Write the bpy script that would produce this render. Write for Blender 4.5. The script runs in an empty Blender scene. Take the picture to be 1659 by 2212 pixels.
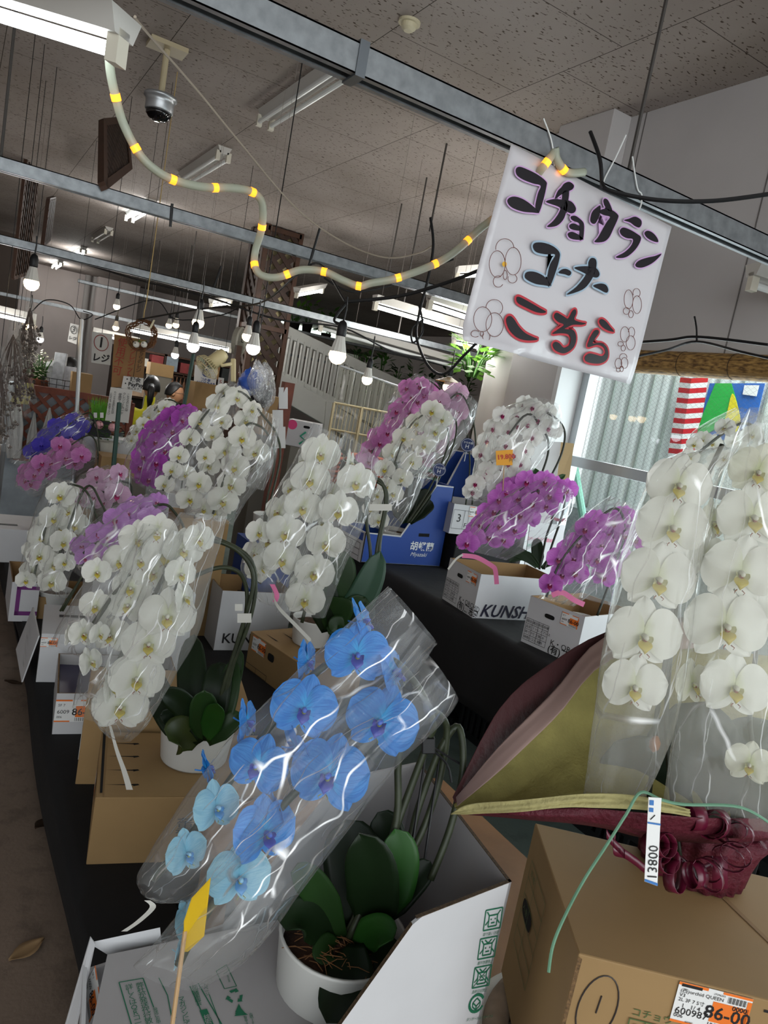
import bpy, math, random
from mathutils import Vector as V, Matrix as M, Euler
import mathutils.noise as mnoise
R_ = random.Random(7)
S = bpy.context.scene
COL = S.collection
# ---------------------------------------------------------------- camera
CAM = V((0, 0, 1.5)); FPX = 1600.0; PPX, PPY = 829.5, 1106.0
def _n(v): return v.normalized()
_vy = V((-95 - PPX, 700 - PPY, FPX)); _sl = .187
_a = (-95 - PPX) + (700 - PPY) * _sl
_x = -(-PPX * (-95 - PPX) + (700 - PPY) * (700 + _sl * 95 - PPY) + FPX * FPX) / _a
_Y = _n(_vy); _X = _n(V((_x - PPX, 700 + _sl * (_x + 95) - PPY, FPX))); _Z = _X.cross(_Y)
ROT = M((_X, _Y, _Z))                       # world = ROT @ (right, down, forward)
RIGHT = ROT @ V((1, 0, 0)); UP = ROT @ V((0, -1, 0)); FWD = ROT @ V((0, 0, 1))
cd = bpy.data.cameras.new('camera'); cam = bpy.data.objects.new('camera', cd); COL.objects.link(cam)
cam.matrix_world = M.Translation(CAM) @ M((RIGHT, UP, -FWD)).transposed().to_4x4()
cd.sensor_fit = 'VERTICAL'; cd.sensor_height = 36; cd.lens = FPX / 2212 * 36; cd.clip_start = .02; cd.clip_end = 200
S.camera = cam
def ray(px, py): return ROT @ V(((px - PPX) / FPX, (py - PPY) / FPX, 1))
def W(px, py, d): return CAM + ray(px, py) * d
def AZ(px, py, z): r = ray(px, py); return CAM + r * ((z - CAM.z) / r.z)
def AY(px, py, y): r = ray(px, py); return CAM + r * (y / r.y)
def AX(px, py, x): r = ray(px, py); return CAM + r * (x / r.x)
# ---------------------------------------------------------------- light and exposure
S.view_settings.view_transform = 'Standard'; S.view_settings.look = 'None'
S.view_settings.gamma = 1; S.view_settings.use_curve_mapping = False
S.view_settings.exposure = 0.25
S.cycles.transparent_max_bounces = 32; S.cycles.max_bounces = 6; S.cycles.diffuse_bounces = 2
S.cycles.glossy_bounces = 2; S.cycles.transmission_bounces = 3
S.cycles.sample_clamp_indirect = 3.0; S.cycles.sample_clamp_direct = 8.0
S.cycles.caustics_reflective = False; S.cycles.caustics_refractive = False
wd = bpy.data.worlds.new('sky'); S.world = wd; wd.use_nodes = True
bg = wd.node_tree.nodes['Background']; bg.inputs[0].default_value = (.86, .95, 1, 1); bg.inputs[1].default_value = 2.0
def area(name, loc, aim, sx, sy, power, col=(1, 1, 1)):
    l = bpy.data.lights.new(name, 'AREA'); l.shape = 'RECTANGLE'; l.size = sx; l.size_y = sy; l.energy = power; l.color = col
    o = bpy.data.objects.new(name, l); COL.objects.link(o); o.location = loc
    o.rotation_euler = (V(aim) - V(loc)).to_track_quat('-Z', 'Y').to_euler(); return o
area('yard_daylight', (3.36, 1.4, 3.6), (3.5, 1.6, .9), 4.4, .5, 420, (.93, .98, 1))
area('window_daylight', (3.16, 1.45, 1.27), (0, 1.45, 1.0), 3.0, 1.25, 42, (.9, .97, 1))
area('front_fill', (.2, -3.6, 1.9), (1.2, 3, 1.0), 6.0, 2.6, 62, (1, .965, .93))  # added soft fill behind the camera; its shop front is unseen and assumed
# ---------------------------------------------------------------- materials
def hx(h):
    h = h.lstrip('#'); c = [int(h[i:i + 2], 16) / 255 for i in (0, 2, 4)]
    return tuple(x / 12.92 if x < .04045 else ((x + .055) / 1.055) ** 2.4 for x in c) + (1,)
MATS = {}
def mat(name, col, rough=.6, metal=0, spec=.4, noise=None, bump=None, trans=0, emit=0, ecol=None, alpha=1):
    if name in MATS: return MATS[name]
    m = bpy.data.materials.new(name); m.use_nodes = True; nt = m.node_tree; b = nt.nodes['Principled BSDF']; MATS[name] = m
    c = hx(col)
    b.inputs['Base Color'].default_value = c; b.inputs['Roughness'].default_value = rough; b.inputs['Metallic'].default_value = metal
    b.inputs['Specular IOR Level'].default_value = spec; b.inputs['Alpha'].default_value = alpha
    tc = nt.nodes.new('ShaderNodeTexCoord')
    if noise:
        n = nt.nodes.new('ShaderNodeTexNoise'); n.inputs['Scale'].default_value = noise[0]; n.inputs['Detail'].default_value = 5
        r = nt.nodes.new('ShaderNodeValToRGB'); k = noise[1]
        r.color_ramp.elements[0].position = .3; r.color_ramp.elements[1].position = .7
        r.color_ramp.elements[0].color = tuple(x * (1 - k) for x in c[:3]) + (1,); r.color_ramp.elements[1].color = tuple(min(1, x * (1 + k)) for x in c[:3]) + (1,)
        nt.links.new(tc.outputs['Object'], n.inputs['Vector']); nt.links.new(n.outputs['Fac'], r.inputs['Fac']); nt.links.new(r.outputs['Color'], b.inputs['Base Color'])
    if bump:
        n = nt.nodes.new('ShaderNodeTexNoise'); n.inputs['Scale'].default_value = bump[0]; n.inputs['Detail'].default_value = 4
        q = nt.nodes.new('ShaderNodeBump'); q.inputs['Strength'].default_value = bump[1]; q.inputs['Distance'].default_value = .01
        nt.links.new(tc.outputs['Object'], n.inputs['Vector']); nt.links.new(n.outputs['Fac'], q.inputs['Height']); nt.links.new(q.outputs['Normal'], b.inputs['Normal'])
    if trans:
        t = nt.nodes.new('ShaderNodeBsdfTranslucent'); t.inputs['Color'].default_value = c
        x = nt.nodes.new('ShaderNodeMixShader'); x.inputs[0].default_value = trans
        nt.links.new(b.outputs[0], x.inputs[1]); nt.links.new(t.outputs[0], x.inputs[2]); nt.links.new(x.outputs[0], nt.nodes['Material Output'].inputs['Surface'])
    if emit:
        b.inputs['Emission Color'].default_value = hx(ecol or col); b.inputs['Emission Strength'].default_value = emit
    return m
def cello(name, haze=.05, gloss=.12, scale=30, bump=.6, rough=.05, tint='ffffff', crease=.85, cw=.035):
    """clear film: mostly see-through, a little milky, sharp crinkled reflections"""
    if name in MATS: return MATS[name]
    m = bpy.data.materials.new(name); m.use_nodes = True; nt = m.node_tree; MATS[name] = m
    for n in list(nt.nodes): nt.nodes.remove(n)
    N, L = nt.nodes.new, nt.links.new
    out = N('ShaderNodeOutputMaterial'); tr = N('ShaderNodeBsdfTransparent'); gl = N('ShaderNodeBsdfGlossy'); df = N('ShaderNodeBsdfDiffuse'); tl = N('ShaderNodeBsdfTranslucent')
    gl.inputs['Roughness'].default_value = rough; tr.inputs['Color'].default_value = (.97, .975, .97, 1)
    df.inputs['Color'].default_value = hx(tint); tl.inputs['Color'].default_value = hx(tint)
    uv = N('ShaderNodeUVMap'); mp = N('ShaderNodeMapping'); mp.inputs['Scale'].default_value = (1, .16, 1)
    n1 = N('ShaderNodeTexNoise'); n1.inputs['Scale'].default_value = scale; n1.inputs['Detail'].default_value = 2; n1.inputs['Distortion'].default_value = .6
    v1 = N('ShaderNodeTexVoronoi'); v1.feature = 'DISTANCE_TO_EDGE'; v1.inputs['Scale'].default_value = scale * .45
    ad = N('ShaderNodeMath'); ad.operation = 'MULTIPLY_ADD'; ad.inputs[1].default_value = .5
    bp = N('ShaderNodeBump'); bp.inputs['Strength'].default_value = bump; bp.inputs['Distance'].default_value = .02
    L(uv.outputs[0], mp.inputs[0]); L(mp.outputs[0], n1.inputs['Vector']); L(mp.outputs[0], v1.inputs['Vector'])
    L(v1.outputs['Distance'], ad.inputs[0]); L(n1.outputs['Fac'], ad.inputs[2]); L(ad.outputs[0], bp.inputs['Height'])
    L(bp.outputs[0], gl.inputs['Normal'])
    fr = N('ShaderNodeFresnel'); ge = N('ShaderNodeNewGeometry'); io = N('ShaderNodeMapRange'); io.inputs[3].default_value = 1.5; io.inputs[4].default_value = 1 / 1.5; L(ge.outputs['Backfacing'], io.inputs[0]); L(io.outputs[0], fr.inputs['IOR']); L(bp.outputs[0], fr.inputs['Normal'])
    k = N('ShaderNodeMath'); k.operation = 'MULTIPLY_ADD'; k.use_clamp = True; k.inputs[1].default_value = gloss * 6; k.inputs[2].default_value = -gloss * .1
    L(fr.outputs[0], k.inputs[0])
    # creases in the film scatter light in thin lines
    w1 = N('ShaderNodeTexNoise'); w1.inputs['Scale'].default_value = scale * .3; L(uv.outputs[0], w1.inputs['Vector'])
    wm = N('ShaderNodeMix'); wm.data_type = 'VECTOR'; wm.inputs[0].default_value = .035; L(uv.outputs[0], wm.inputs[4]); L(w1.outputs['Color'], wm.inputs[5])
    mp2 = N('ShaderNodeMapping'); mp2.inputs['Scale'].default_value = (1, .13, 1); mp2.inputs['Rotation'].default_value = (0, 0, .12); L(wm.outputs[1], mp2.inputs[0])
    v2 = N('ShaderNodeTexVoronoi'); v2.feature = 'DISTANCE_TO_EDGE'; v2.inputs['Scale'].default_value = scale * .8; L(mp2.outputs[0], v2.inputs['Vector'])
    cr = N('ShaderNodeMapRange'); cr.inputs[1].default_value = cw; cr.inputs[2].default_value = 0; cr.inputs[3].default_value = 0; cr.inputs[4].default_value = 1; L(v2.outputs['Distance'], cr.inputs[0])
    n3 = N('ShaderNodeTexNoise'); n3.inputs['Scale'].default_value = scale * .5; L(uv.outputs[0], n3.inputs['Vector'])
    cm = N('ShaderNodeMapRange'); cm.inputs[1].default_value = .4; cm.inputs[2].default_value = .54; L(n3.outputs['Fac'], cm.inputs[0])
    cx = N('ShaderNodeMath'); cx.operation = 'MULTIPLY'; L(cr.outputs[0], cx.inputs[0]); L(cm.outputs[0], cx.inputs[1])
    cg = N('ShaderNodeMath'); cg.operation = 'MULTIPLY'; cg.inputs[1].default_value = crease; L(cx.outputs[0], cg.inputs[0])
    dm = N('ShaderNodeMixShader'); dm.inputs[0].default_value = .5; L(df.outputs[0], dm.inputs[1]); L(tl.outputs[0], dm.inputs[2])
    m1 = N('ShaderNodeMixShader'); m1.inputs[0].default_value = haze; L(tr.outputs[0], m1.inputs[1]); L(dm.outputs[0], m1.inputs[2])
    mc = N('ShaderNodeMath'); mc.operation = 'MINIMUM'; mc.inputs[1].default_value = .6; L(k.outputs[0], mc.inputs[0])
    m2 = N('ShaderNodeMixShader'); L(mc.outputs[0], m2.inputs[0]); L(m1.outputs[0], m2.inputs[1]); L(gl.outputs[0], m2.inputs[2])
    m3 = N('ShaderNodeMixShader'); L(cg.outputs[0], m3.inputs[0]); L(m2.outputs[0], m3.inputs[1]); g3 = N('ShaderNodeBsdfGlossy'); g3.inputs['Roughness'].default_value = .42; L(g3.outputs[0], m3.inputs[2])
    L(m3.outputs[0], out.inputs['Surface']); return m
def petal_mat(name, col, edge, vein, throat, vk=.5, trans=.3, rough=.55):
    """uv: x across the petal, y from the claw to the tip"""
    if name in MATS: return MATS[name]
    m = bpy.data.materials.new(name); m.use_nodes = True; nt = m.node_tree; MATS[name] = m
    N, L = nt.nodes.new, nt.links.new; b = nt.nodes['Principled BSDF']; b.inputs['Roughness'].default_value = rough; b.inputs['Specular IOR Level'].default_value = .25
    uv = N('ShaderNodeUVMap'); sx = N('ShaderNodeSeparateXYZ'); L(uv.outputs[0], sx.inputs[0])
    cr = N('ShaderNodeValToRGB'); e = cr.color_ramp.elements
    e[0].position = .02; e[0].color = hx(throat); e[1].position = .28; e[1].color = hx(col); q = cr.color_ramp.elements.new(.95); q.color = hx(edge)
    L(sx.outputs[1], cr.inputs[0])
    mp = N('ShaderNodeMapping'); mp.inputs['Scale'].default_value = (9, .7, 1); L(uv.outputs[0], mp.inputs[0])
    wv = N('ShaderNodeTexNoise'); wv.inputs['Scale'].default_value = 3; wv.inputs['Detail'].default_value = 3; L(mp.outputs[0], wv.inputs['Vector'])
    rp = N('ShaderNodeValToRGB'); rp.color_ramp.elements[0].position = .46; rp.color_ramp.elements[1].position = .62; L(wv.outputs['Fac'], rp.inputs[0])
    mk = N('ShaderNodeMath'); mk.operation = 'MULTIPLY'; mk.inputs[1].default_value = vk; L(rp.outputs[0], mk.inputs[0])
    mx = N('ShaderNodeMix'); mx.data_type = 'RGBA'; L(mk.outputs[0], mx.inputs[0]); L(cr.outputs[0], mx.inputs[6]); mx.inputs[7].default_value = hx(vein)
    L(mx.outputs[2], b.inputs['Base Color'])
    t = N('ShaderNodeBsdfTranslucent'); L(mx.outputs[2], t.inputs['Color']); x = N('ShaderNodeMixShader'); x.inputs[0].default_value = trans
    L(b.outputs[0], x.inputs[1]); L(t.outputs[0], x.inputs[2]); L(x.outputs[0], nt.nodes['Material Output'].inputs['Surface']); return m
# ---------------------------------------------------------------- mesh helpers
class MB:
    def __init__(s): s.v = []; s.f = []; s.m = []; s.uv = {}
    def add(s, vs, fs, mi=0, uvs=None):
        b = len(s.v); s.v += [V(p) for p in vs]
        if uvs:
            for i, u in enumerate(uvs): s.uv[b + i] = u
        for f in fs: s.f.append([b + i for i in f]); s.m.append(mi)
        return s
    def hexa(s, p, mi=0): return s.add(p, [(0, 3, 2, 1), (4, 5, 6, 7), (0, 1, 5, 4), (1, 2, 6, 5), (2, 3, 7, 6), (3, 0, 4, 7)], mi)
    def box(s, c, sz, A=None, mi=0):
        c = V(c); ax = A or (V((1, 0, 0)), V((0, 1, 0)), V((0, 0, 1))); h = [sz[i] / 2 for i in range(3)]
        P = [c + ax[0] * (x * h[0]) + ax[1] * (y * h[1]) + ax[2] * (z * h[2]) for z in (-1, 1) for x, y in ((-1, -1), (1, -1), (1, 1), (-1, 1))]
        return s.hexa(P, mi)
    def span(s, lo, hi, mi=0):
        return s.box([(a + b) / 2 for a, b in zip(lo, hi)], [b - a for a, b in zip(lo, hi)], None, mi)
    def bar(s, a, b, w, h, up=V((0, 0, 1)), mi=0):
        a = V(a); b = V(b); d = _n(b - a); sd = d.cross(up)
        if sd.length < 1e-4: sd = d.cross(V((1, 0, 0)))
        sd = _n(sd); u = sd.cross(d); return s.box((a + b) / 2, ((b - a).length, w, h), (d, sd, u), mi)
    def tube(s, pts, r, n=8, cap=True, mi=0, flat=1):
        pts = [V(p) for p in pts]; k = len(pts); rr = r if isinstance(r, (list, tuple)) else [r] * k
        t0 = _n(pts[1] - pts[0]); nn = t0.orthogonal().normalized(); vs = []; uvs = []
        for i in range(k):
            t = _n(pts[min(i + 1, k - 1)] - pts[max(i - 1, 0)]); nn = nn - t * nn.dot(t)
            nn = _n(nn) if nn.length > 1e-6 else t.orthogonal().normalized(); bb = t.cross(nn)
            for j in range(n):
                a = 2 * math.pi * j / n; vs.append(pts[i] + (nn * math.cos(a) + bb * math.sin(a) * flat) * rr[i]); uvs.append((j / n, i / (k - 1)))
        fs = [(i * n + j, i * n + (j + 1) % n, (i + 1) * n + (j + 1) % n, (i + 1) * n + j) for i in range(k - 1) for j in range(n)]
        if cap: fs += [tuple(range(n))[::-1], tuple((k - 1) * n + j for j in range(n))]
        return s.add(vs, fs, mi, uvs)
    def lathe(s, prof, c=(0, 0, 0), ax=None, n=24, mi=0, cap=True, fn=None):
        c = V(c); X, Y, Z = ax or (V((1, 0, 0)), V((0, 1, 0)), V((0, 0, 1))); vs = []
        for i, (r, z) in enumerate(prof):
            for j in range(n):
                a = 2 * math.pi * j / n; q = r * (fn(a, i) if fn else 1); vs.append(c + X * (q * math.cos(a)) + Y * (q * math.sin(a)) + Z * z)
        k = len(prof); fs = [(i * n + j, i * n + (j + 1) % n, (i + 1) * n + (j + 1) % n, (i + 1) * n + j) for i in range(k - 1) for j in range(n)]
        if cap: fs += [tuple(range(n))[::-1], tuple((k - 1) * n + j for j in range(n))]
        return s.add(vs, fs, mi)
    def prism(s, poly, vec, mi=0):
        n = len(poly); poly = [V(p) for p in poly]; vec = V(vec)
        return s.add(poly + [p + vec for p in poly], [tuple(range(n))[::-1], tuple(range(n, 2 * n))] + [(i, (i + 1) % n, n + (i + 1) % n, n + i) for i in range(n)], mi)
    def grid(s, fn, nu, nv, mi=0, close=False):
        vs = [fn(i / (nu if close else nu - 1), j / (nv - 1)) for j in range(nv) for i in range(nu)]
        uvs = [(i / (nu - 1), j / (nv - 1)) for j in range(nv) for i in range(nu)]
        fs = [(j * nu + i, j * nu + (i + 1) % nu, (j + 1) * nu + (i + 1) % nu, (j + 1) * nu + i) for j in range(nv - 1) for i in range(nu if close else nu - 1)]
        return s.add(vs, fs, mi, uvs)
    def mesh(s, name, mats, off=V((0, 0, 0)), smooth=False):
        me = bpy.data.meshes.new(name); me.from_pydata([tuple(p - off) for p in s.v], [], s.f)
        for m in (mats if isinstance(mats, (list, tuple)) else [mats]): me.materials.append(m)
        me.polygons.foreach_set('material_index', s.m)
        if s.uv:
            ul = me.uv_layers.new(name='UVMap'); li = [0] * len(me.loops); me.loops.foreach_get('vertex_index', li); fl = []
            for i in li: fl += s.uv.get(i, (.5, .5))
            ul.data.foreach_set('uv', fl)
        if smooth: me.polygons.foreach_set('use_smooth', [True] * len(me.polygons))
        me.validate(); me.update(); return me
def woff(p):
    o = V((0, 0, 0))
    while p: o = o + p.location; p = p.parent
    return o
def link(o, parent=None):
    COL.objects.link(o)
    if parent: o.parent = parent
    return o
def obj(name, mb, mats, parent=None, smooth=False, bevel=0, solid=0, kind=None, label=None, at=None):
    off = woff(parent) if parent else V((0, 0, 0))
    at = V(at) if at is not None else None
    o = bpy.data.objects.new(name, mb.mesh(name, mats, (at if at is not None else off), smooth))
    link(o, parent)
    if at is not None: o.location = at - off
    if bevel:
        b = o.modifiers.new('b', 'BEVEL'); b.width = bevel; b.segments = 2; b.limit_method = 'ANGLE'; b.angle_limit = .6
    if solid:
        q = o.modifiers.new('s', 'SOLIDIFY'); q.thickness = solid; q.offset = 0
    if kind: o['kind'] = kind
    if label: o['label'] = label
    return o
def tag(o, label, cat, group=None, kind=None):
    o['label'] = label; o['category'] = cat
    if group: o['group'] = group
    if kind: o['kind'] = kind
    return o
def thing(name, loc, label, cat, group=None):
    o = bpy.data.objects.new(name, None); o.empty_display_size = .05; o.location = V(loc); link(o); return tag(o, label, cat, group)
def cat_rom(pts, n, closed=False):
    pts = [V(p) for p in pts]; out = []; k = len(pts); seg = k if closed else k - 1
    for i in range(seg):
        g = (lambda j: pts[j % k]) if closed else (lambda j: pts[max(0, min(k - 1, j))])
        a, b, c, d = g(i - 1), g(i), g(i + 1), g(i + 2)
        for j in range(n):
            t = j / n; out.append(.5 * ((2 * b) + (c - a) * t + (2 * a - 5 * b + 4 * c - d) * t * t + (3 * b - a - 3 * c + d) * t ** 3))
    if not closed: out.append(pts[-1])
    return out
def pxpath(lst, d, n=6):
    return cat_rom([W(p[0], p[1], p[2] if len(p) > 2 else d) for p in lst], n)
def lettering(s, o, u, v, size, m, parent, name='lettering', align='LEFT', ext=0, bold=0, lsp=1.0):
    c = bpy.data.curves.new(name, 'FONT'); c.body = s; c.size = size; c.align_x = align; c.align_y = 'CENTER'; c.extrude = ext; c.offset = bold; c.space_line = lsp
    c.resolution_u = 2
    t = bpy.data.objects.new(name, c); c.materials.append(m); u = _n(V(u)); v = V(v); n = _n(u.cross(v)); v = n.cross(u)
    link(t, parent); off = woff(parent) if parent else V((0, 0, 0))
    t.matrix_local = M.Translation(V(o) - off) @ M((u, v, n)).transposed().to_4x4(); return t
def patch(mb, P, n=None, thick=0, mi=0):
    """flat quad P0..P3"""
    return mb.add(P, [(0, 1, 2, 3)], mi, [(0, 0), (1, 0), (1, 1), (0, 1)])
Z = V((0, 0, 1))
# ================================================================ SETTING
def struct(name, mb, m, **k): return obj(name, mb, m, kind='structure', **k)
def ceiling_mat():
    m = mat('ceiling_board', 'a89c95', .85, spec=.1); nt = m.node_tree; N, L = nt.nodes.new, nt.links.new; b = nt.nodes['Principled BSDF']
    tc = N('ShaderNodeTexCoord'); sp = N('ShaderNodeSeparateXYZ'); L(tc.outputs['Object'], sp.inputs[0])
    cb = N('ShaderNodeCombineXYZ'); L(sp.outputs[1], cb.inputs[0]); L(sp.outputs[0], cb.inputs[1])
    mp = N('ShaderNodeMapping'); mp.inputs['Location'].default_value = (-.08, -.105, 0); L(cb.outputs[0], mp.inputs[0])
    br = N('ShaderNodeTexBrick'); br.inputs['Scale'].default_value = 1; br.inputs['Brick Width'].default_value = .735; br.inputs['Row Height'].default_value = .755
    br.inputs['Mortar Size'].default_value = .0022; br.inputs['Mortar Smooth'].default_value = .1; br.offset = .5
    br.inputs['Color1'].default_value = hx('aaa09a'); br.inputs['Color2'].default_value = hx('a69c96'); br.inputs['Mortar'].default_value = hx('4c443f'); L(mp.outputs[0], br.inputs['Vector'])
    m2 = N('ShaderNodeMapping'); m2.inputs['Scale'].default_value = (38, 85, 1); m2.inputs['Rotation'].default_value = (0, 0, .5); L(tc.outputs['Object'], m2.inputs[0])
    n1 = N('ShaderNodeTexNoise'); n1.inputs['Scale'].default_value = 1; n1.inputs['Detail'].default_value = 1; L(m2.outputs[0], n1.inputs['Vector'])
    rp = N('ShaderNodeValToRGB'); rp.color_ramp.elements[0].position = .64; rp.color_ramp.elements[1].position = .71; L(n1.outputs['Fac'], rp.inputs[0])
    mx = N('ShaderNodeMix'); mx.data_type = 'RGBA'; L(rp.outputs[0], mx.inputs[0]); L(br.outputs[0], mx.inputs[6]); mx.inputs[7].default_value = hx('55493f')
    n2 = N('ShaderNodeTexNoise'); n2.inputs['Scale'].default_value = .9; n2.inputs['Detail'].default_value = 4; L(tc.outputs['Object'], n2.inputs['Vector'])
    r2 = N('ShaderNodeValToRGB'); r2.color_ramp.elements[0].position = .35; r2.color_ramp.elements[0].color = (.78, .76, .74, 1); r2.color_ramp.elements[1].position = .6; L(n2.outputs['Fac'], r2.inputs[0])
    mm = N('ShaderNodeMix'); mm.data_type = 'RGBA'; mm.blend_type = 'MULTIPLY'; mm.inputs[0].default_value = 1; L(mx.outputs[2], mm.inputs[6]); L(r2.outputs[0], mm.inputs[7])
    L(mm.outputs[2], b.inputs['Base Color']); return m
HC = 3.2
struct('ceiling', MB().span((-4, -2.2, HC), (2.93, 20, HC + .1)).span((2.93, 3.8, HC), (9.5, 20, HC + .1)), ceiling_mat())
def floor_mat(name, c, k):
    m = mat(name, c, .75, spec=.25, noise=(1.6, .16), bump=(60, .15)); nt = m.node_tree; N, L = nt.nodes.new, nt.links.new; b = nt.nodes['Principled BSDF']
    src = b.inputs['Base Color'].links[0].from_socket; tc = N('ShaderNodeTexCoord')
    n = N('ShaderNodeTexNoise'); n.inputs['Scale'].default_value = 9; n.inputs['Detail'].default_value = 6; n.inputs['Roughness'].default_value = .7; L(tc.outputs['Object'], n.inputs['Vector'])
    r = N('ShaderNodeValToRGB'); r.color_ramp.elements[0].position = .36; r.color_ramp.elements[0].color = (k, k, k, 1); r.color_ramp.elements[1].position = .5; L(n.outputs['Fac'], r.inputs[0])
    mm = N('ShaderNodeMix'); mm.data_type = 'RGBA'; mm.blend_type = 'MULTIPLY'; mm.inputs[0].default_value = 1; L(src, mm.inputs[6]); L(r.outputs[0], mm.inputs[7]); L(mm.outputs[2], b.inputs['Base Color']); return m
struct('floor', MB().span((-4, -6, -.1), (1.3, 20, 0)), floor_mat('floor_concrete', '7d6d60', .72))
struct('floor_green', MB().span((1.3, -6, -.1), (9.5, 20, 0)), floor_mat('floor_paint', '62706a', .8))
wall_m = mat('wall_paint', 'c0bcbb', .7, noise=(2.5, .05)); wall_p = mat('wall_paint_pink', 'cbbfba', .75, noise=(2.2, .06)); gap_m = mat('panel_gap', '6a6664', .8)
white_m = mat('white_enamel', 'd9dadb', .45); alu = mat('aluminium', 'b9bec2', .35, .6)
WX = 2.93
wr = MB().span((WX, -2.2, 1.98), (WX + .14, 3.8, HC)).span((WX, -2.2, 0), (WX + .14, 3.8, .58)).span((WX, 3.06, .58), (WX + .14, 3.8, 1.98)).span((WX, -2.2, .58), (WX + .14, -.2, 1.98))
struct('wall_right', wr, wall_m)
g = MB()
for y in (2.99, 2.2, 1.41, .62): g.span((WX - .002, y - .003, 1.98), (WX + .01, y + .003, HC))
struct('trim_1', g, gap_m)
struct('pillar', MB().span((2.8, 3.09, 0), (WX, 3.5, HC)).span((2.86, 3.5, 0), (WX + .14, 3.82, HC)), wall_m, bevel=.004)
struct('wall_back', MB().span((-4, 19.6, 0), (9.5, 19.8, HC)), wall_p)
struct('wall_side', MB().span((9.3, 3.7, 0), (9.5, 19.8, HC)), wall_p)
struct('wall_return', MB().span((WX + .14, 3.72, 0), (9.5, 3.82, HC)), wall_m)
struct('wall_left', MB().span((-4.1, -2.2, 0), (-4, 19.8, HC)), wall_p)
# the wide window on the right, with wired glass
fr = MB()
for y in (3.03, 1.55, .0): fr.span((WX + .02, y - .025, .58), (WX + .08, y + .025, 1.98))
for z in (.6, 1.385, 1.955): fr.span((WX + .025, -.2, z - .028), (WX + .075, 3.06, z + .028))
wf = struct('window_1', fr, alu, bevel=.003)
def wired_glass():
    m = bpy.data.materials.new('wired_glass'); m.use_nodes = True; nt = m.node_tree
    for n in list(nt.nodes): nt.nodes.remove(n)
    N, L = nt.nodes.new, nt.links.new; tc = N('ShaderNodeTexCoord'); fac = None
    for a in (.95, -.95):
        mp = N('ShaderNodeMapping'); mp.inputs['Rotation'].default_value = (a, 0, 0); L(tc.outputs['Object'], mp.inputs[0])
        w = N('ShaderNodeTexWave'); w.bands_direction = 'Y'; w.inputs['Scale'].default_value = 17; L(mp.outputs[0], w.inputs['Vector'])
        r = N('ShaderNodeMath'); r.operation = 'GREATER_THAN'; r.inputs[1].default_value = .985; L(w.outputs['Fac'], r.inputs[0])
        if fac: q = N('ShaderNodeMath'); q.operation = 'MAXIMUM'; L(fac, q.inputs[0]); L(r.outputs[0], q.inputs[1]); fac = q.outputs[0]
        else: fac = r.outputs[0]
    k = N('ShaderNodeMath'); k.operation = 'MULTIPLY'; k.inputs[1].default_value = .42; L(fac, k.inputs[0])
    t = N('ShaderNodeBsdfTransparent'); t.inputs[0].default_value = (.93, .98, .97, 1); d = N('ShaderNodeBsdfDiffuse'); d.inputs[0].default_value = hx('8e9a98'); g = N('ShaderNodeBsdfGlossy'); g.inputs['Roughness'].default_value = .02
    x = N('ShaderNodeMixShader'); L(k.outputs[0], x.inputs[0]); L(t.outputs[0], x.inputs[1]); L(d.outputs[0], x.inputs[2])
    f = N('ShaderNodeFresnel'); ge = N('ShaderNodeNewGeometry'); io = N('ShaderNodeMapRange'); io.inputs[3].default_value = 1.45; io.inputs[4].default_value = 1 / 1.45; L(ge.outputs['Backfacing'], io.inputs[0]); L(io.outputs[0], f.inputs['IOR']); y = N('ShaderNodeMixShader'); L(f.outputs[0], y.inputs[0]); L(x.outputs[0], y.inputs[1]); L(g.outputs[0], y.inputs[2])
    o = N('ShaderNodeOutputMaterial'); L(y.outputs[0], o.inputs['Surface']); return m
gm = wired_glass()
for z0, z1 in ((.62, 1.36), (1.41, 1.93)):
    for y0, y1 in ((1.575, 3.005), (.025, 1.525)):
        obj('pane', MB().add([(WX + .05, y0, z0), (WX + .05, y1, z0), (WX + .05, y1, z1), (WX + .05, y0, z1)], [(0, 1, 2, 3)]), gm, wf)
struct('trim_2', MB().span((2.79, 3.056, .58), (WX + .14, 3.088, 1.99)), white_m)
struct('ground_outside', MB().span((3.07, -6, -.1), (12, 3.7, -.01)), mat('asphalt', '8d9090', .9))
# outside: corrugated wall, low block wall, banners
FX = 3.75
t = thing('corrugated_fence', (FX, 2.6, 0), 'white corrugated metal wall seen outside through the window', 'fence')
def corr(u, v):
    y = -1 + u * 4.7; s = (y / .155) % 1; h = max(0, min(1, (abs(s - .5) - .1) / .09)); return V((FX + .006 * h, y, .5 + v * 2.7))
obj('sheet', MB().grid(corr, 460, 2), mat('fence_white', 'e9efec', .5), t)
gr = MB()
for i in range(30): gr.span((FX - .008, -1 + .155 * i + .07, .5), (FX + .004, -1 + .155 * i + .086, 3.2))
obj('rib', gr, mat('fence_rib_shade', '9aa39c', .6), t)  # rib shading put into the strips' darker colour, the sheet is nearly flat
tag(obj('block_wall', MB().span((FX - .2, -1, 0), (FX - .02, 3.7, 1.07)), mat('block_grey', '8a9494', .9, noise=(40, .25))), 'low grey block wall outside under the white corrugated fence', 'wall')
s = MB(); y0, y1 = 2.62, 3.05
pA, pB, pC, pD = AX(1470, 815, FX - .03), AX(1530, 815, FX - .03), AX(1502, 1000, FX - .03), AX(1440, 1000, FX - .03)
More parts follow.
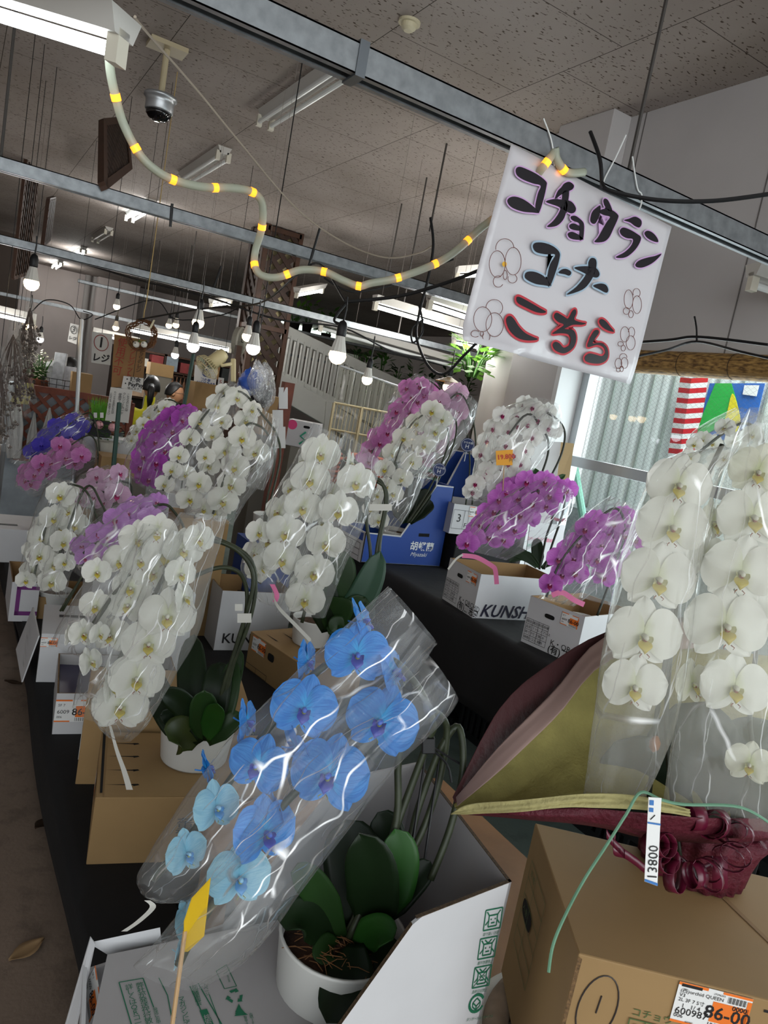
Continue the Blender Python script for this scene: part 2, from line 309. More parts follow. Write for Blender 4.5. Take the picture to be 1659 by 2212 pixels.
for i in range(17):
    a, b = i / 17, (i + 1) / 17; dz = V((0, 0, -.03))
    l0, l1, r0, r1 = pA.lerp(pD, a), pA.lerp(pD, b), pB.lerp(pC, a), pB.lerp(pC, b); m0 = (l0 + r0) / 2 + V((-.02, 0, -.01)); m1 = (l1 + r1) / 2 + V((-.02, 0, -.01))
    s.add([l0, m0, m1, l1, r0, r1], [(0, 1, 2, 3), (1, 4, 5, 2)], i % 2)
tag(obj('striped_banner', s, [mat('banner_red', 'c8202c', .6), mat('banner_white', 'f0f0ee', .6)], solid=.002), 'red and white striped banner hanging outside the window', 'banner')
def xpoly(pts, x): return [AX(p[0], p[1], x) for p in pts]
t = thing('advertising_banner', AX(1590, 900, FX - .03), 'blue, green and yellow printed banner hanging outside the window', 'banner')
ban = mat('banner_blue', '2f66b5', .6)
obj('cloth', MB().prism(xpoly([(1533, 828), (1652, 828), (1625, 940), (1500, 960)], FX - .03), (.004, 0, 0)), ban, t)
obj('green_print', MB().prism(xpoly([(1545, 828), (1580, 828), (1592, 870), (1560, 920), (1500, 950), (1520, 890)], FX - .034), (.002, 0, 0)), mat('banner_green', '2fae4a', .6), t)
obj('yellow_print', MB().prism(cat_rom(xpoly([(1582, 850), (1594, 880), (1598, 915), (1580, 945), (1563, 925), (1572, 885)], FX - .038), 4, True), (.002, 0, 0)), mat('banner_yellow', 'e6d52e', .6), t)
obj('white_print', MB().prism(xpoly([(1608, 832), (1640, 832), (1634, 856), (1604, 852)], FX - .038), (.002, 0, 0)), mat('banner_white', 'f0f0ee', .6), t)
tag(obj('green_pole', MB().tube([AX(1240, 1005, 3.05), AX(1262, 1133, 3.05)], .022, 10), mat('pole_green', '5f8f7d', .6)), 'leaning green covered pole just outside the window', 'pole')
# rolled bamboo blind above the window
a, b = V((2.84, 2.72, 1.925)), V((2.84, .35, 1.925))
def blind_mat():
    m = mat('bamboo_blind', '8a6a3a', .6); nt = m.node_tree; N, L = nt.nodes.new, nt.links.new; b = nt.nodes['Principled BSDF']; uv = N('ShaderNodeUVMap')
    mp = N('ShaderNodeMapping'); mp.inputs['Scale'].default_value = (34, 60, 1); L(uv.outputs[0], mp.inputs[0]); n = N('ShaderNodeTexNoise'); n.inputs['Scale'].default_value = 1; L(mp.outputs[0], n.inputs['Vector'])
    r = N('ShaderNodeValToRGB'); r.color_ramp.elements[0].color = hx('5a3f1e'); r.color_ramp.elements[1].color = hx('b08a4e'); r.color_ramp.elements[0].position = .35; r.color_ramp.elements[1].position = .65; L(n.outputs['Fac'], r.inputs[0]); L(r.outputs[0], b.inputs['Base Color']); return m
t = thing('bamboo_blind', a, 'rolled up brown bamboo blind above the window', 'blind')
obj('roll', MB().tube([a.lerp(b, i / 60) for i in range(61)], .055, 26), blind_mat(), t)
c = MB()
for i in range(9):
    p = a.lerp(b, (i + .5) / 9); c.lathe([(.0562, -.002), (.0572, 0), (.0562, .002)], p, (V((1, 0, 0)), Z, V((0, 1, 0))), 26, cap=False)
obj('binding_thread', c, mat('dark_thread', '3a2a16', .8), t)

# ================================================================ OVERHEAD
galv = mat('galvanised', '8b8f92', .42, .7, noise=(30, .2)); black = mat('black_rubber', '141416', .5); steel_dark = mat('rod_steel', '4b4744', .6, .4)
def c_channel(y, z, x0, x1, w=.055, h=.06):
    t = .004; m = MB(); m.span((x0, y - w / 2, z), (x1, y - w / 2 + t, z + h)).span((x0, y + w / 2 - t, z), (x1, y + w / 2, z + h)).span((x0, y - w / 2, z + h - t), (x1, y + w / 2, z + h))
    m.span((x0, y - w / 2, z), (x1, y - w / 2 + .016, z + t)).span((x0, y + w / 2 - .016, z), (x1, y + w / 2, z + t)); return m
RAILS = [(720, 152, 2.2, -.2, 2.9, .06, 'galvanised channel rail carrying the orchid corner sign'), (500, 513, 2.15, -1.2, 5.5, .05, 'galvanised rail crossing in front of the lattice column, second from the sign'),
         (500, 647, 2.0, -1.5, 5.2, .045, 'galvanised rail with bulb cords, third from the sign'), (250, 690, 1.98, -2, 6, .04, 'thin galvanised rail above the register signs'), (300, 640, 2.25, 1.2, 7, .035, 'pale thin rail high behind the twig wreath')]
RY = []
for i, (px, py, z, x0, x1, w, lb) in enumerate(RAILS):
    y = AZ(px, py, z).y; RY.append((y, z)); t = thing('ceiling_rail', (x0, y, z), lb, 'rail', 'hanging channel rails')
    obj('channel', c_channel(y, z, x0, x1, w, w * 1.1), galv, t)
    rods = [x0 + 1.3 + k * 3.1 for k in range(int((x1 - x0) / 3.1))]
    if i == 0: rods = [AY(1350, 405, y).x]
    for x in rods: obj('hanger_rod', MB().tube([(x, y, z + w), (x, y, HC)], .006, 6), steel_dark, t)
    if i == 0: obj('joint_clip', MB().span((AY(765, 160, y).x - .012, y - .034, z - .004), (AY(765, 160, y).x + .012, y + .034, z + .072)), mat('galvanised_dark', '70757a', .4, .8), t)
# fluorescent fittings
tube_on = mat('tube_lit', 'ffffff', .4, emit=16, ecol='f1fbff'); tube_off = mat('tube_unlit', 'e9ecea', .25, spec=.6); lampw = mat('lamp_enamel', 'c9c6c0', .45)
def batten(c, d, ln, on, label, n=2, group='ceiling fluorescent lamps', up=Z, w=.11):
    """c centre of the base underside, d tube direction"""
    c = V(c); d = _n(V(d)); sd = d.cross(up).normalized(); t = thing('fluorescent_lamp', c, label, 'lamp', group)
    body = MB(); body.add([c + d * (a * ln / 2) + sd * (b * w * k) + up * h for a in (-1, 1) for b, k, h in ((-1, .5, .05), (1, .5, .05), (1, .3, 0), (-1, .3, 0))], [(0, 1, 2, 3), (7, 6, 5, 4), (0, 4, 5, 1), (1, 5, 6, 2), (2, 6, 7, 3), (3, 7, 4, 0)])
    obj('housing', body, lampw, t)
    for k in range(n):
        o = sd * ((k - (n - 1) / 2) * w * .75) - up * .028
        obj('tube', MB().tube([c + o - d * (ln / 2 - .03), c + o + d * (ln / 2 - .03)], .0145, 10), tube_on if on else tube_off, t)
        sk = MB()
        for e in (-1, 1): obj('socket', MB().box(c + o + d * (e * (ln / 2 - .015)) + up * .008, (.03, .034, .07), (d, sd, up)), mat('socket_cream', 'd6d0c0', .5), t)
    if on and c.y > 3 and ln > .35:
        l = bpy.data.lights.new('tube_light', 'POINT'); l.energy = 15; l.shadow_soft_size = .12; l.color = (1, .97, .92); lo = bpy.data.objects.new('tube_light', l); link(lo, t); lo.location = -up * .16
    return t
YD = V((0, 1, 0)); XD = V((1, 0, 0))
for (p, ln, on, lb) in [((655, 205), 1.25, 0, 'unlit twin tube lamp on the ceiling beside the galvanised rail'), ((437, 362), 1.2, 0, 'unlit twin tube lamp on the ceiling behind the rope light'), ((302, 456), 1.2, 1, 'lit twin tube lamp on the ceiling, nearest of the lit ones at left'),
                        ((220, 508), 1.2, 0, 'small far unlit twin tube lamp on the ceiling'), ((170, 546), 1.2, 1, 'far lit twin tube lamp on the ceiling beyond the unlit one'), ((124, 572), 1.2, 1, 'farthest lit twin tube lamp on the ceiling')]:
    c = AZ(p[0], p[1], HC - .05); batten(c, YD, ln, on, lb)
def hung(p0, p1, d0, d1, on, lb, n=1, w=.09):
    a, b = W(p0[0], p0[1], d0), W(p1[0], p1[1], d1); t = batten((a + b) / 2, b - a, (b - a).length, on, lb, n, 'hanging fluorescent lamps', w=w)
    for k in (.2, .8): q = a.lerp(b, k); obj('hanger_wire', MB().tube([q + Z * .045, V((q.x, q.y, HC))], .0015, 5), mat('wire_pale', '857b74', .6), t)
hung((-260, -76), (268, 84), 1.72, 1.55, 1, 'big lit tube lamp hanging at the top left corner', 1, .1)
hung((275, 706), (500, 752), 7.6, 8.1, 1, 'long lit tube lamp above the register counter'); hung((-60, 660), (78, 692), 6, 6.2, 1, 'lit tube lamp at the far left edge above the hanging bags')
hung((640, 632), (698, 622), 7.4, 7.9, 1, 'lit tube lamp just right of the lattice column'); hung((808, 652), (1024, 716), 5.2, 5.6, 1, 'lit tube lamp hanging left of the orchid sign')
hung((925, 648), (1120, 712), 4.4, 4.7, 1, 'lit tube lamp partly hidden behind the orchid sign'); hung((690, 700), (1035, 800), 6.0, 6.6, 0, 'long white lamp body crossing in front of the plant shelf', 1, .14)
hung((985, 590), (1120, 580), 5.8, 5.9, 1, 'lit tube lamp just left of the orchid drawings on the sign'); hung((1622, 596), (1900, 690), 2.9, 3.0, 0, 'unlit tube lamp at the right edge by the wall', 1, .11)
hung((978, 733), (1040, 745), 6.6, 6.7, 1, 'short lit tube lamp low behind the sign'); hung((455, 655), (500, 650), 9, 9.3, 1, 'small lit tube lamp far behind the rails')
hung((200, 715), (300, 738), 9.5, 9.8, 1, 'lit tube lamp far behind the register number sign')
# smoke detector, dome camera
c = AZ(885, 46, HC); t = thing('smoke_detector', c, 'round cream smoke detector on the ceiling', 'smoke detector')
obj('base', MB().lathe([(.0, 0), (.05, 0), (.05, -.012), (0, -.012)], c, n=24), mat('cream_plastic', 'cfc5a6', .5), t)
obj('sensor_head', MB().lathe([(.036, -.012), (.033, -.03), (.02, -.042), (0, -.043)], c, n=20), mat('cream_plastic', 'cfc5a6', .5), t)
c = AZ(362, 98, HC); t = thing('security_camera', c, 'silver dome camera hanging from a cream ceiling pole', 'camera')
cr = mat('cream_metal', 'b9ab8c', .5)
e = AY(342, 205, c.y)
zb = AY(340, 262, c.y).z; zt = e.z
obj('ceiling_plate', MB().box(c + V((0, 0, -.012)), (.2, .14, .024)), cr, t); obj('pole', MB().tube([(c.x, c.y, HC), (c.x, c.y, zt)], .017, 12), cr, t)
h = zt - zb; o = V((c.x, c.y, zb))
obj('housing', MB().lathe([(0, h), (.088, h), (.09, h - .015), (.08, h - .02), (.076, h - .04), (.076, h * .4), (.072, h * .36)], o, n=28), mat('camera_silver', 'b9bcbf', .35, .7), t, True)
obj('dome', MB().lathe([(.07, h * .37), (.068, h * .25), (.052, h * .1), (.03, h * .02), (0, 0)], o, n=24), mat('dome_glass', '0c0d10', .06, spec=.8), t, True)
# lattice panels and the lattice column
woodk = mat('lattice_wood', '2e1b10', .6, noise=(14, .3)); woodr = mat('red_wood', '6a3524', .6, noise=(20, .25))
def lattice(mb, O, u, v, w, h, pitch, sw=.03, th=.012, diag=True, clip=True):
    """slats inside the rectangle O + a u + b v"""
    n = u.cross(v)
    def seg(a, b, lay): mb.bar(O + u * a[0] + v * a[1] + n * lay, O + u * b[0] + v * b[1] + n * lay, th, sw, n.cross(_n((u * (b[0] - a[0]) + v * (b[1] - a[1])))))
    if diag:
        k = -h
        while k < w:
            x0, y0 = (k, 0) if k > 0 else (0, -k); L = min(w - x0, h - y0)
            if L > .02: seg((x0, y0), (x0 + L, y0 + L), 0); seg((w - x0, y0), (w - x0 - L, y0 + L), th)
            k += pitch
    else:
        i = pitch
        while i < w: seg((i, 0), (i, h), 0); i += pitch
        i = pitch
        while i < h: seg((0, i), (w, i), th); i += pitch
    return mb
def lat_panel(P, lb, pitch, sw=.022, m=woodk, diag=True):
    """P: bottom-left, bottom-right, top-left"""
    a, b, c = P; u = _n(b - a); w = (b - a).length; v = (c - a); h = v.length; v = _n(v); t = thing('hanging_lattice', a, lb, 'lattice', 'wooden lattices')
    obj('slats', lattice(MB(), a, u, v, w, h, pitch, sw, .012, diag), m, t); f = MB(); n = u.cross(v)
    for p, q in ((a, a + u * w), (a + v * h, a + u * w + v * h), (a, a + v * h), (a + u * w, a + u * w + v * h)): f.bar(p, q, .035, .03, n)
    obj('frame', f, mat('lattice_frame', '40281a', .6, noise=(14, .2)), t); return t
lat_panel((AZ(222, 402, 2.15 + .05), AZ(278, 360, 2.15 + .05) if 0 else W(278, 360, 4.3), W(222, 265, 3.95)), 'brown lattice panel hanging edge-on beside the dome camera', .105, .02)
lat_panel((W(92, 528, 6.2), W(106, 516, 6.8), W(104, 432, 6.2)), 'small dark lattice panel hanging at the far left', .07)
lat_panel((W(28, 600, 7.4), W(58, 590, 7.9), V((W(36, 532, 7.4).x, W(36, 532, 7.4).y, HC))), 'dark lattice panel hanging by the dried bouquet', .08)
P0, P1 = V((2.84, 8.2, 0)), V((3.24, 8.2, 0)); t = thing('lattice_column', V((3.04, 8.4, 0)), 'tall dark lattice boxing around a column', 'column cover')
obj('corner_post', MB().span((2.8, 8.56, 0), (2.88, 8.64, HC)), woodk, t)
for O, u, w in ((V((2.84, 8.2, 0)), V((1, 0, 0)), .4), (V((2.84, 8.6, 0)), V((0, -1, 0)), .4)):
    f = MB(); v = Z; n = u.cross(v)
    obj('lattice', lattice(MB(), O, u, v, w, HC, .16, .055, .014), woodk, t)
    for k in (0, w): f.bar(O + u * k, O + u * k + v * HC, .05, .06, n)
    for k in (.02, 1.05, 2.1, HC - .04): f.bar(O + v * k, O + u * w + v * k, .05, .06, n)
    obj('frame', f, mat('lattice_frame', '40281a', .6, noise=(14, .2)), t)
obj('core', MB().span((2.93, 8.29, 0), (3.2, 8.6, HC)), mat('column_cream', 'a89a72', .8), t)
# bulbs
bulb_w = mat('bulb_warm', 'fff3dc', .4, emit=13, ecol='ffdfae'); bulb_c = mat('bulb_cool', 'ffffff', .4, emit=13, ecol='f2f6ff'); sock_w = mat('bulb_body', 'd4d0c8', .45)
def bulb(px, py, d, r, lb, cool=0, top=None, shade=0):
    o = W(px, py, d); t = thing('light_bulb', o, lb, 'light bulb', 'hanging light bulbs')
    obj('globe', MB().lathe([(0, -r), (r * .5, -.87 * r), (r * .87, -.5 * r), (r, 0), (r * .9, r * .38)], o, n=18), bulb_c if cool else bulb_w, t, True)
    obj('heat_sink', MB().lathe([(r * .92, r * .38), (r * .8, r * .8), (r * .5, r * 2.0), (r * .45, r * 2.2)], o, n=24, fn=lambda a, i: 1 + .03 * math.cos(12 * a)), sock_w, t)
    obj('lamp_holder', MB().lathe([(r * .5, r * 2.15), (r * .56, r * 2.3), (r * .56, r * 3.2), (r * .4, r * 3.7), (r * .16, r * 3.9)], o, n=16), black, t, True)
    zt = o.z + r * 3.9; tz = top if top else HC
    m1 = min(tz, zt + .1)
    if tz > zt: obj('cord', MB().tube([(o.x, o.y, zt - .01), (o.x + .004, o.y, (zt + m1) / 2), (o.x, o.y, m1)], max(.0035, r * .1), 6), black, t)
    if tz > m1: obj('hanging_wire', MB().tube([(o.x, o.y, m1 - .01), (o.x, o.y, tz)], .0009, 4), mat('wire_pale', '857b74', .6), t)
    if shade: obj('lamp_shade', MB().lathe([(r * .6, r * 1.9), (r * 2.6, r * 1.0), (r * 2.65, r * .95), (r * .62, r * 1.75)], o, n=24), mat('shade_brown', '8a6c48', .5), t)
    return t
for a in [(729, 768, 2.75, .033, 'warm bulb with ribbed white body, largest, in front of the stair railing', 0, W(745, 645, 2.78).z), (68, 612, 4.3, .043, 'warm bulb hanging from a rail at the far left'), (428, 697, 4.2, .034, 'warm bulb above the wall fan, upper of two close together'),
          (417, 748, 4.0, .034, 'white round bulb above the wall fan, lower of two close together', 1), (547, 752, 3.8, .036, 'white round bulb in front of the lattice column, nearer of the pair', 1), (534, 727, 4.3, .03, 'warm bulb beside the lattice column, farther of the pair'),
          (793, 820, 3.4, .025, 'small warm bulb in front of the stair slats'), (967, 836, 4.4, .03, 'warm bulb under a shallow brown shade above the pink orchids', 0, None, 1), (252, 662, 6.5, .03, 'small warm bulb far behind, above the twig wreath'),
          (250, 708, 6.6, .028, 'small warm bulb far behind, left of the twig wreath'), (365, 703, 6.6, .028, 'small warm bulb of a far pair, left one'), (380, 702, 6.9, .03, 'small warm bulb of a far pair, right one'), (378, 767, 6.3, .032, 'cool white bulb behind the register counter', 1),
          (62, 705, 5.0, .028, 'warm bulb behind the hanging clear bag at left'), (87, 733, 7.4, .033, 'cool white bulb far left above the lattice counter', 1)]:
    bulb(*a)
# rope light, looping from the lamp to the sign
rope = mat('rope_light', 'b9bfae', .35, trans=.35, spec=.5); spot = mat('rope_spot', 'ffb040', .4, emit=1.7, ecol='ff9420')
rp = [(236, 92), (238, 150), (250, 210), (268, 270), (305, 338), (352, 378), (402, 397), (450, 405), (500, 406), (545, 415), (566, 440), (566, 490), (552, 540), (550, 572), (564, 594), (600, 599), (650, 583), (700, 587), (740, 605), (775, 618), (800, 612), (860, 600), (940, 570), (990, 538), (1040, 492), (1120, 430), (1170, 365), (1196, 330), (1199, 322), (1203, 345), (1225, 372), (1262, 372)]
def ropd(i): return 1.62 + .45 * min(1, i / 12) if i < 22 else 2.09
pts = cat_rom([W(p[0], p[1], ropd(i)) if i < 25 else AY(p[0], p[1], 1.7 if i < 26 else 1.583) for i, p in enumerate(rp)], 7)
t = thing('rope_light', pts[0], 'clear rope light with glowing amber spots looping under the ceiling', 'rope light')
obj('tube', MB().tube(pts, .0105, 10), rope, t, True)
seg = 0; acc = 0
for i in range(1, len(pts)):
    acc += (pts[i] - pts[i - 1]).length
    if acc > .105: acc = 0; d = _n(pts[i] - pts[i - 1]); obj('amber_spot', MB().tube([pts[i] - d * .0075, pts[i] + d * .0075], .0112, 12), spot, t)
# cables
def cable(name, pts, d, r, lb, m=black, n=6, cat='cable', group='loose cables'): return tag(obj(name, MB().tube(pxpath(pts, d, n), r, 6), m), lb, cat, group)
cable('cable', [(1300, 395, 1.9), (1318, 412, 1.88), (1420, 432, 1.86), (1540, 434, 1.84), (1670, 418, 1.8)], 1.9, .0058, 'thick black cable running right from behind the sign')
cable('cable', [(1300, 405, 1.92), (1296, 345, 1.92), (1275, 285, 1.95)], 1.9, .0055, 'short black cable end standing up behind the sign')
cable('cable', [(300, 690, 4.5), (430, 668, 4.2), (560, 655, 3.9), (640, 595, 3.4), (690, 570, 3.2), (745, 650, 2.8)], 3, .005, 'black bulb cable dropping past the lattice column')
cable('cable', [(745, 652, 2.78), (860, 640, 2.7), (960, 612, 2.6), (1040, 582, 2.5)], 2.7, .0065, 'black bulb cable swinging up to the back of the sign')
cable('cable', [(735, 700, 2.76), (722, 690, 2.77), (748, 655, 2.78)], 2.7, .005, 'short black cable above the largest bulb')
cable('cable', [(0, 352, 3.75), (180, 400, 3.75), (330, 460, 3.75), (420, 487, 3.75), (640, 552, 3.76)], 3.7, .005, 'black cable lying along the rail under the camera')
cable('cable', [(0, 517, 5.1), (150, 560, 5.1), (300, 605, 5.1), (450, 642, 5.1), (600, 690, 5.1), (740, 708, 5.1), (850, 760, 5.1), (960, 780, 5.1), (1010, 800, 5.1)], 5, .006, 'long black cable drooping under the bulb rail')
cable('cable', [(1060, 730, 4), (1100, 756, 4), (1160, 760, 4), (1230, 752, 3.6), (1300, 745, 3.3), (1440, 735, 3.0), (1510, 728, 2.9), (1659, 745, 2.7)], 3, .006, 'black cables strung along the wall above the bamboo blind')
cable('cable', [(1375, 770, 3), (1440, 756, 2.95), (1505, 738, 2.9), (1600, 760, 2.7), (1680, 778, 2.6)], 3, .005, 'black cable sagging below others on the right wall')
cable('cable', [(1505, 735, 2.9), (1504, 708, 2.92), (1500, 684, 2.94)], 2.9, .004, 'short upright cable tail on the right wall')
cable('cable', [(930, 470, 3.6), (936, 530, 3.6), (925, 600, 3.6), (905, 680, 3.6), (900, 730, 3.6), (925, 790, 3.6), (960, 808, 3.6), (1000, 770, 3.5), (1035, 735, 3.4)], 3.6, .007, 'thick black cable bundle hanging left of the sign')
cable('cable', [(915, 690, 3.6), (890, 710, 3.6), (892, 740, 3.6), (912, 720, 3.6), (912, 690, 3.6), (905, 660, 3.6)], 3.6, .005, 'coiled black cable loop hanging left of the sign')
cable('cable', [(700, 600, 4.6), (760, 630, 4.6), (850, 615, 4.6), (910, 585, 4.5), (980, 560, 4.4)], 4.6, .006, 'dark cable behind the rope light')
cable('cable', [(205, 690, 5.5), (330, 648, 5.5), (380, 690, 5.5), (480, 680, 5.5), (520, 660, 5.4)], 5.5, .004, 'thin dark cable over the twig wreath')
cable('cable', [(70, 672, 5.4), (100, 648, 5.4), (150, 658, 5.4), (175, 690, 5.4), (200, 680, 5.4), (180, 672, 5.4)], 5.4, .004, 'thin coiled cable above the register number sign')
cable('pale_cord', [(292, 36, 1.9), (310, 62, 2.0), (430, 200, 2.6), (520, 310, 3.0), (640, 450, 3.5), (740, 522, 3.7), (830, 556, 3.7), (900, 548, 3.65), (935, 530, 3.6)], 3, .0038, 'thin pale cord hanging from the ceiling beside the rope light', mat('cord_pale', 'a79a8a', .7), 6, 'cord')
for px, py, px2, py2, d, lb in [(965, 310, 928, 500, 3.6, 'dark threaded rod hanging left of the sign, longest'), (868, 440, 838, 600, 4.6, 'thin dark rod hanging beside the cable bundle'), (692, 490, 664, 580, 3.9, 'black zip tie tail sticking up from the rail by the lattice column'), (372, 440, 368, 484, 3.7, 'black zip tie tail on the rail below the camera'),
                              (415, 530, 405, 625, 6, 'thin rod hanging before the far wall, leftmost'), (325, 568, 312, 640, 6.5, 'thin rod hanging above the twig wreath'), (505, 555, 495, 635, 6, 'thin rod hanging near the lattice column'), (478, 575, 455, 640, 5.2, 'thick dark cable tie by the bulb rail'), (387, 585, 372, 690, 6.6, 'thin rod left of the thick cable tie')]:
    tp = AZ(px, py, HC); tag(obj('hanging_rod', MB().tube([tp, AY(px2, py2, tp.y)] if ' rod ' in lb else [AY(px, py, RY[1][0] - .03), AY(px2, py2 + 6, RY[1][0] - .026)] if d < 4 else [W(px, py, d), W(px2, py2, d)], .0065 if d < 5 else .008, 6), steel_dark if 'rod' in lb else black), lb, 'rod', 'rods and ties hanging from the ceiling')
# ================================================================ THE SIGN
SY = 1.6
ink = mat('marker_black', '17131a', .3, spec=.5); pinkm = mat('marker_pink', 'c9a0cf', .5); bluem = mat('marker_blue', '9fb4c6', .5); redm = mat('marker_red', 'b8303c', .45); brown = mat('marker_brown', '6b3a34', .5)
sg = [AY(*p, SY) for p in [(1102, 312), (1448, 490), (1360, 830), (990, 735)]]
t = thing('orchid_corner_sign', (sg[0] + sg[2]) / 2, 'white laminated sign with brush lettering and orchid drawings hanging from the rail', 'sign'); SIGN = t
def sgp(u, v):
    p = sg[0].lerp(sg[1], u).lerp(sg[3].lerp(sg[2], u), v); w = .006 * math.sin(u * 9 + v * 3) * (v - .2) + .01 * max(0, v - .85) * math.sin(u * 14)
    return p + V((0, -.004 + w + .02 * (max(0, v - .9) / .1) ** 2 * (-1 if u < .3 else .2), 0))
def film_mat():
    m = mat('laminated_paper', 'dcd8dc', .16, spec=.7, trans=.18); nt = m.node_tree; N, L = nt.nodes.new, nt.links.new; n = N('ShaderNodeTexNoise'); n.inputs['Scale'].default_value = 14; q = N('ShaderNodeBump'); q.inputs['Strength'].default_value = .25; q.inputs['Distance'].default_value = .01
    tc = N('ShaderNodeTexCoord'); L(tc.outputs['Object'], n.inputs['Vector']); L(n.outputs['Fac'], q.inputs['Height']); L(q.outputs[0], nt.nodes['Principled BSDF'].inputs['Normal']); return m
obj('sheet', MB().grid(sgp, 30, 24), film_mat(), t, True, solid=.001)
def stroke(pts, org, sc, halo, hm):
    P = cat_rom([AY(org[0] + x / sc, org[1] + y / sc, SY - .0145) for x, y in pts], 4, True)
    c = sum(P, V()) / len(P); ar = 0
    for i in range(len(P)): a, b = P[i], P[(i + 1) % len(P)]; ar += a.x * b.z - b.x * a.z
    sgn = 1 if ar > 0 else -1; n = len(P); Q = []
    for i in range(n):
        tg = P[(i + 1) % n] - P[i - 1]; nn = V((tg.z, 0, -tg.x)) * sgn
        Q.append(P[i] + (_n(nn) if nn.length > 1e-7 else V()) * halo + V((0, .001, 0)))
    a = obj('lettering', MB().add(P, [tuple(range(n))]), ink, SIGN); obj('letter_outline', MB().add(Q, [tuple(range(n))]), hm, SIGN)
o1, s1 = (1060, 330), 4.1475
for p in [[(225, 150), (255, 125), (320, 145), (420, 195), (495, 255), (500, 300), (470, 430), (432, 538), (405, 510), (402, 460), (425, 360), (448, 295), (380, 275), (290, 240), (235, 200)], [(150, 440), (165, 405), (215, 392), (290, 415), (370, 470), (432, 535), (370, 535), (280, 525), (190, 490)],
          [(632, 310), (660, 275), (705, 260), (745, 290), (735, 325), (695, 345), (640, 370), (578, 412), (600, 345)], [(495, 440), (560, 415), (640, 420), (720, 435), (762, 490), (755, 530), (720, 543), (670, 520), (600, 480)], [(650, 345), (700, 345), (695, 430), (680, 520), (650, 600), (590, 655), (505, 663), (560, 610), (610, 540), (635, 470), (640, 400)],
          [(720, 570), (760, 565), (810, 600), (836, 640), (835, 720), (825, 775), (795, 760), (795, 640), (750, 615), (722, 595)], [(705, 650), (740, 632), (790, 655), (800, 695), (760, 695), (715, 680)], [(690, 725), (730, 708), (790, 735), (828, 775), (770, 780), (710, 765)],
          [(1010, 430), (1025, 410), (1055, 430), (1090, 520), (1050, 515), (1020, 470)], [(893, 590), (910, 530), (950, 490), (985, 475), (975, 560), (945, 625), (920, 637), (897, 620)], [(975, 520), (1020, 502), (1090, 515), (1140, 555), (1140, 590), (1100, 680), (1060, 760), (1010, 798), (930, 800), (960, 760), (1000, 690), (1040, 620), (1070, 575), (1020, 560), (980, 540)],
          [(1195, 605), (1240, 590), (1295, 572), (1345, 600), (1352, 640), (1330, 670), (1290, 655), (1250, 625)], [(1157, 700), (1185, 670), (1240, 685), (1310, 725), (1348, 765), (1310, 850), (1240, 920), (1180, 943), (1120, 935), (1200, 890), (1260, 830), (1275, 775), (1220, 765), (1175, 740)],
          [(1378, 720), (1405, 698), (1450, 715), (1490, 760), (1500, 800), (1450, 790), (1400, 760)], [(1297, 1000), (1330, 965), (1400, 940), (1470, 925), (1530, 905), (1490, 955), (1430, 1000), (1360, 1028), (1310, 1025)]]: stroke(p, o1, s1, .0035, pinkm)
o2, s2 = (980, 500), 6.381
for p in [[(1095, 220), (1110, 165), (1180, 150), (1280, 165), (1390, 215), (1460, 290), (1460, 370), (1420, 520), (1335, 740), (1290, 670), (1295, 600), (1330, 450), (1400, 320), (1270, 315), (1140, 285)], [(980, 620), (1000, 565), (1070, 550), (1160, 570), (1260, 630), (1335, 745), (1240, 740), (1120, 720), (1010, 665)], [(1445, 570), (1490, 525), (1550, 515), (1610, 545), (1620, 580), (1590, 610), (1530, 590)]]: stroke(p, o2, s2, .005, bluem)
o4, s4 = (950, 250), 2.34
for p in [[(680, 768), (740, 760), (790, 770), (808, 800), (795, 818), (765, 812), (720, 790)], [(752, 740), (765, 720), (785, 722), (793, 745), (785, 790), (760, 840), (720, 880), (640, 905), (690, 865), (735, 810), (750, 770)], [(775, 860), (810, 848), (840, 855), (852, 880), (842, 895), (810, 880)]]: stroke(p, o4, s4, .0045, bluem)
for p in [[(865, 930), (880, 900), (930, 910), (1060, 980), (1180, 1050), (1275, 1105), (1230, 1125), (1130, 1110), (1010, 1055), (890, 990)], [(725, 1240), (740, 1180), (785, 1165), (835, 1210), (900, 1310), (990, 1400), (1100, 1455), (1160, 1480), (1120, 1500), (990, 1500), (870, 1460), (770, 1360)]]: stroke(p, o2, s2, .006, redm)
o3, s3 = (1060, 610), 4.366
for p in [[(600, 310), (625, 285), (690, 320), (730, 340), (770, 270), (800, 255), (808, 290), (790, 350), (850, 375), (900, 385), (860, 400), (780, 400), (730, 420), (700, 440), (780, 450), (808, 520), (790, 600), (740, 650), (680, 670), (610, 640), (585, 590), (610, 560), (650, 575), (690, 615), (740, 590), (755, 530), (730, 490), (660, 480), (580, 485), (640, 440), (690, 400), (640, 375), (605, 340)], [(1025, 360), (1050, 345), (1090, 370), (1130, 420), (1165, 465), (1110, 455), (1060, 425), (1030, 390)],
          [(985, 450), (1015, 450), (1020, 480), (985, 530), (965, 575), (1040, 570), (1095, 610), (1110, 680), (1090, 735), (1030, 765), (950, 762), (895, 740), (890, 700), (930, 670), (990, 680), (1050, 695), (1080, 660), (1060, 610), (1000, 590), (915, 610), (930, 540), (960, 480)]]: stroke(p, o3, s3, .0055, redm)
def ring(cx, cy, rx, ry, org, sc, a0=0, a1=360, rot=0):
    pts = []
    for k in range(29):
        a = math.radians(a0 + (a1 - a0) * k / 28); x, y = rx * math.cos(a), ry * math.sin(a); r = math.radians(rot)
        pts.append(AY(org[0] + (cx + x * math.cos(r) - y * math.sin(r)) / sc, org[1] + (cy + x * math.sin(r) + y * math.cos(r)) / sc, SY - .015))
    return pts
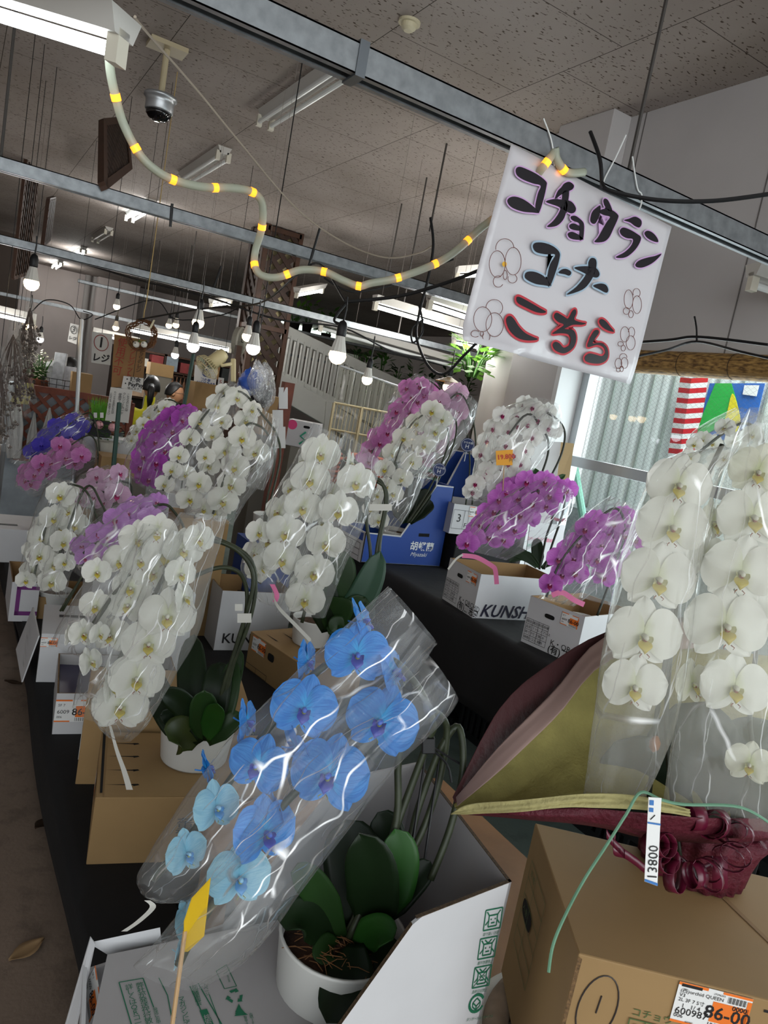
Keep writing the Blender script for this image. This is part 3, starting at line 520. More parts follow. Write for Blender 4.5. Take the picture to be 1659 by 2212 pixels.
def drawing(rs, org, sc, dot=None):
    m = MB()
    for r in rs: m.tube(ring(*r[:4], org, sc, *(r[4:])), .0009, 4, False)
    o = obj('orchid_drawing', m, brown, SIGN)
    if dot: obj('yellow_centre', MB().add(ring(*dot, org, sc)[:-1], [tuple(range(28))]), mat('marker_yellow', 'd9a52a', .5), o)
drawing([(600, 450, 110, 185), (820, 410, 110, 190), (705, 230, 125, 130, 170, 355), (615, 690, 70, 78, 30, 300), (810, 650, 62, 60, -60, 210), (710, 600, 28, 65)], o2, s2, (700, 450, 32, 36))
drawing([(400, 1210, 125, 172), (565, 1285, 120, 165), (560, 1050, 115, 112, 180, 410), (300, 1410, 62, 46, 50, 320), (450, 1450, 50, 66, -20, 220), (390, 1410, 22, 32)], o2, s2)
drawing([(1300, 160, 42, 90), (1380, 210, 42, 85), (1375, 100, 34, 42, 150, 420), (1280, 270, 30, 32), (1322, 300, 22, 34)], o3, s3)
drawing([(1265, 490, 42, 72), (1320, 570, 42, 68), (1328, 470, 30, 48, 180, 430), (1225, 580, 26, 22), (1250, 620, 20, 28)], o3, s3)
drawing([(1205, 765, 32, 50), (1262, 760, 32, 52), (1250, 705, 34, 34, 170, 370), (1203, 825, 18, 20), (1235, 815, 16, 28)], o3, s3)
tie = mat('zip_tie', 'd8dad8', .4)
for pts in ([(1174, 256), (1190, 300), (1197, 345), (1195, 380)], [(1352, 292), (1330, 340), (1308, 382), (1300, 405)], [(1366, 338), (1372, 380), (1378, 410), (1386, 420), (1384, 445), (1372, 465)]):
    obj('zip_tie', MB().tube(pxpath(pts, 0, 4) if 0 else cat_rom([AY(x, y, SY + .02) for x, y in pts], 4), .0022, 6), tie, t)
# ================================================================ TABLES
cloth = mat('black_cloth', '111113', .8, noise=(6, .2), bump=(9, .25)); kraft = mat('kraft_board', '94774f', .75, noise=(9, .05)); kraft_in = mat('kraft_inside', '8f7049', .8, noise=(9, .06)); flute = mat('board_edge', '6b5236', .9, noise=(200, .5))
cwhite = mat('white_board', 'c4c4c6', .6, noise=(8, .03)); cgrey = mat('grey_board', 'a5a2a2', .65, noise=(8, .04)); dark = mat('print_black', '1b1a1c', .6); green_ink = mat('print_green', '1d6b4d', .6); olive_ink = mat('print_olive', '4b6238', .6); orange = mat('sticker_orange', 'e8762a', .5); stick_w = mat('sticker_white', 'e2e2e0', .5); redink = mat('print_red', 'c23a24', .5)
white_tape = mat('white_tape', 'd9d7cf', .6, trans=.2)
def platform():
    t = thing('display_platform', (.8, 3.2, 0), 'low black cloth covered platform carrying the left row of boxed orchids', 'platform')
    def top(u, v):
        y = 1.36 + v * 4.3; x = .372 + .03 * math.sin(y * 2.3) * .4 + (1.1 if y > 1.72 else .22) * max(0, (u - .12) / .88); z = .2
        if u < .12: z = .2 - (.12 - u) / .12 * (.075 + .03 * math.sin(y * 3.1)); x = .372 + .012 * math.sin(y * 2.3) - (.12 - u) * .12
        return V((x, y, z))
    obj('cloth', MB().grid(top, 34, 60), cloth, t, True, solid=.003)
    f = MB().span((.42, 1.4, .01), (.58, 1.74, .194)).span((.42, 1.74, .01), (1.45, 5.6, .194)); obj('deck', f, mat('deck_dark', '1a1a1b', .9), t)
    cr = MB(); x = .4
    for k in range(11):
        y = 1.5 + k * .38; cr.span((x, y, 0), (x + .02, y + .06, .16))
    for z in (.0, .05, .1, .145): cr.span((x - .004, 1.42, z), (x + .01, 5.6, z + .02))
    obj('crate_side', cr, mat('crate_black', '17181a', .5), t)
platform()
BZ = .7; BX = AZ(1020, 1345, BZ).x
def bench():
    t = thing('display_bench', (2.4, 2.6, 0), 'black cloth covered bench by the window carrying boxed orchids', 'bench')
    y0, y1 = .95, 4.3
    def top(u, v):
        y = y0 + v * (y1 - y0)
        if u < .3: k = 1 - u / .3; return V((BX - .012 * k + .012 * math.sin(y * 13) * k, y, BZ - .001 - k * (.34 + .02 * math.sin(y * 5))))
        return V((BX + (u - .3) / .7 * (2.78 - BX), y, BZ - .001))
    obj('cloth', MB().grid(top, 30, 70), cloth, t, True, solid=.003)
    obj('top_board', MB().span((BX + .02, y0 + .02, BZ - .04), (2.76, y1 - .02, BZ - .006)), mat('deck_dark', '1a1a1b', .9), t)
    crm = mat('crate_black', '17181a', .5); m = MB()
    for k in range(5):
        ya = 1.0 + k * .58; yb = ya + .55; X0, X1 = BX + .38, 2.7
        m = MB()
        for z in (0, .14, .3): m.span((X0, ya, z), (X1, yb, z + .035))
        for j in range(12): m.span((X0, ya + .03 + j * .043, .03), (X0 + .012, ya + .05 + j * .043, .3))
        m.span((X0 + .05, ya, 0), (X1, yb, .34)); m.span((X0 + .02, ya + .04, .33), (X1, yb - .04, BZ - .04))
        obj('crate', m, crm, t)
bench()
tag(obj('display_riser', MB().span((2.36, 3.1, BZ), (2.78, 3.42, .897)), cloth, bevel=.006), 'black cloth covered riser on the bench under the carton marked 3 F', 'riser')
woodt = mat('table_wood', '8a623c', .55, noise=(5, .22), bump=(25, .1))
t = thing('wooden_table', (1.0, .95, 0), 'brown wooden table under the white box and the ornate white stand', 'table')
obj('tabletop', MB().span((.62, .0, .39), (1.385, 1.66, .42)), woodt, t, bevel=.003)
for x in (.68, 1.33):
    for y in (.06, 1.6): obj('leg', MB().span((x - .03, y - .03, 0), (x + .03, y + .03, .39)), woodt, t)
t = thing('plastic_crate', (.46, .95, 0), 'black crate under the low end of the big white orchid box', 'crate')
m = MB().span((.3, .8, 0), (.6, 1.1, .42)); obj('body', m, mat('crate_black', '17181a', .5), t)
# ornate white carved round stand under the right carton
OC = V((1.075, .67, .42)); t = thing('ornate_stand', OC, 'round white stand with carved scroll rim and worn wooden top under the right carton', 'plant stand')
sm = mat('carved_white', 'c9c4ba', .6, noise=(18, .12)); so = mat('worn_wood_white', '9a8672', .7, noise=(22, .25))
obj('rim', MB().lathe([(.15, 0), (.23, .0), (.25, .015), (.258, .035), (.248, .05), (.225, .055), (.21, .04), (.15, .03)], OC, n=96, fn=lambda a, i: 1 + (.028 * abs(math.sin(7 * a)) if i in (1, 2, 3, 4) else 0)), sm, t, True)
obj('top_ring', MB().lathe([(.19, .045), (.196, .066), (.22, .07), (.236, .06), (.24, .05)], OC, n=64), so, t, True)
sc = MB()
for k in range(16):
    a = k * math.pi / 8; c = OC + V((math.cos(a) * .155, math.sin(a) * .155, .05)); e1 = V((math.cos(a), math.sin(a), 0)); e2 = V((-math.sin(a), math.cos(a), 0))
    P = [c + e1 * (.035 * (1 - i / 14) * math.cos(i * .62)) + e2 * ((.048 * (1 - i / 16)) * math.sin(i * .62)) for i in range(13)]; sc.tube(P, [.009 - .0005 * i for i in range(13)], 7)
    for q in (-.35, 0, .35): sc.tube([c - e1 * .05 + e2 * (q * .02), c - e1 * .005 + e2 * (q * .09)], [.007, .005], 6)
obj('scrollwork', sc, sm, t, True)
obj('top', MB().lathe([(0, .04), (.19, .045), (.19, .058), (0, .06)], OC, n=40), sm, t)
# ================================================================ CARTONS
def hat(v): v = V((v.x, v.y, 0)); return _n(v)
def sticker(par, O, u, v, w, big='86-00', detail=0):
    """price sticker; O top-left, u to the right, v down"""
    u = _n(u); v = _n(v); n = _n(v.cross(u)); h = w * .62; q = lambda a, b, e: O + u * (a * w) + v * (b * h) + n * e
    s = obj('price_sticker', MB().add([q(0, 0, .0012), q(1, 0, .0012), q(1, 1, .0012), q(0, 1, .0012)], [(0, 1, 2, 3)]), stick_w, par)
    o = MB()
    def rc(mb, a, b, c, d, e=.0016): mb.add([q(a, b, e), q(c, b, e), q(c, d, e), q(a, d, e)], [(0, 1, 2, 3)])
    rc(o, .5, .28, .98, .78); rc(o, 0, 0, .4, .07); rc(o, .6, 0, 1, .06); rc(o, 0, .94, .38, 1); rc(o, .94, .1, 1, .98); obj('orange_print', o, orange, s)
    k = MB()
    for i in range(26):
        a = .5 + i * .017
        if i % 3 != 1: rc(k, a, .8, a + .009, .96, .0018)
    if detail:
        for i in range(16): rc(k, .68 + i * .016, .09, .68 + i * .016 + (.009 if i % 3 else .004), .24, .0018)
        rc(k, .04, .03, .32, .1, .0018)
    obj('barcode', k, dark, s)
    T = lambda tx, a, b, sz, bold=0: lettering(tx, q(a, b, .002), u, -v, sz * w, dark, s, bold=bold * w)
    T(big, .41, .56, .27, .004)
    if detail: T('(西)orchid QUEEN', .04, .2, .075); T('V3', .04, .31, .075); T('2L 3F 7 5寸', .04, .42, .075); T('1   1/ 4', .1, .56, .09); T('600987', .03, .7, .15); T('006', .03, .82, .085); T('600987', .2, .93, .035); T('0000', .76, .34, .1, .002); T('27596203', .48, .1, .04)
    else: T('5F 7', .06, .25, .1); T('6009', .05, .55, .15); T('006', .05, .78, .09)
    return s
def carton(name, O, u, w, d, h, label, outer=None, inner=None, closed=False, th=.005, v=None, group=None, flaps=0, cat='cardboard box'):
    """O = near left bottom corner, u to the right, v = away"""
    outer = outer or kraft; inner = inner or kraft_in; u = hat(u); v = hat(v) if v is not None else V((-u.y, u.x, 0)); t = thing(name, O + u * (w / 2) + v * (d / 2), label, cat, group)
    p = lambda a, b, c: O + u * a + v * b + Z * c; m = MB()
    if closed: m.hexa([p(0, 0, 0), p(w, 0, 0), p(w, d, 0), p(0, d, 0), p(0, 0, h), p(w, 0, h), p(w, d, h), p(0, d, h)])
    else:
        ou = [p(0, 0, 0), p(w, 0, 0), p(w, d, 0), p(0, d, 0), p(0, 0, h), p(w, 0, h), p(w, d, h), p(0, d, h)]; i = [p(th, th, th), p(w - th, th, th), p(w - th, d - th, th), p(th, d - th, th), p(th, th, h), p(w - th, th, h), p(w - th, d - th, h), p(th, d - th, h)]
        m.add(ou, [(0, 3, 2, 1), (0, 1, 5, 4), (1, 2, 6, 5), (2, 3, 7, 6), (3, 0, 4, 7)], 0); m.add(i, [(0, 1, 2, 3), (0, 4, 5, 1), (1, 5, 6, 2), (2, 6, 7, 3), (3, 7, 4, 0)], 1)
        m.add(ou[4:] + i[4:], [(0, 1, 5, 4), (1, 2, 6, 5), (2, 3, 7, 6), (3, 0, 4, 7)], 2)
    obj('body', m, [outer, inner, flute], t, bevel=.0025 if closed else 0)
    t['_w'] = w; return t, p, u, v
def rect(par, name, p, quad, m, th=.001):
    """quad of world points, lifted th along its normal"""
    n = _n((quad[1] - quad[0]).cross(quad[3] - quad[0])); return obj(name, MB().prism([q + n * .0008 for q in quad], n * th), m, par)
def hole(par, c, u, v, w, h):
    n = _n(u.cross(v)); P = []
    for k in range(20):
        a = 2 * math.pi * k / 20; ex = math.copysign(abs(math.cos(a)) ** .5, math.cos(a)); ey = math.copysign(abs(math.sin(a)) ** .7, math.sin(a)); P.append(c + u * (w / 2 * ex) + v * (h / 2 * ey) + n * .0012)
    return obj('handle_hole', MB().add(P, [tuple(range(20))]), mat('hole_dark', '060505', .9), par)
def form(par, O, u, v, w, h, rows, cols, m, lw=.0012, texts=(), ts=.01):
    n = _n(v.cross(u)); k = MB(); q = lambda a, b: O + u * a + v * b + n * .0014
    def ln(a, b, c, d):
        s = (q(c, d) - q(a, b)); sd = _n(n.cross(s)) * lw; k.add([q(a, b) - sd, q(c, d) - sd, q(c, d) + sd, q(a, b) + sd], [(0, 1, 2, 3)])
    for i in range(rows + 1): ln(0, h * i / rows, w, h * i / rows)
    for c in cols: ln(w * c, 0, w * c, h)
    f = obj('printed_form', k, m, par)
    for tx, a, b in texts: lettering(tx, q(w * a, h * b) + n * .0004, u, -v, ts, m, f)
    return f
def tops(px, py, d): return W(px, py, d)
# --- left row, near to far
t, p, u, v = carton('cardboard_box', V((.405, 1.80, .2)), V((.98, -.2, 0)), .52, .36, .19, 'brown carton with slots in its top holding the white pot, front left', closed=True); CB = (t, p, u, v)
sl = MB()
for i in range(4):
    b = .06 + i * .075; sl.add([p(.018, b, .1915), p(.09, b - .004, .1915), p(.1, b, .1915), p(.09, b + .002, .1915)], [(0, 1, 2, 3)]); sl.add([p(.092, b - .008, .1915), p(.108, b - .002, .1915), p(.104, b + .004, .1915), p(.09, b + .003, .1915)], [(0, 1, 2, 3)])
sl.add([p(.01, .02, .1915), p(.016, .02, .1915), p(.012, .35, .1915), p(.004, .35, .1915)], [(0, 1, 2, 3)])
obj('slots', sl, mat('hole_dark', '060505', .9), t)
lettering('薫', p(.21, -.0015, .105), u, Z, .05, dark, t)
sticker(t, p(-.001, .2, .16), -v, -Z, .09)
rect(t, 'top_flap', p, [p(.02, .003, .19), p(.5, .003, .19), p(.5, .35, .19), p(.02, .35, .19)], kraft, .0006)
t, p, u, v = carton('cardboard_box', AZ(166, 1710, .2) + V((0, .04, 0)), V((.98, -.2, 0)), .5, .3, .26, 'tall brown carton right behind the carton with slots', closed=True)
rect(t, 'paper_label', p, [p(0, .2, .14), p(0, .06, .14), p(0, .06, .05), p(0, .2, .05)][::-1], stick_w)
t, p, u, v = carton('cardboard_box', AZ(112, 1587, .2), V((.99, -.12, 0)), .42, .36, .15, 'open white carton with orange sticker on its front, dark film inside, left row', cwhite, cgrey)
sticker(t, p(.0, -.001, .128), u, -Z, .13); obj('film_liner', MB().span((0, 0, 0), (.1, .1, .1)).__class__().add([p(.01, .01, .1), p(.41, .01, .09), p(.41, .35, .1), p(.01, .35, .11)], [(0, 1, 2, 3)]), mat('liner_violet', '2a2545', .25, spec=.6), t)
form(t, p(-.0005, .34, .14), -v, -Z, .3, .12, 4, (0, .3, 1), dark, .0012)
t, p, u, v = carton('cardboard_box', AZ(77, 1474, .2), V((.99, -.12, 0)), .4, .36, .2, 'closed white carton with open side flap, left row behind the film lined one', cwhite, cgrey, closed=True)
rect(t, 'handle_slot', p, [p(.06, .2, .201), p(.16, .2, .201), p(.16, .225, .201), p(.06, .225, .201)], dark)
obj('side_flap', MB().prism([p(-.01, .0, .19), p(-.045, .34, .19), p(-.09, .34, -.0), p(-.05, 0, .0)], V((.005, 0, 0))), cwhite, t); form(t, p(-.052, .3, .17), -v, -Z, .24, .13, 4, (0, .4, 1), dark, .0014); sticker(t, p(.0, -.001, .185), u, -Z, .06)
t, p, u, v = carton('cardboard_box', AZ(78, 1337, .2), V((.99, -.1, 0)), .4, .3, .11, 'low brown carton under the white orchid at far left', kraft)
hole(t, p(.05, -.001, .06), u, Z, .04, .022)
t, p, u, v = carton('cardboard_box', AZ(17, 1342, .2), V((1, -.02, 0)), .118, .36, .19, 'white carton with a purple square frame printed on its front', cwhite, kraft_in)
pf = MB()
for a, b, c, d in ((.022, .03, .118, .05), (.022, .155, .118, .172), (.022, .03, .04, .172)): pf.add([p(a, -.0012, b), p(c, -.0012, b), p(c, -.0012, d), p(a, -.0012, d)], [(0, 1, 2, 3)])
obj('purple_frame', pf, mat('print_purple', '6a2a6e', .6), t)
t, p, u, v = carton('cardboard_box', AZ(-60, 1212, .2), V((1, 0, 0)), .4, .4, .2, 'white carton at the far left edge beyond the purple framed one', cwhite, cgrey, closed=True)
rect(t, 'handle_slot', p, [p(.1, .1, .201), p(.22, .1, .201), p(.22, .13, .201), p(.1, .13, .201)], dark)
t, p, u, v = carton('cardboard_box', AZ(529, 1441, .2), AZ(575, 1475, .2) - AZ(529, 1441, .2), .42, .34, .175, 'brown carton with orange 86-00 price sticker, behind the blue orchid', closed=True); DB = (t, p, u, v)
sticker(t, p(.03, -.001, .168), u, -Z, .11); rect(t, 'paper_label', p, [p(.02, 0, .085), p(.1, 0, .085), p(.1, 0, .035), p(.02, 0, .035)][::-1][::-1], stick_w); hole(t, p(.19, -.001, .12), u, Z, .05, .035)
form(t, p(.0, -.001, .03), u, -Z, .18, .025, 1, (0, .5, 1), dark, .001)
sl = MB()
for i in range(3): b = .05 + i * .09; sl.add([p(.05, b, .1765), p(.14, b - .004, .1765), p(.15, b + .004, .1765)], [(0, 1, 2)])
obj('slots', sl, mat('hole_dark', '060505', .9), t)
t, p, u, v = carton('cardboard_box', AZ(461, 1405, .2), V((1, -.05, 0)), .36, .3, .3, 'white carton with black lettering between the left pot and the 86-00 carton', cwhite, kraft_in)
lettering('KUNSHIEN', p(.03, -.0015, .06), u + V((0, 0, 0)), Z, .07, dark, t, bold=.001); 
# --- big white open box of the blue orchid
def plane(px, py, p0, n): r = ray(px, py); return CAM + r * ((p0 - CAM).dot(n) / r.dot(n))
P0, P1, P2 = AZ(1105, 1905, .8), AZ(900, 1985, .8), AZ(905, 1645, .8); us = _n(P1 - P0); ns = us.cross(Z); uy = _n(P2 - P0)
t = thing('orchid_box', (.55, .92, .42), 'large white open box with a high right end holding the blue orchid pot', 'cardboard box'); WB = t
Ps = plane(738, 2212, P0, ns); th = .006
L_ = .64; kz = lambda pt, z: V((pt.x, pt.y, z))
zl = .56; sl_ = (Ps - P1); Pk = P1 + sl_ * ((P1.z - zl) / (P1.z - Ps.z))
prof = [kz(P0, .425), P0, P1 + (P0 - P1) * .05, P1 + sl_ * .06, P1 + sl_ * .2, Pk, kz(P0 + us * L_, zl), kz(P0 + us * L_, .425)]
far = (P2 - P0)
def side(off, o, m=cwhite): return obj('side_panel', MB().prism([q + off for q in prof], o), m, t, bevel=0)
inn = _n(V((far.x, far.y, 0))) * th
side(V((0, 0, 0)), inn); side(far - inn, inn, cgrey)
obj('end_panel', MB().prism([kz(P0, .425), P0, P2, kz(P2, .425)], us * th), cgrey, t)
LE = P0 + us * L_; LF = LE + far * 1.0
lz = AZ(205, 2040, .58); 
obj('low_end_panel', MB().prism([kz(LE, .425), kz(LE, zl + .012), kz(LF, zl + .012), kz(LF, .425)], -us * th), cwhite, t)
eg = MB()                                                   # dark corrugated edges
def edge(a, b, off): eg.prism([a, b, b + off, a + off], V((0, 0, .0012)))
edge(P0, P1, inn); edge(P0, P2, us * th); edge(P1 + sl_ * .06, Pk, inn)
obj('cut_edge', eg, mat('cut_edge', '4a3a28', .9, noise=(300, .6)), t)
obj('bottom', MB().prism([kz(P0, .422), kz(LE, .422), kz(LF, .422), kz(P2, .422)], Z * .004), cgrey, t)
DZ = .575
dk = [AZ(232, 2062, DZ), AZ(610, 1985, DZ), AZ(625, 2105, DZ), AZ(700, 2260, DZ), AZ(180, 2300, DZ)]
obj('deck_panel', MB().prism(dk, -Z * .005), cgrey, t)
obj('back_flap', MB().prism([AZ(196, 2040, DZ + .004), AZ(345, 2008, DZ + .004), AZ(348, 2040, DZ - .02), AZ(232, 2062, DZ - .02)], Z * .004), cwhite, t)
obj('corner_tab', MB().prism([AZ(196, 2026, DZ + .015), AZ(206, 2040, DZ + .012), AZ(150, 2290, DZ - .05), AZ(120, 2290, DZ - .06)], V((0, .004, 0))), cwhite, t)
sticker(t, AZ(208, 2085, DZ - .004), AZ(225, 2200, DZ - .02) - AZ(208, 2085, DZ - .004), V((-.35, 0, -1)), .06)
def dtext(s, px, py, sz, m=green_ink, dx=.16):
    """vertical lettering on the deck panel"""
    o = AZ(px, py, DZ + .0015); dn = AZ(px + 25, py + 100, DZ + .0015) - o; vv = -_n(dn); uu = vv.cross(Z)
    return lettering('\n'.join(s), o, uu, vv, sz, m, t, align='CENTER', lsp=.82)
DT = [('詳しくはQRコード', 290, 2176, .0118), ('弊社が発送代行致し', 313, 2172, .0118), ('発送にお申', 339, 2194, .007), ('マガジンにて', 398, 2185, .0112), ('商品購入', 376, 2190, .005), ('胡蝶蘭園芸', 425, 2150, .0095), ('ムページ', 446, 2138, .007), ('お花の取扱', 494, 2114, .0035), ('古紙100', 545, 2203, .006), ('製品です', 532, 2205, .005)]
for s_, a, b, z_ in DT: dtext(s_, a, b, z_)
def dline(pts, w=.0012, m=green_ink):
    k = MB()
    for a, b in zip(pts[:-1], pts[1:]):
        A_, B_ = AZ(*a, DZ + .001), AZ(*b, DZ + .001); s_ = _n(Z.cross(B_ - A_)) * w; k.add([A_ - s_, B_ - s_, B_ + s_, A_ + s_], [(0, 1, 2, 3)])
    obj('printed_line', k, m, t)
dline([(292, 2240), (257, 2122), (309, 2113), (332, 2176)], .0008); dline([(343, 2112), (362, 2150), (374, 2212)], .0007); dline([(410, 2130), (470, 2260)], .0008); dline([(428, 2124), (480, 2214)], .0008); dline([(452, 2148), (490, 2250)], .0006); dline([(467, 2098), (485, 2136), (511, 2130), (489, 2084), (467, 2098)], .0006)
k = MB(); k.add([AZ(431, 2183, DZ + .0012), AZ(447, 2179, DZ + .0012), AZ(466, 2222, DZ + .0012), AZ(450, 2228, DZ + .0012)], [(0, 1, 2, 3)]); obj('green_block', k, green_ink, t); dtext('検索', 449, 2203, .0105, cgrey)
k = MB()                                                     # recycling arrows and tree
for a in range(3):
    c = V((507, 2152)); an = a * 2.094 - 1.57
    def rp_(r, da): return AZ(c.x + r * math.cos(an + da), c.y + r * .85 * math.sin(an + da), DZ + .0012)
    k.add([rp_(18, -.75), rp_(19, .1), rp_(13, .1), rp_(11, -.75)], [(0, 1, 2, 3)]); k.add([rp_(22, .1), rp_(15.5, .62), rp_(9, .1)], [(0, 1, 2)])
for dy, wd_ in ((0, 8), (8, 11), (16, 15)): k.add([AZ(516 + dy * .25, 2168 + dy * .8, DZ + .0013 + dy * .00001), AZ(516 + wd_ + dy * .3, 2184 + dy * .5, DZ + .0013 + dy * .00001), AZ(516 - wd_ + dy * .3, 2187 + dy * .5, DZ + .0013 + dy * .00001)], [(0, 1, 2)])
obj('recycling_marks', k, green_ink, t)
def on_side(px, py, e=.0012): return plane(px, py, P0, ns) + ns * (e if ns.dot(CAM - P0) > 0 else -e)
for i, (cx, cy, tx) in enumerate([(1068, 1983, '取り扱い注意'), (1056, 2045, '屋外放置禁止'), (1044, 2107, '直射日光禁止'), (1032, 2167, '')]):
    k = MB(); a = on_side(cx - 19, cy - 17), on_side(cx + 17, cy - 24), on_side(cx + 11, cy + 20), on_side(cx - 25, cy + 27)
    def B(f, g): return a[0].lerp(a[1], f).lerp(a[3].lerp(a[2], f), g)
    def seg(f0, g0, f1, g1, w=.0011): A_, B_ = B(f0, g0), B(f1, g1); sd = _n(ns.cross(B_ - A_)) * w; k.add([A_ - sd, B_ - sd, B_ + sd, A_ + sd], [(0, 1, 2, 3)])
    if tx:
        for q in ((0, 0, 1, 0), (1, 0, 1, 1), (1, 1, 0, 1), (0, 1, 0, 0), (.25, .3, .75, .3), (.75, .3, .75, .85), (.75, .85, .25, .85), (.25, .85, .25, .3), (.25, .3, .1, .1), (.75, .3, .9, .1), (.35, .5, .42, .5), (.6, .5, .67, .5), (.4, .68, .62, .68), (.25, .55, .08, .75), (.75, .55, .92, .75)): seg(*q)
        if i: seg(.3, .1, .5, .28); seg(.7, .1, .5, .28)
        if i == 2: seg(.05, .05, .95, .95, .0008); seg(.95, .05, .05, .95, .0008)
    else:
        for j in range(20): a0, a1 = .4 + j * .27, .4 + (j + 1) * .27; seg(.5 + .42 * math.cos(a0), .45 + .42 * math.sin(a0), .5 + .42 * math.cos(a1), .45 + .42 * math.sin(a1), .0024)
        for q in ((.5, .2, .72, .4), (.72, .4, .5, .6), (.5, .6, .28, .4), (.28, .4, .5, .2), (.28, .4, .28, .6), (.72, .4, .72, .6), (.28, .6, .5, .78), (.72, .6, .5, .78), (.5, .6, .5, .78)): seg(*q)
    obj('pictogram', k, green_ink, t)
    ub = _n(on_side(cx + 20, cy) - on_side(cx - 20, cy + 6)); lettering(tx or 'ダンボールはリサイクル', on_side(cx - 26, cy + 36, .0016), ub, Z, .0065, green_ink, t)
# --- right carton
t, p, u, v = carton('cardboard_box', kz(AZ(1250, 2060, .8), .492), AZ(1659, 2161, .8) - AZ(1250, 2060, .8), .5, .33, .308, 'large brown carton with a hand drawn circled 1 and 86-00 sticker, front right', closed=True, v=AZ(1160, 1790, .8) - AZ(1250, 2060, .8)); AB = (t, p, u, v)
H_ = .308
obj('lid_seam', MB().span((0, 0, 0), (0, 0, 0)).__class__().add([p(.0, -.0012, H_ - .004), p(.006, -.0012, H_ - .006), p(.004, -.0012, 0), p(0, -.0012, 0)], [(0, 1, 2, 3)]), flute, t)
k = MB(); cx, cz = .042, H_ - .074
k.tube([p(cx + .026 * math.cos(a * .2244) + .004 * math.sin(a * .2244), -.001, cz + .052 * math.sin(a * .2244)) for a in range(29)], .0011, 4, False); k.tube([p(cx + .002, -.001, cz + .02), p(cx, -.001, cz - .008)], .0011, 4)
obj('handwritten_mark', k, mat('pen_grey', '3a3432', .6), t)
sticker(t, p(.14, -.001, H_ - .002), u, -Z, .1, detail=1)
obj('sticker_overhang', MB(), stick_w, t) if 0 else None
hole(t, p(.285, -.0012, H_ - .066), u, Z, .07, .024)
lettering('コチョウラン', p(.088, -.0015, H_ - .066), u, Z, .0145, olive_ink, t)
form(t, p(.088, -.001, H_ - .076), u, -Z, .2, .12, 2, (0, .11, .55, .68, 1), olive_ink, .0009, [('品', .015, .12), ('名', .015, .36), ('V3', .18, .3)], .015)
form(t, p(-.001, .29, H_ - .05), -v, -Z, .12, .16, 5, (0, .4, 1), olive_ink, .0007, [('規 格', .1, .1), ('入 数', .1, .5)], .014); hole(t, p(-.0012, .25, H_ - .13), -v, Z, .07, .03)
cr_ = MB(); cr_.add([p(.26, .33, H_ + .0012), p(.272, .33, H_ + .0012), p(.372, .0, H_ + .0012), p(.366, .0, H_ + .0012)], [(0, 1, 2, 3)]); obj('crease', cr_, mat('kraft_crease', '8a6c48', .8), t)
sm_ = MB()
for i in range(12): sm_.add([p(.258 + i * .009, -.001, H_ - .014), p(.265 + i * .009, -.001, H_ - .014), p(.265 + i * .009, -.001, H_ - .018), p(.258 + i * .009, -.001, H_ - .018)], [(0, 1, 2, 3)])
obj('perforation', sm_, dark, t)
# --- cartons on the bench
def orchid_box(O, L, w, h, label, kun=True):
    """near corner O, left face runs to L, long face runs right"""
    v = hat(L - O); d = (L - O).length; u = V((v.y, -v.x, 0)); t, p, u, v = carton('cardboard_box', O, u, w, d, h, label, cwhite, kraft_in, v=v)
    f = lambda a, b: p(-.001, d * (1 - a), h * (1 - b)); fu, fv = -v, -Z
    form(t, f(.03, .46), fu, fv, d * .42, h * .46, 4, (0, .28, .55, .75, 1), dark, .0007, [('組合 薫日本花市場', .02, .13), ('品名 ファレノプシス', .02, .38), ('鉢寸 7寸 立数 3F', .02, .63), ('鉢数 1コ入 箱数 ', .02, .88)], .0125)
    lettering('K・ORCHID', f(.52, .76), fu, Z, .03, dark, t); lettering('(有)薫志園', f(.5, .9), fu, Z, .036, dark, t, bold=.0006)
    sticker(t, f(.62, .06), fu, fv, d * .3); hh = hole(t, f(.42, .27), fu, Z, .045, .017)
    if kun: lettering('KUNSHIEN', p(.03, -.0015, h * .17), u + Z * 0, Z, .075, mat('print_navy', '1c1a30', .6), t, bold=.0015).data.shear = .3
    return t, p, u, v, d, h
OB = orchid_box(AZ(1020, 1335, BZ), AZ(955, 1293, BZ), .42, .19, 'white open carton with big slanted black letters on its long side, on the bench')
PB = orchid_box(AZ(1240, 1437, BZ), AZ(1125, 1385, BZ), .36, .185, 'white open carton with printed form, nearest on the bench, behind the paper wrap', False)
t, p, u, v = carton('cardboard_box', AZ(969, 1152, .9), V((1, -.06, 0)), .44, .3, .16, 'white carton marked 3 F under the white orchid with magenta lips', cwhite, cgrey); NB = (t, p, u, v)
form(t, p(.005, -.001, .13), u, -Z, .1, .1, 1, (0, .7, 1), dark, .0008); lettering('3', p(.03, -.0016, .085), u, Z, .06, dark, t); lettering('F', p(.082, -.0016, .05), u, Z, .035, dark, t)
sticker(t, p(.1, -.001, .155), u, -Z, .085)
obj('back_flap', MB().prism([AY(1152, 952, 2.85), AY(1212, 955, 2.85), AY(1190, 1130, 2.85), AY(1130, 1130, 2.85)], V((0, .005, 0))), cgrey, t)
obj('side_flap', MB().prism([AY(1212, 955, 2.85), AY(1240, 958, 2.8), AY(1226, 1060, 2.8), AY(1200, 1060, 2.85)], V((.004, .004, 0))), mat('kraft_pale', 'cdb285', .7), t)
t = thing('printed_panel', AY(1195, 1180, 2.62), 'upright white board with pink and green print behind the magenta orchid', 'board')
q4 = [AY(1150, 1110, 2.64), AY(1226, 1110, 2.64), AY(1212, 1240, 2.64), AY(1135, 1240, 2.64)]
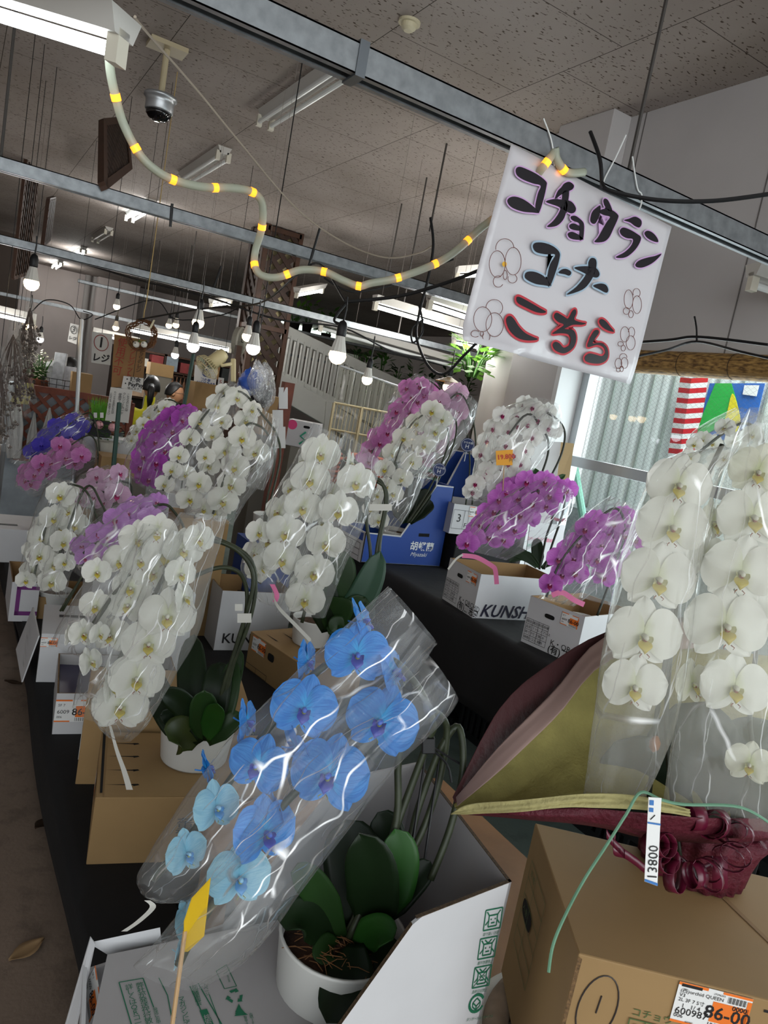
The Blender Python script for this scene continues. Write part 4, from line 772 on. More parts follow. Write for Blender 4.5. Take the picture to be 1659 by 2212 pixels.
obj('board', MB().prism([kz(q4[0], 1.08), kz(q4[1], 1.08), kz(q4[2], BZ), kz(q4[3], BZ)], V((0, .005, 0))), cwhite, t); uu = _n(AY(1226, 1160, 2.63) - AY(1150, 1160, 2.63))
lettering('コチョウラン農場', AY(1138, 1163, 2.635), V((1, 0, -.02)), Z, .021, mat('print_pink', 'd0507c', .6), t); lettering('花の香りで', AY(1138, 1178, 2.635), V((1, 0, 0)), Z, .017, mat('print_teal', '6ab89c', .6), t); lettering('贈ります', AY(1136, 1194, 2.635), V((1, 0, 0)), Z, .017, mat('print_teal', '6ab89c', .6), t)
# --- blue magazine-shaped boxes
bluec = mat('box_blue', '1f4391', .5); navy = mat('badge_navy', '152c63', .45)
def blue_box(pts, y, dep, label, text=True):
    P = [AY(*q, y) for q in pts]; t = thing('orchid_box', V(((P[0].x + P[1].x) / 2, y + dep / 2, BZ)), label, 'cardboard box', 'tall blue orchid boxes'); c = sum(P, V()) / len(P)
    a_ = [kz(P[0], BZ), kz(P[1], BZ)] + P[2:]; y2 = V((0, dep, 0))
    for o in (V((0, 0, 0)), y2 - V((0, .005, 0))):
        s_ = obj('side_panel', MB().prism([q + o for q in a_], V((0, .005, 0))), cwhite, t)
        ins = []; n = len(a_)
        for i in range(n):
            e0 = _n(a_[i] - a_[i - 1]); e1 = _n(a_[(i + 1) % n] - a_[i]); ins.append(a_[i] + (V((-e0.z, 0, e0.x)) + V((-e1.z, 0, e1.x))) * .0055)
        obj('blue_print', MB().add([q + o + V((0, -.0012, 0)) for q in ins], [tuple(range(n))]), bluec, s_)
    obj('high_end', MB().prism([a_[1], a_[2], a_[2] + y2, a_[1] + y2], V((-.005, 0, 0))), bluec, t); obj('low_end', MB().prism([a_[0], a_[-1], a_[-1] + y2, a_[0] + y2], V((.005, 0, 0))), cwhite, t)
    obj('bottom', MB().prism([a_[0], a_[1], a_[1] + y2, a_[0] + y2], Z * .004), cwhite, t)
    if text:
        lettering('胡蝶蘭', AY(886, 1180, y - .0025), V((1, 0, -.0)), Z, .05, mat('print_white', 'e6e8ea', .5), t, bold=.001); lettering('Miyazaki', AY(886, 1197, y - .0025), V((1, 0, 0)), Z, .03, mat('print_white', 'e6e8ea', .5), t).data.shear = .35
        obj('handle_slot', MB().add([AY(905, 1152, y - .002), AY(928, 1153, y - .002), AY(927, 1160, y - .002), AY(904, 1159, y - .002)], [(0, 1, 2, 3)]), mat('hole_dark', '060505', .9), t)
        e = a_[0]; q = lambda a, b: e + V((-.0015, dep * (1 - a), (a_[-1].z - e.z) * b + .0))
        obj('end_label', MB().add([q(.1, .95), q(.95, .95), q(.95, .7), q(.1, .7)], [(0, 1, 2, 3)]), bluec, t); form(t, q(.1, .6), V((0, -1, 0)), -Z, dep * .8, .1, 3, (0, .35, 1), dark, .0012, [('V3', .5, .2), ('2F', .5, .5), ('白', .5, .85)], .03)
    return t, a_
yL = AZ(778, 1215, BZ).y
L1, LA = blue_box([(778, 1215), (950, 1225), (982, 1052), (943, 1047), (865, 1157), (790, 1150)], yL, .28, 'blue box with white characters on its side, white orchid in it, on the bench')
L2, LA2 = blue_box([(905, 1215), (1005, 1160), (1027, 981), (1003, 977), (950, 1075), (905, 1110)], yL + .42, .12, 'second blue box, standing behind the one with white characters', False)
def badge(px, py, d, r, label):
    c = W(px, py, d); n = _n(CAM - c); n = _n(V((n.x, n.y, 0))); e = V((-n.y, n.x, 0)); t = thing('round_badge', c, label, 'tag', 'navy round badges')
    obj('disc', MB().lathe([(0, -.002), (r, -.002), (r, .002), (0, .002)], c, (e, Z, n), 24), navy, t); k = MB(); k.lathe([(r * .86, .0024), (r * .9, .0024)], c, (e, Z, n), 24, cap=False); obj('ring', k, mat('print_white', 'e6e8ea', .5), t)
    lettering('かなめ園', c + n * .003 - e * (r * .62) + Z * r * .3, e, Z, r * .34, mat('print_white', 'e6e8ea', .5), t); lettering('H', c + n * .003 - e * (r * .3) - Z * r * .25, e, Z, r * .8, mat('print_white', 'e6e8ea', .5), t)
    obj('pick', MB().tube([c - Z * r * .9 - n * .004, c - Z * (r * 2.4) - n * .004], .0025, 6), mat('pick_clear', 'b9bcbe', .3), t)
badge(1010, 961, 3.62, .034, 'navy round badge above the second blue box'); badge(949, 1015, 3.28, .03, 'navy round badge at the top of the box with white characters')
# ================================================================ ORCHIDS
lipW = mat('lip_white', 'd9d6c4', .5, trans=.2); lipY = mat('lip_yellow', 'b3a13a', .5, noise=(900, .35)); lipR = mat('lip_redbrown', '8a3d20', .5); colW = mat('column_white', 'e6e4da', .5, trans=.2)
lipG = mat('lip_greenish', 'c9c78e', .5, trans=.2)
KINDS = {}
def kind(name, col, edge, vein, throat, lip, lip2, col2, vk=.4, trans=.32): KINDS[name] = (petal_mat('petal_' + name, col, edge, vein, throat, vk, trans), lip, lip2, col2)
kind('white', 'e4e3da', 'e8e7e0', 'dcdccf', 'd3d6b4', lipY, lipR, lipW, .22)
kind('cream', 'dedccb', 'e2e1d2', 'd0d0b4', 'c3ca93', lipY, lipR, lipW, .3)
kind('blue', '2f8ada', '4a95e2', '1a66c4', '2fb6f0', mat('lip_blue', '1f2fa0', .45), mat('lip_olive', '6f7a35', .5), mat('column_blue', '3c63c8', .5), .6)
kind('paleblue', '8cc0d8', '9fcfe0', '5fa4cc', '6cb8d4', mat('lip_skyblue', '3a86c4', .45), mat('lip_lime', '8f9a4a', .5), mat('column_sky', '86bcdc', .5), .4)
kind('violet', '4c3fc0', '5a4bd0', '2f2a9c', '6a5ad8', mat('lip_violet', '2f2496', .45), mat('lip_violet', '2f2496', .45), mat('column_violet', '5a4ad0', .5), .45)
mg = mat('lip_magenta', '8a1a4e', .45); mgc = mat('column_pink', 'd8a0c4', .5)
kind('magenta', 'c060c2', 'd682d6', 'a246a8', 'd08ccc', mg, mg, mgc, .4)
kind('deepmagenta', 'aa42ae', 'bc58c0', '8a2e90', 'bc70bc', mg, mg, mgc, .4)
kind('pink', 'd07cc0', 'dc96d0', 'b45aa6', 'd69acb', mat('lip_rose', 'a03060', .45), mg, mgc, .4)
kind('lilac', 'bc80c8', 'cc98d6', '9c5fae', 'c896cc', mat('lip_rose', 'a03060', .45), mg, mgc, .4)
kind('palepink', 'd2a8c6', 'd8b4ce', 'bf88b4', 'd8bcd2', mat('lip_rose', 'a03060', .45), mg, mgc, .35)
kind('redlip', 'e2e0da', 'e8e6e2', 'dcd8d0', 'e0d2d6', mg, mg, mat('column_wine', 'a84a74', .5), .2)
def petal(mb, L, Wd, rot, z0, cup, base=.02, lean=0, nu=7, nv=8, wav=.012, seed=0, pw=.6, sq=.95, mi=0):
    ca, sa = math.cos(rot), math.sin(rot); ph = seed * 1.7
    def f(u, v):
        s = (u - .5) * 2; w = Wd * (max(0, math.sin(math.pi * min(.999, max(.0, (v * .97 + .03)) ** sq))) ** pw) if v < .985 else Wd * .05
        x = s * w; y = base + L * v; z = z0 + lean * v - cup * (s * s * .6 * w / Wd + (v - .3) ** 2 * .9) + wav * math.sin(5 * s + ph) * v + wav * .8 * math.sin(4.2 * v * 3.1 + ph + 2 * s) * abs(s)
        return V((x * ca + y * sa, -x * sa + y * ca, z))
    return mb.grid(f, nu, nv, mi)
FM = {}
def flower_meshes(kd, var, hi):
    key = (kd, var, hi)
    if key in FM: return FM[key]
    pm, l1, l2, c2 = KINDS[kd]; r = random.Random(hash((var, hi)) % 1000 + 3); nu, nv = (9, 11) if hi else (5, 6); j = lambda a: r.uniform(-a, a)
    s = MB()
    petal(s, .46 + j(.02), .17, j(.06), -.03, .05, nu=nu, nv=nv, lean=-.02, seed=var)
    for sg in (-1, 1): petal(s, .43 + j(.02), .15, sg * (2.42 + j(.06)), -.035, .05, nu=nu, nv=nv, lean=-.03, seed=var + sg)
    s.tube([(0, 0, -.03), (0, -.01, -.1), (0, .03, -.2), (0, .09, -.3)], [.022, .018, .016, .018], 6)
    out = [('flower', s.mesh('flower', pm, smooth=True))]
    for sg in (-1, 1):
        q = MB(); petal(q, .475, .325 + j(.015), sg * (1.33 + j(.07)), .0, .07 + j(.03), base=.01, nu=nu + 2, nv=nv, lean=.02 + j(.05), seed=var * 2 + sg, pw=.52, sq=1.08, wav=.018); out.append(('petal', q.mesh('petal', pm, smooth=True)))
    l = MB(); n1, n2 = (6, 6) if hi else (4, 4)
    for sg in (-1, 1):
        def sl(u, v, sg=sg):
            w = .046 * math.sin(math.pi * min(.97, .2 + v * .78)) ** .7; q = (u - .5) * 2; return V((sg * (.022 + .062 * math.sin(v * 2.0)), -.045 + w * q + .035 * v, .03 + .105 * v - .02 * q * q))
        l.grid(sl, n1, n2, 2)
    def mid(u, v):
        s_ = (u - .5) * 2; w = .035 + .055 * math.sin(min(1, v * 1.25) * math.pi) ** .8; w = w if v < .9 else w * .4
        return V((s_ * w, -.05 - .15 * v + .02 * s_ * s_, .04 + .11 * math.sin(v * 2.2) - .03 * s_ * s_))
    l.grid(mid, n1, n2 + 2, 0); l.lathe([(.0, 0), (.03, .02), (.028, .05), (0, .065)], V((0, -.03, .03)), n=8, mi=1)
    for sg in (-1, 1): l.tube([(sg * .03, -.2, .1), (sg * .06, -.225, .13), (sg * .05, -.25, .11)], [.008, .006, .004], 5, mi=1)
    l.tube([(0, .0, -.01), (0, .012, .05), (0, .0, .1), (0, -.02, .125)], [.034, .032, .034, .02], 8, mi=3)
    out.append(('lip', l.mesh('lip', [l1, l2, l1 if kd not in ('white', 'cream') else lipG, c2], smooth=True))); FM[key] = out; return out
def flower(root, pos, size, kd, yaw=0, pitch=0, roll=0, var=0, hi=True, face=None):
    f = face or _n(CAM - pos); f = V((f.x, f.y, f.z * .55)); f = M.Rotation(math.radians(yaw), 3, 'Z') @ _n(f); sd = _n(Z.cross(f)); f = _n(M.Rotation(math.radians(-pitch), 3, sd) @ f); up = _n(Z - f * Z.dot(f)); up = M.Rotation(math.radians(roll), 3, f) @ up; rt = up.cross(f)
    mt = M.Translation(pos - woff(root)) @ M((rt, up, f)).transposed().to_4x4() @ M.Scale(size, 4); par = root
    for i, (nm, me) in enumerate(flower_meshes(kd, var, hi)):
        o = bpy.data.objects.new(nm, me); link(o, par)
        if i == 0: o.matrix_local = mt; par = o
stemm = mat('orchid_stem', '2d3321', .5, noise=(40, .3)); stemd = mat('orchid_stem_dark', '23261a', .5); leafm = mat('orchid_leaf', '1a3212', .42, spec=.3, noise=(7, .25)); leafd = mat('orchid_leaf_dark', '0f1e0b', .45, spec=.25, noise=(7, .25)); leafb = mat('orchid_leaf_bright', '1f4716', .42, spec=.3, noise=(6, .2))
potw = mat('pot_white', 'cfcfcb', .35, spec=.5); bark = mat('bark_medium', '4a3423', .9, noise=(60, .5), bump=(90, 1)); fibre = mat('coco_fibre', '3a2315', .9, noise=(50, .5), bump=(70, 1))
def leaf(root, b, m, t, w, mt=None, tilt=0, nrm=None, fold=.18):
    b, m, t = V(b), V(m), V(t)
    def f(u, v):
        s = (u - .5) * 2; p = b * (1 - v) ** 2 + m * (2 * v * (1 - v)) + t * v * v; tg = _n((m - b) * (1 - v) + (t - m) * v + V((1e-6, 0, 0)))
        n = nrm or _n(CAM - p); sd = _n(tg.cross(n)); n2 = sd.cross(tg); ca = math.radians(tilt); sd, n2 = sd * math.cos(ca) + n2 * math.sin(ca), n2 * math.cos(ca) - sd * math.sin(ca)
        ww = w / 2 * (.35 + .65 * min(1, v * 3.2)) * (max(0, 1 - max(0, (v - .55) / .45) ** 2.4)) ** .55
        return p + sd * (s * ww) + n2 * (abs(s) * ww * fold)
    return obj('leaf', MB().grid(f, 9, 14), mt or leafm, root, True, solid=.0018)
def lpx(root, b, m, t, wpx, d, mt=None, tilt=0, dm=None, dt=None, fold=.18): return leaf(root, W(b[0], b[1], d), W(m[0], m[1], dm or d), W(t[0], t[1], dt or dm or d), wpx * d / FPX, mt, tilt, None, fold)
def pot(root, c, r, h, m=potw, soil=bark, n=40, tap=.84):
    c = V(c); obj('pot', MB().lathe([(r * tap * .96, 0), (r * tap, .006), (r * .98, h - .006), (r, h), (r * .95, h), (r * .93, h - .02), (r * .9, h - .03)], c, n=n), m, root, True)
    obj('growing_medium', MB().lathe([(r * .93, h - .03), (r * .6, h - .016), (r * .2, h - .012), (0, h - .012)], c, n=24, fn=lambda a, i: 1 + .02 * math.sin(a * 9)), soil, root, True)
def stem(root, pts, d, r=.0045, m=None, n=7): return obj('stem', MB().tube(pxpath(pts, d, n), r, 7), m or stemm, root, True)
film = cello('film_clear', .085, .13, crease=.75, cw=.024, scale=36); film_h = cello('film_hazy', .2, .14, tint='e8e6dc', bump=.4, crease=.42, cw=.018, scale=28); film_f = cello('film_far', .08, .15, scale=34, bump=.6)
def sleeve(root, st, d, mt=None, thick=.5, amp=.006, nu=36, nv=44, seed=0, mind=.05):
    """st: rows of ((left px),(right px)[,depth]) from one end to the other"""
    Lp = cat_rom([W(*s[0], s[2] if len(s) > 2 else d) for s in st], 8); Rp = cat_rom([W(*s[1], s[2] if len(s) > 2 else d) for s in st], 8); k = len(Lp)
    ax = _n((Lp[-1] + Rp[-1]) / 2 - (Lp[0] + Rp[0]) / 2); per = sum((a - b).length for a, b in zip(Lp, Rp)) / k; ln = ((Lp[-1] + Rp[-1]) / 2 - (Lp[0] + Rp[0]) / 2).length; vs, uvs = [], []
    for i in range(k):
        c = (Lp[i] + Rp[i]) / 2; h = (Rp[i] - Lp[i]) / 2; n = _n(ax.cross(h)); n = n if n.dot(CAM - c) > 0 else -n; hh = h.length; e = _n(h); tk = max(hh * thick, min(mind, hh * 1.2)) * (.35 + .65 * min(1, math.sin(math.pi * min(.999, .12 + i / (k - 1) * .8)) * 1.5))
        for j in range(nu):
            a = 2 * math.pi * j / nu; sx = math.cos(a); sy = math.sin(a); p = c + e * (hh * sx) + n * (tk * math.copysign(abs(sy) ** 1.25, sy))
            q = V((j / nu * per * 42 + seed * 7, i / (k - 1) * ln * 9, seed)); z = abs(mnoise.noise(q)) + .5 * abs(mnoise.noise(q * 2.1)) - .35; p += (n * (sy * 1.1) + e * sx * .35) * z * amp * 2.2; vs.append(p); uvs.append((a / 6.2832 * per * 2.2 + seed, i / (k - 1) * ln))
    fs = [(i * nu + j, i * nu + (j + 1) % nu, (i + 1) * nu + (j + 1) % nu, (i + 1) * nu + j) for i in range(k - 1) for j in range(nu)]; m = MB(); m.add(vs, fs, 0, uvs)
    return obj('cellophane_sleeve', m, mt or film, root, True)
def orchid(label, foot, fl, d, kd, stems=(), sleeves=(), hi=False, group=None, film_m=None, face_yaw=0, jit=10, sm=None, dfn=None, amp=.006, seed=1, srad=.0045, potr=0, thick=.5, stand=None, sz=.2):
    """fl rows: (px, py, width px[, kind][, yaw])"""
    r = random.Random(seed * 13 + 5); t = thing('potted_orchid', foot, label, 'orchid', group)
    for i, f in enumerate(fl):
        kk = f[3] if len(f) > 3 and f[3] else kd; yw = f[4] if len(f) > 4 else r.uniform(-jit, jit); dd = dfn(f[1]) if dfn else d; dd += r.uniform(-.035, .035) * (dd / 2)
        flower(t, W(f[0], f[1], dd), f[2] * dd / FPX * 1.12, kk, face_yaw + yw, r.uniform(-8, 10), r.uniform(-9, 9), i % 3, hi)
    for s in stems: stem(t, s, d, srad, sm)
    for i, s in enumerate(sleeves): sleeve(t, s, d - .005, film_m or film_f, thick, amp, seed=seed + i)
    if potr: pot(t, foot, potr, potr * 1.5, n=24)
    if stand: carton('cardboard_box', V((foot.x - .12, foot.y - .12, sz)), V((1, 0, 0)), .24, .24, foot.z - sz - .001, stand[1], stand[0], closed=True)
    return t
# --- A: white orchid in burgundy wrap on the right carton
burg = mat('burgundy_crepe', '500f1f', .65, noise=(60, .15), bump=(120, .5)); burgd = mat('burgundy_outer', '3c1518', .7, bump=(60, .3)); olive = mat('olive_nonwoven', 'a2985a', .85, noise=(26, .14), bump=(150, .4), trans=.25); blush = mat('blush_paper', 'b79a92', .8, trans=.2); satin = mat('burgundy_satin', '5a112a', .3, spec=.6)
AF = AZ(1490, 1868, .802)
A = thing('potted_orchid', AF, 'large white orchid wrapped in burgundy and olive paper on the right carton', 'orchid'); DA = 1.16
for i, (x, y, w, yw, kd) in enumerate([(1466, 1048, 142, -18, 'white'), (1452, 1140, 156, -22, 'white'), (1422, 1252, 162, -20, 'white'), (1391, 1374, 166, -22, 'white'), (1371, 1484, 138, -18, 'white'), (1638, 1020, 125, -14, 'cream'), (1628, 1118, 156, -20, 'white'), (1600, 1238, 164, -20, 'white'), (1568, 1354, 176, -20, 'white'), (1588, 1486, 150, -20, 'white'), (1497, 1478, 110, 55, 'cream'), (1524, 1205, 120, 40, 'white'), (1722, 1300, 160, -10, 'white'), (1715, 1180, 150, -10, 'white'), (1619, 1652, 100, -5, 'cream'), (1540, 1130, 110, 60, 'cream')]):
    flower(A, W(x, y, DA + (.03 if yw > 30 else 0)), w * DA / FPX * 1.05, kd, -yw * .9 if yw < 0 else yw, R_.uniform(-4, 8), R_.uniform(-6, 6) + 4, i % 3, True)
for s in ([(1470, 1860), (1440, 1600), (1450, 1400), (1480, 1200), (1520, 1050), (1560, 960)], [(1400, 1740), (1410, 1640), (1416, 1560), (1445, 1380), (1480, 1150)], [(1590, 1770), (1612, 1700), (1625, 1620), (1620, 1540), (1640, 1350), (1665, 1150)]): obj('stem', MB().tube(pxpath([(a, b, DA + .06) for a, b in s], 0), .004, 7), stemd, A, True)
obj('bud', MB().lathe([(0, -.014), (.008, -.006), (.009, .004), (.003, .014), (0, .015)], W(1414, 1608, DA + .02), n=10), mat('dry_bud', '8a5a3a', .7), A, True)
for b, m, t, w in [((1480, 1780), (1380, 1680), (1330, 1600), 170), ((1500, 1780), (1520, 1620), (1460, 1520), 200), ((1520, 1790), (1640, 1660), (1680, 1560), 190)]: lpx(A, b, m, t, w, DA + .1, leafd, 0, DA + .12, DA + .14)
sleeve(A, [((1500, 975), (1600, 955)), ((1418, 1012), (1548, 1040)), ((1340, 1209), (1512, 1230)), ((1300, 1408), (1487, 1420)), ((1277, 1592), (1447, 1602)), ((1259, 1718), (1382, 1742))], DA, film_h, .42, .005, seed=2)
sleeve(A, [((1620, 880), (1690, 900)), ((1565, 1020), (1740, 1040)), ((1512, 1230), (1745, 1260)), ((1485, 1420), (1740, 1450)), ((1450, 1605), (1710, 1645)), ((1432, 1740), (1690, 1795))], DA + .01, film_h, .42, .005, seed=5)
def sheet(name, rows, m, par=A, wob=.004, nu=20, nv=14, solid=.0008, seed=0):
    """rows of (px,py,d) polylines, lofted"""
    C_ = [cat_rom([W(*q) for q in r], 8) for r in rows]
    def f(u, v):
        a = v * (len(C_) - 1); i = min(len(C_) - 2, int(a)); k = a - i; g = lambda c: c[min(len(c) - 1, int(u * (len(c) - 1) + .5))]
        p = g(C_[i]).lerp(g(C_[i + 1]), k); return p + FWD * (wob * mnoise.noise(V((u * 5 + seed, v * 4, seed * 2.3))))
    return obj(name, MB().grid(f, nu, nv), m, par, True, solid=solid)
sheet('outer_paper', [[(978, 1722, 1.2), (1080, 1530, 1.3), (1180, 1440, 1.36), (1308, 1366, 1.42), (1500, 1330, 1.44)], [(985, 1742, 1.2), (1100, 1620, 1.32), (1200, 1560, 1.38), (1320, 1500, 1.42), (1500, 1480, 1.42)]], burgd, seed=1)
sheet('blush_paper', [[(985, 1722, 1.19), (1090, 1600, 1.26), (1200, 1490, 1.34), (1306, 1376, 1.4), (1500, 1340, 1.42)], [(988, 1742, 1.16), (1100, 1646, 1.215), (1205, 1545, 1.285), (1318, 1425, 1.34), (1500, 1400, 1.37)]], blush, seed=2)
sheet('inner_paper', [[(980, 1738, 1.18), (1080, 1640, 1.25), (1190, 1520, 1.32), (1312, 1402, 1.37), (1450, 1390, 1.4), (1680, 1420, 1.4)], [(985, 1748, 1.17), (1090, 1720, 1.22), (1220, 1640, 1.29), (1330, 1580, 1.34), (1480, 1560, 1.36), (1700, 1580, 1.36)], [(990, 1756, 1.16), (1100, 1748, 1.18), (1240, 1722, 1.22), (1340, 1726, 1.24), (1480, 1750, 1.25), (1700, 1780, 1.26)]], olive, nu=40, wob=.012, seed=3)
sheet('folded_paper_lip', [[(974, 1757, 1.15), (1010, 1738, 1.13), (1120, 1728, 1.09), (1262, 1714, 1.07), (1390, 1722, 1.07), (1490, 1748, 1.07)], [(974, 1759, 1.15), (1040, 1758, 1.12), (1140, 1752, 1.08), (1260, 1745, 1.06), (1390, 1750, 1.06), (1490, 1764, 1.06)]], mat('olive_fold', 'b4ab76', .85, noise=(26, .1), bump=(150, .3), trans=.2), nu=40, wob=.006, seed=4)
sheet('wrap_collar', [[(978, 1758, 1.15), (1100, 1754, 1.1), (1260, 1748, 1.08), (1400, 1758, 1.07), (1560, 1770, 1.1), (1720, 1770, 1.2)], [(1020, 1762, 1.15), (1130, 1764, 1.11), (1270, 1775, 1.09), (1400, 1792, 1.09), (1560, 1806, 1.12), (1720, 1812, 1.2)], [(1290, 1780, 1.22), (1320, 1790, 1.2), (1370, 1805, 1.18), (1440, 1815, 1.17), (1560, 1820, 1.18), (1640, 1815, 1.22)]], burg, nu=44, wob=.008, seed=5)
obj('pot_cover', MB().lathe([(.075, 0), (.088, .002), (.092, .035), (.102, .075), (.118, .11), (.1, .112)], AF, n=120, fn=lambda a, i: 1 + .03 * math.sin(a * 22) * (1 if i < 4 else 1.6)), burg, A, True)
bow = MB(); rb = random.Random(4)
for k in range(15):
    a = rb.uniform(0, 6.28); c = W(1490 + 85 * math.cos(a) * rb.uniform(.3, 1.1), 1822 + 38 * math.sin(a), 1.115 + rb.uniform(-.02, .02)); e = _n(RIGHT * math.cos(a) - UP * math.sin(a) * .8 - FWD * .5); sd = _n(e.cross(UP + FWD * .3)); L2_ = rb.uniform(.035, .05)
    def lp(u, v, c=c, e=e, sd=sd, L2_=L2_): q = v * 2 * math.pi; return c + e * (L2_ * (1 - math.cos(q)) * .5) + e.cross(sd) * (.017 * math.sin(q)) + sd * ((u - .5) * .019)
    bow.grid(lp, 3, 16)
for pts in ([(1330, 1800), (1325, 1835), (1350, 1845), (1375, 1862), (1400, 1880), (1440, 1882)], [(1440, 1870), (1470, 1858), (1500, 1880), (1540, 1870)], [(1350, 1845), (1320, 1815), (1310, 1800)]):
    P = pxpath([(a, b, 1.13) for a, b in pts], 0, 6)
    bow.grid(lambda u, v, P=P: P[min(len(P) - 1, int(v * (len(P) - 1) + .5))] + UP * ((u - .5) * .014), 3, len(P))
for (a, b, w_, h_) in ((1478, 1890, .022, .03), (1512, 1896, .02, .035), (1555, 1885, .024, .05)): c = W(a, b, 1.145); bow.add([c - RIGHT * w_ / 2 + UP * h_ / 2, c + RIGHT * w_ / 2 + UP * h_ / 2, c + RIGHT * w_ / 2 - UP * h_ / 2, c - RIGHT * w_ / 2 - UP * h_ / 2], [(0, 1, 2, 3)])
obj('ribbon_bow', bow, satin, A, True, solid=.0006)
string_m = mat('green_string', '6f9c80', .6, trans=.2)
obj('twine', MB().tube(pxpath([(1185, 2100, .98), (1195, 2040, .98), (1222, 1975, 1.0), (1262, 1900, 1.04), (1310, 1826, 1.04), (1352, 1760, 1.04), (1384, 1712, 1.05), (1430, 1728, 1.05), (1480, 1738, 1.05), (1600, 1744, 1.06), (1680, 1790, 1.08)], 0, 6), .0013, 6, flat=1.8), string_m, A)
t = thing('price_strip', W(1412, 1722, 1.085), 'narrow white price strip with handwritten number hanging before the burgundy bow', 'price tag')
q = [W(1401, 1722, 1.038), W(1429, 1724, 1.038), W(1420, 1914, 1.03), W(1392, 1904, 1.03)]; obj('strip', MB().prism(q, FWD * .001), stick_w, t); bl = mat('print_blue', '2a6cb0', .5)
def on_strip(a, b): return q[0].lerp(q[1], a).lerp(q[3].lerp(q[2], a), b) - FWD * .0012
k = MB()
for b0, b1, a0, a1 in ((.29, .31, 0, 1), (.965, .995, 0, 1), (.03, .09, .08, .4), (.12, .17, .08, .4)): k.add([on_strip(a0, b0), on_strip(a1, b0), on_strip(a1, b1), on_strip(a0, b1)], [(0, 1, 2, 3)])
obj('blue_print', k, bl, t); dn = _n(q[3] - q[0]); lettering('13800', on_strip(.5, .955), -dn, _n(dn.cross(FWD)), .019, mat('pen_black', '121214', .5), t)
k = MB(); k.tube([on_strip(.2, .26), on_strip(.55, .2)], .0006, 4); obj('pen_mark', k, dark, t)
# --- B: blue orchid
BPC = V((.615, .895, .428)); DB_ = 1.12
B = thing('potted_orchid', BPC, 'blue orchid in clear sleeves standing in the big white open box', 'orchid')
pot(B, BPC, .105, .235, soil=fibre, tap=.78)
fb = MB(); rr = random.Random(9)
for k in range(70):
    a = rr.uniform(0, 6.28); r0 = .09 * math.sqrt(rr.random()); c = BPC + V((r0 * math.cos(a), r0 * math.sin(a), .222)); e = V((rr.uniform(-1, 1), rr.uniform(-1, 1), rr.uniform(-.1, .3))) * .025; fb.tube([c - e, c + V((0, 0, .008)), c + e + V((0, 0, .004))], .0007, 4, False)
obj('fibre_tufts', fb, mat('fibre_light', '7a5434', .9), B, kind='stuff')
bd = lambda y: 1.16 - (y - 1400) * .00018
for i, (x, y, w, yw, pt, kd) in enumerate([(772, 1415, 147, 8, 5, 'blue'), (657, 1533, 150, 6, 5, 'blue'), (823, 1560, 166, -8, 5, 'blue'), (557, 1655, 138, -22, 5, 'blue'), (711, 1676, 178, -10, 5, 'blue'), (574, 1800, 160, 38, 0, 'blue'), (468, 1745, 118, 35, 5, 'paleblue'), (404, 1845, 104, 38, 5, 'paleblue'), (517, 1898, 146, 22, 0, 'paleblue'),
                                             (786, 1342, 110, 78, 20, 'blue'), (850, 1452, 130, 80, 20, 'blue'), (664, 1430, 100, 72, 0, 'blue'), (535, 1560, 105, 72, 0, 'blue'), (410, 1990, 90, 60, 10, 'paleblue'), (392, 2060, 70, 75, -20, 'paleblue'), (640, 1610, 110, 120, 0, 'blue'), (450, 1660, 90, 110, 0, 'blue'), (600, 1745, 90, 115, 0, 'blue')]):
    dd = bd(y) + (.03 if abs(yw) > 60 else 0); flower(B, W(x, y, dd), w * dd / FPX * 1.04, kd, yw, pt, R_.uniform(-6, 6), i % 3, True)
for s in ([(745, 2030, 1.2), (830, 1850, 1.22), (880, 1720, 1.24), (925, 1600, 1.25), (935, 1560, 1.24), (900, 1480, 1.22), (830, 1420, 1.2), (700, 1440, 1.18), (560, 1600, 1.16), (430, 1780, 1.12), (330, 1900, 1.1)], [(760, 2030, 1.2), (870, 1850, 1.24), (905, 1740, 1.26), (950, 1620, 1.27), (990, 1570, 1.27), (1000, 1660, 1.25), (975, 1780, 1.24), (930, 1900, 1.22)], [(752, 2030, 1.19), (850, 1800, 1.21), (860, 1650, 1.22), (870, 1560, 1.21), (840, 1470, 1.2), (740, 1600, 1.16), (560, 1800, 1.1), (430, 2000, 1.06), (385, 2085, 1.05)], [(770, 2030, 1.2), (895, 1830, 1.25), (945, 1700, 1.27), (965, 1590, 1.27), (955, 1550, 1.26), (920, 1530, 1.24)]): obj('stem', MB().tube(pxpath(s, 0), .0062, 8), stemm, B, True)
for s in ([(880, 1900, 1.23), (925, 1590, 1.27)], [(915, 1870, 1.24), (955, 1600, 1.28)]): obj('support_wire', MB().tube(pxpath(s, 0, 3), .0022, 6), black, B)
obj('stem_clip', MB().box(W(925, 1608, 1.25), (.022, .026, .024), (RIGHT, UP, FWD)), black, B, bevel=.002); obj('brace_wire', MB().tube(pxpath([(870, 1575, 1.25), (925, 1608, 1.25), (1010, 1660, 1.26)], 0, 3), .002, 6), black, B); obj('brace_wire', MB().tube(pxpath([(925, 1612, 1.25), (965, 1650, 1.26), (975, 1690, 1.26)], 0, 3), .002, 6), black, B)
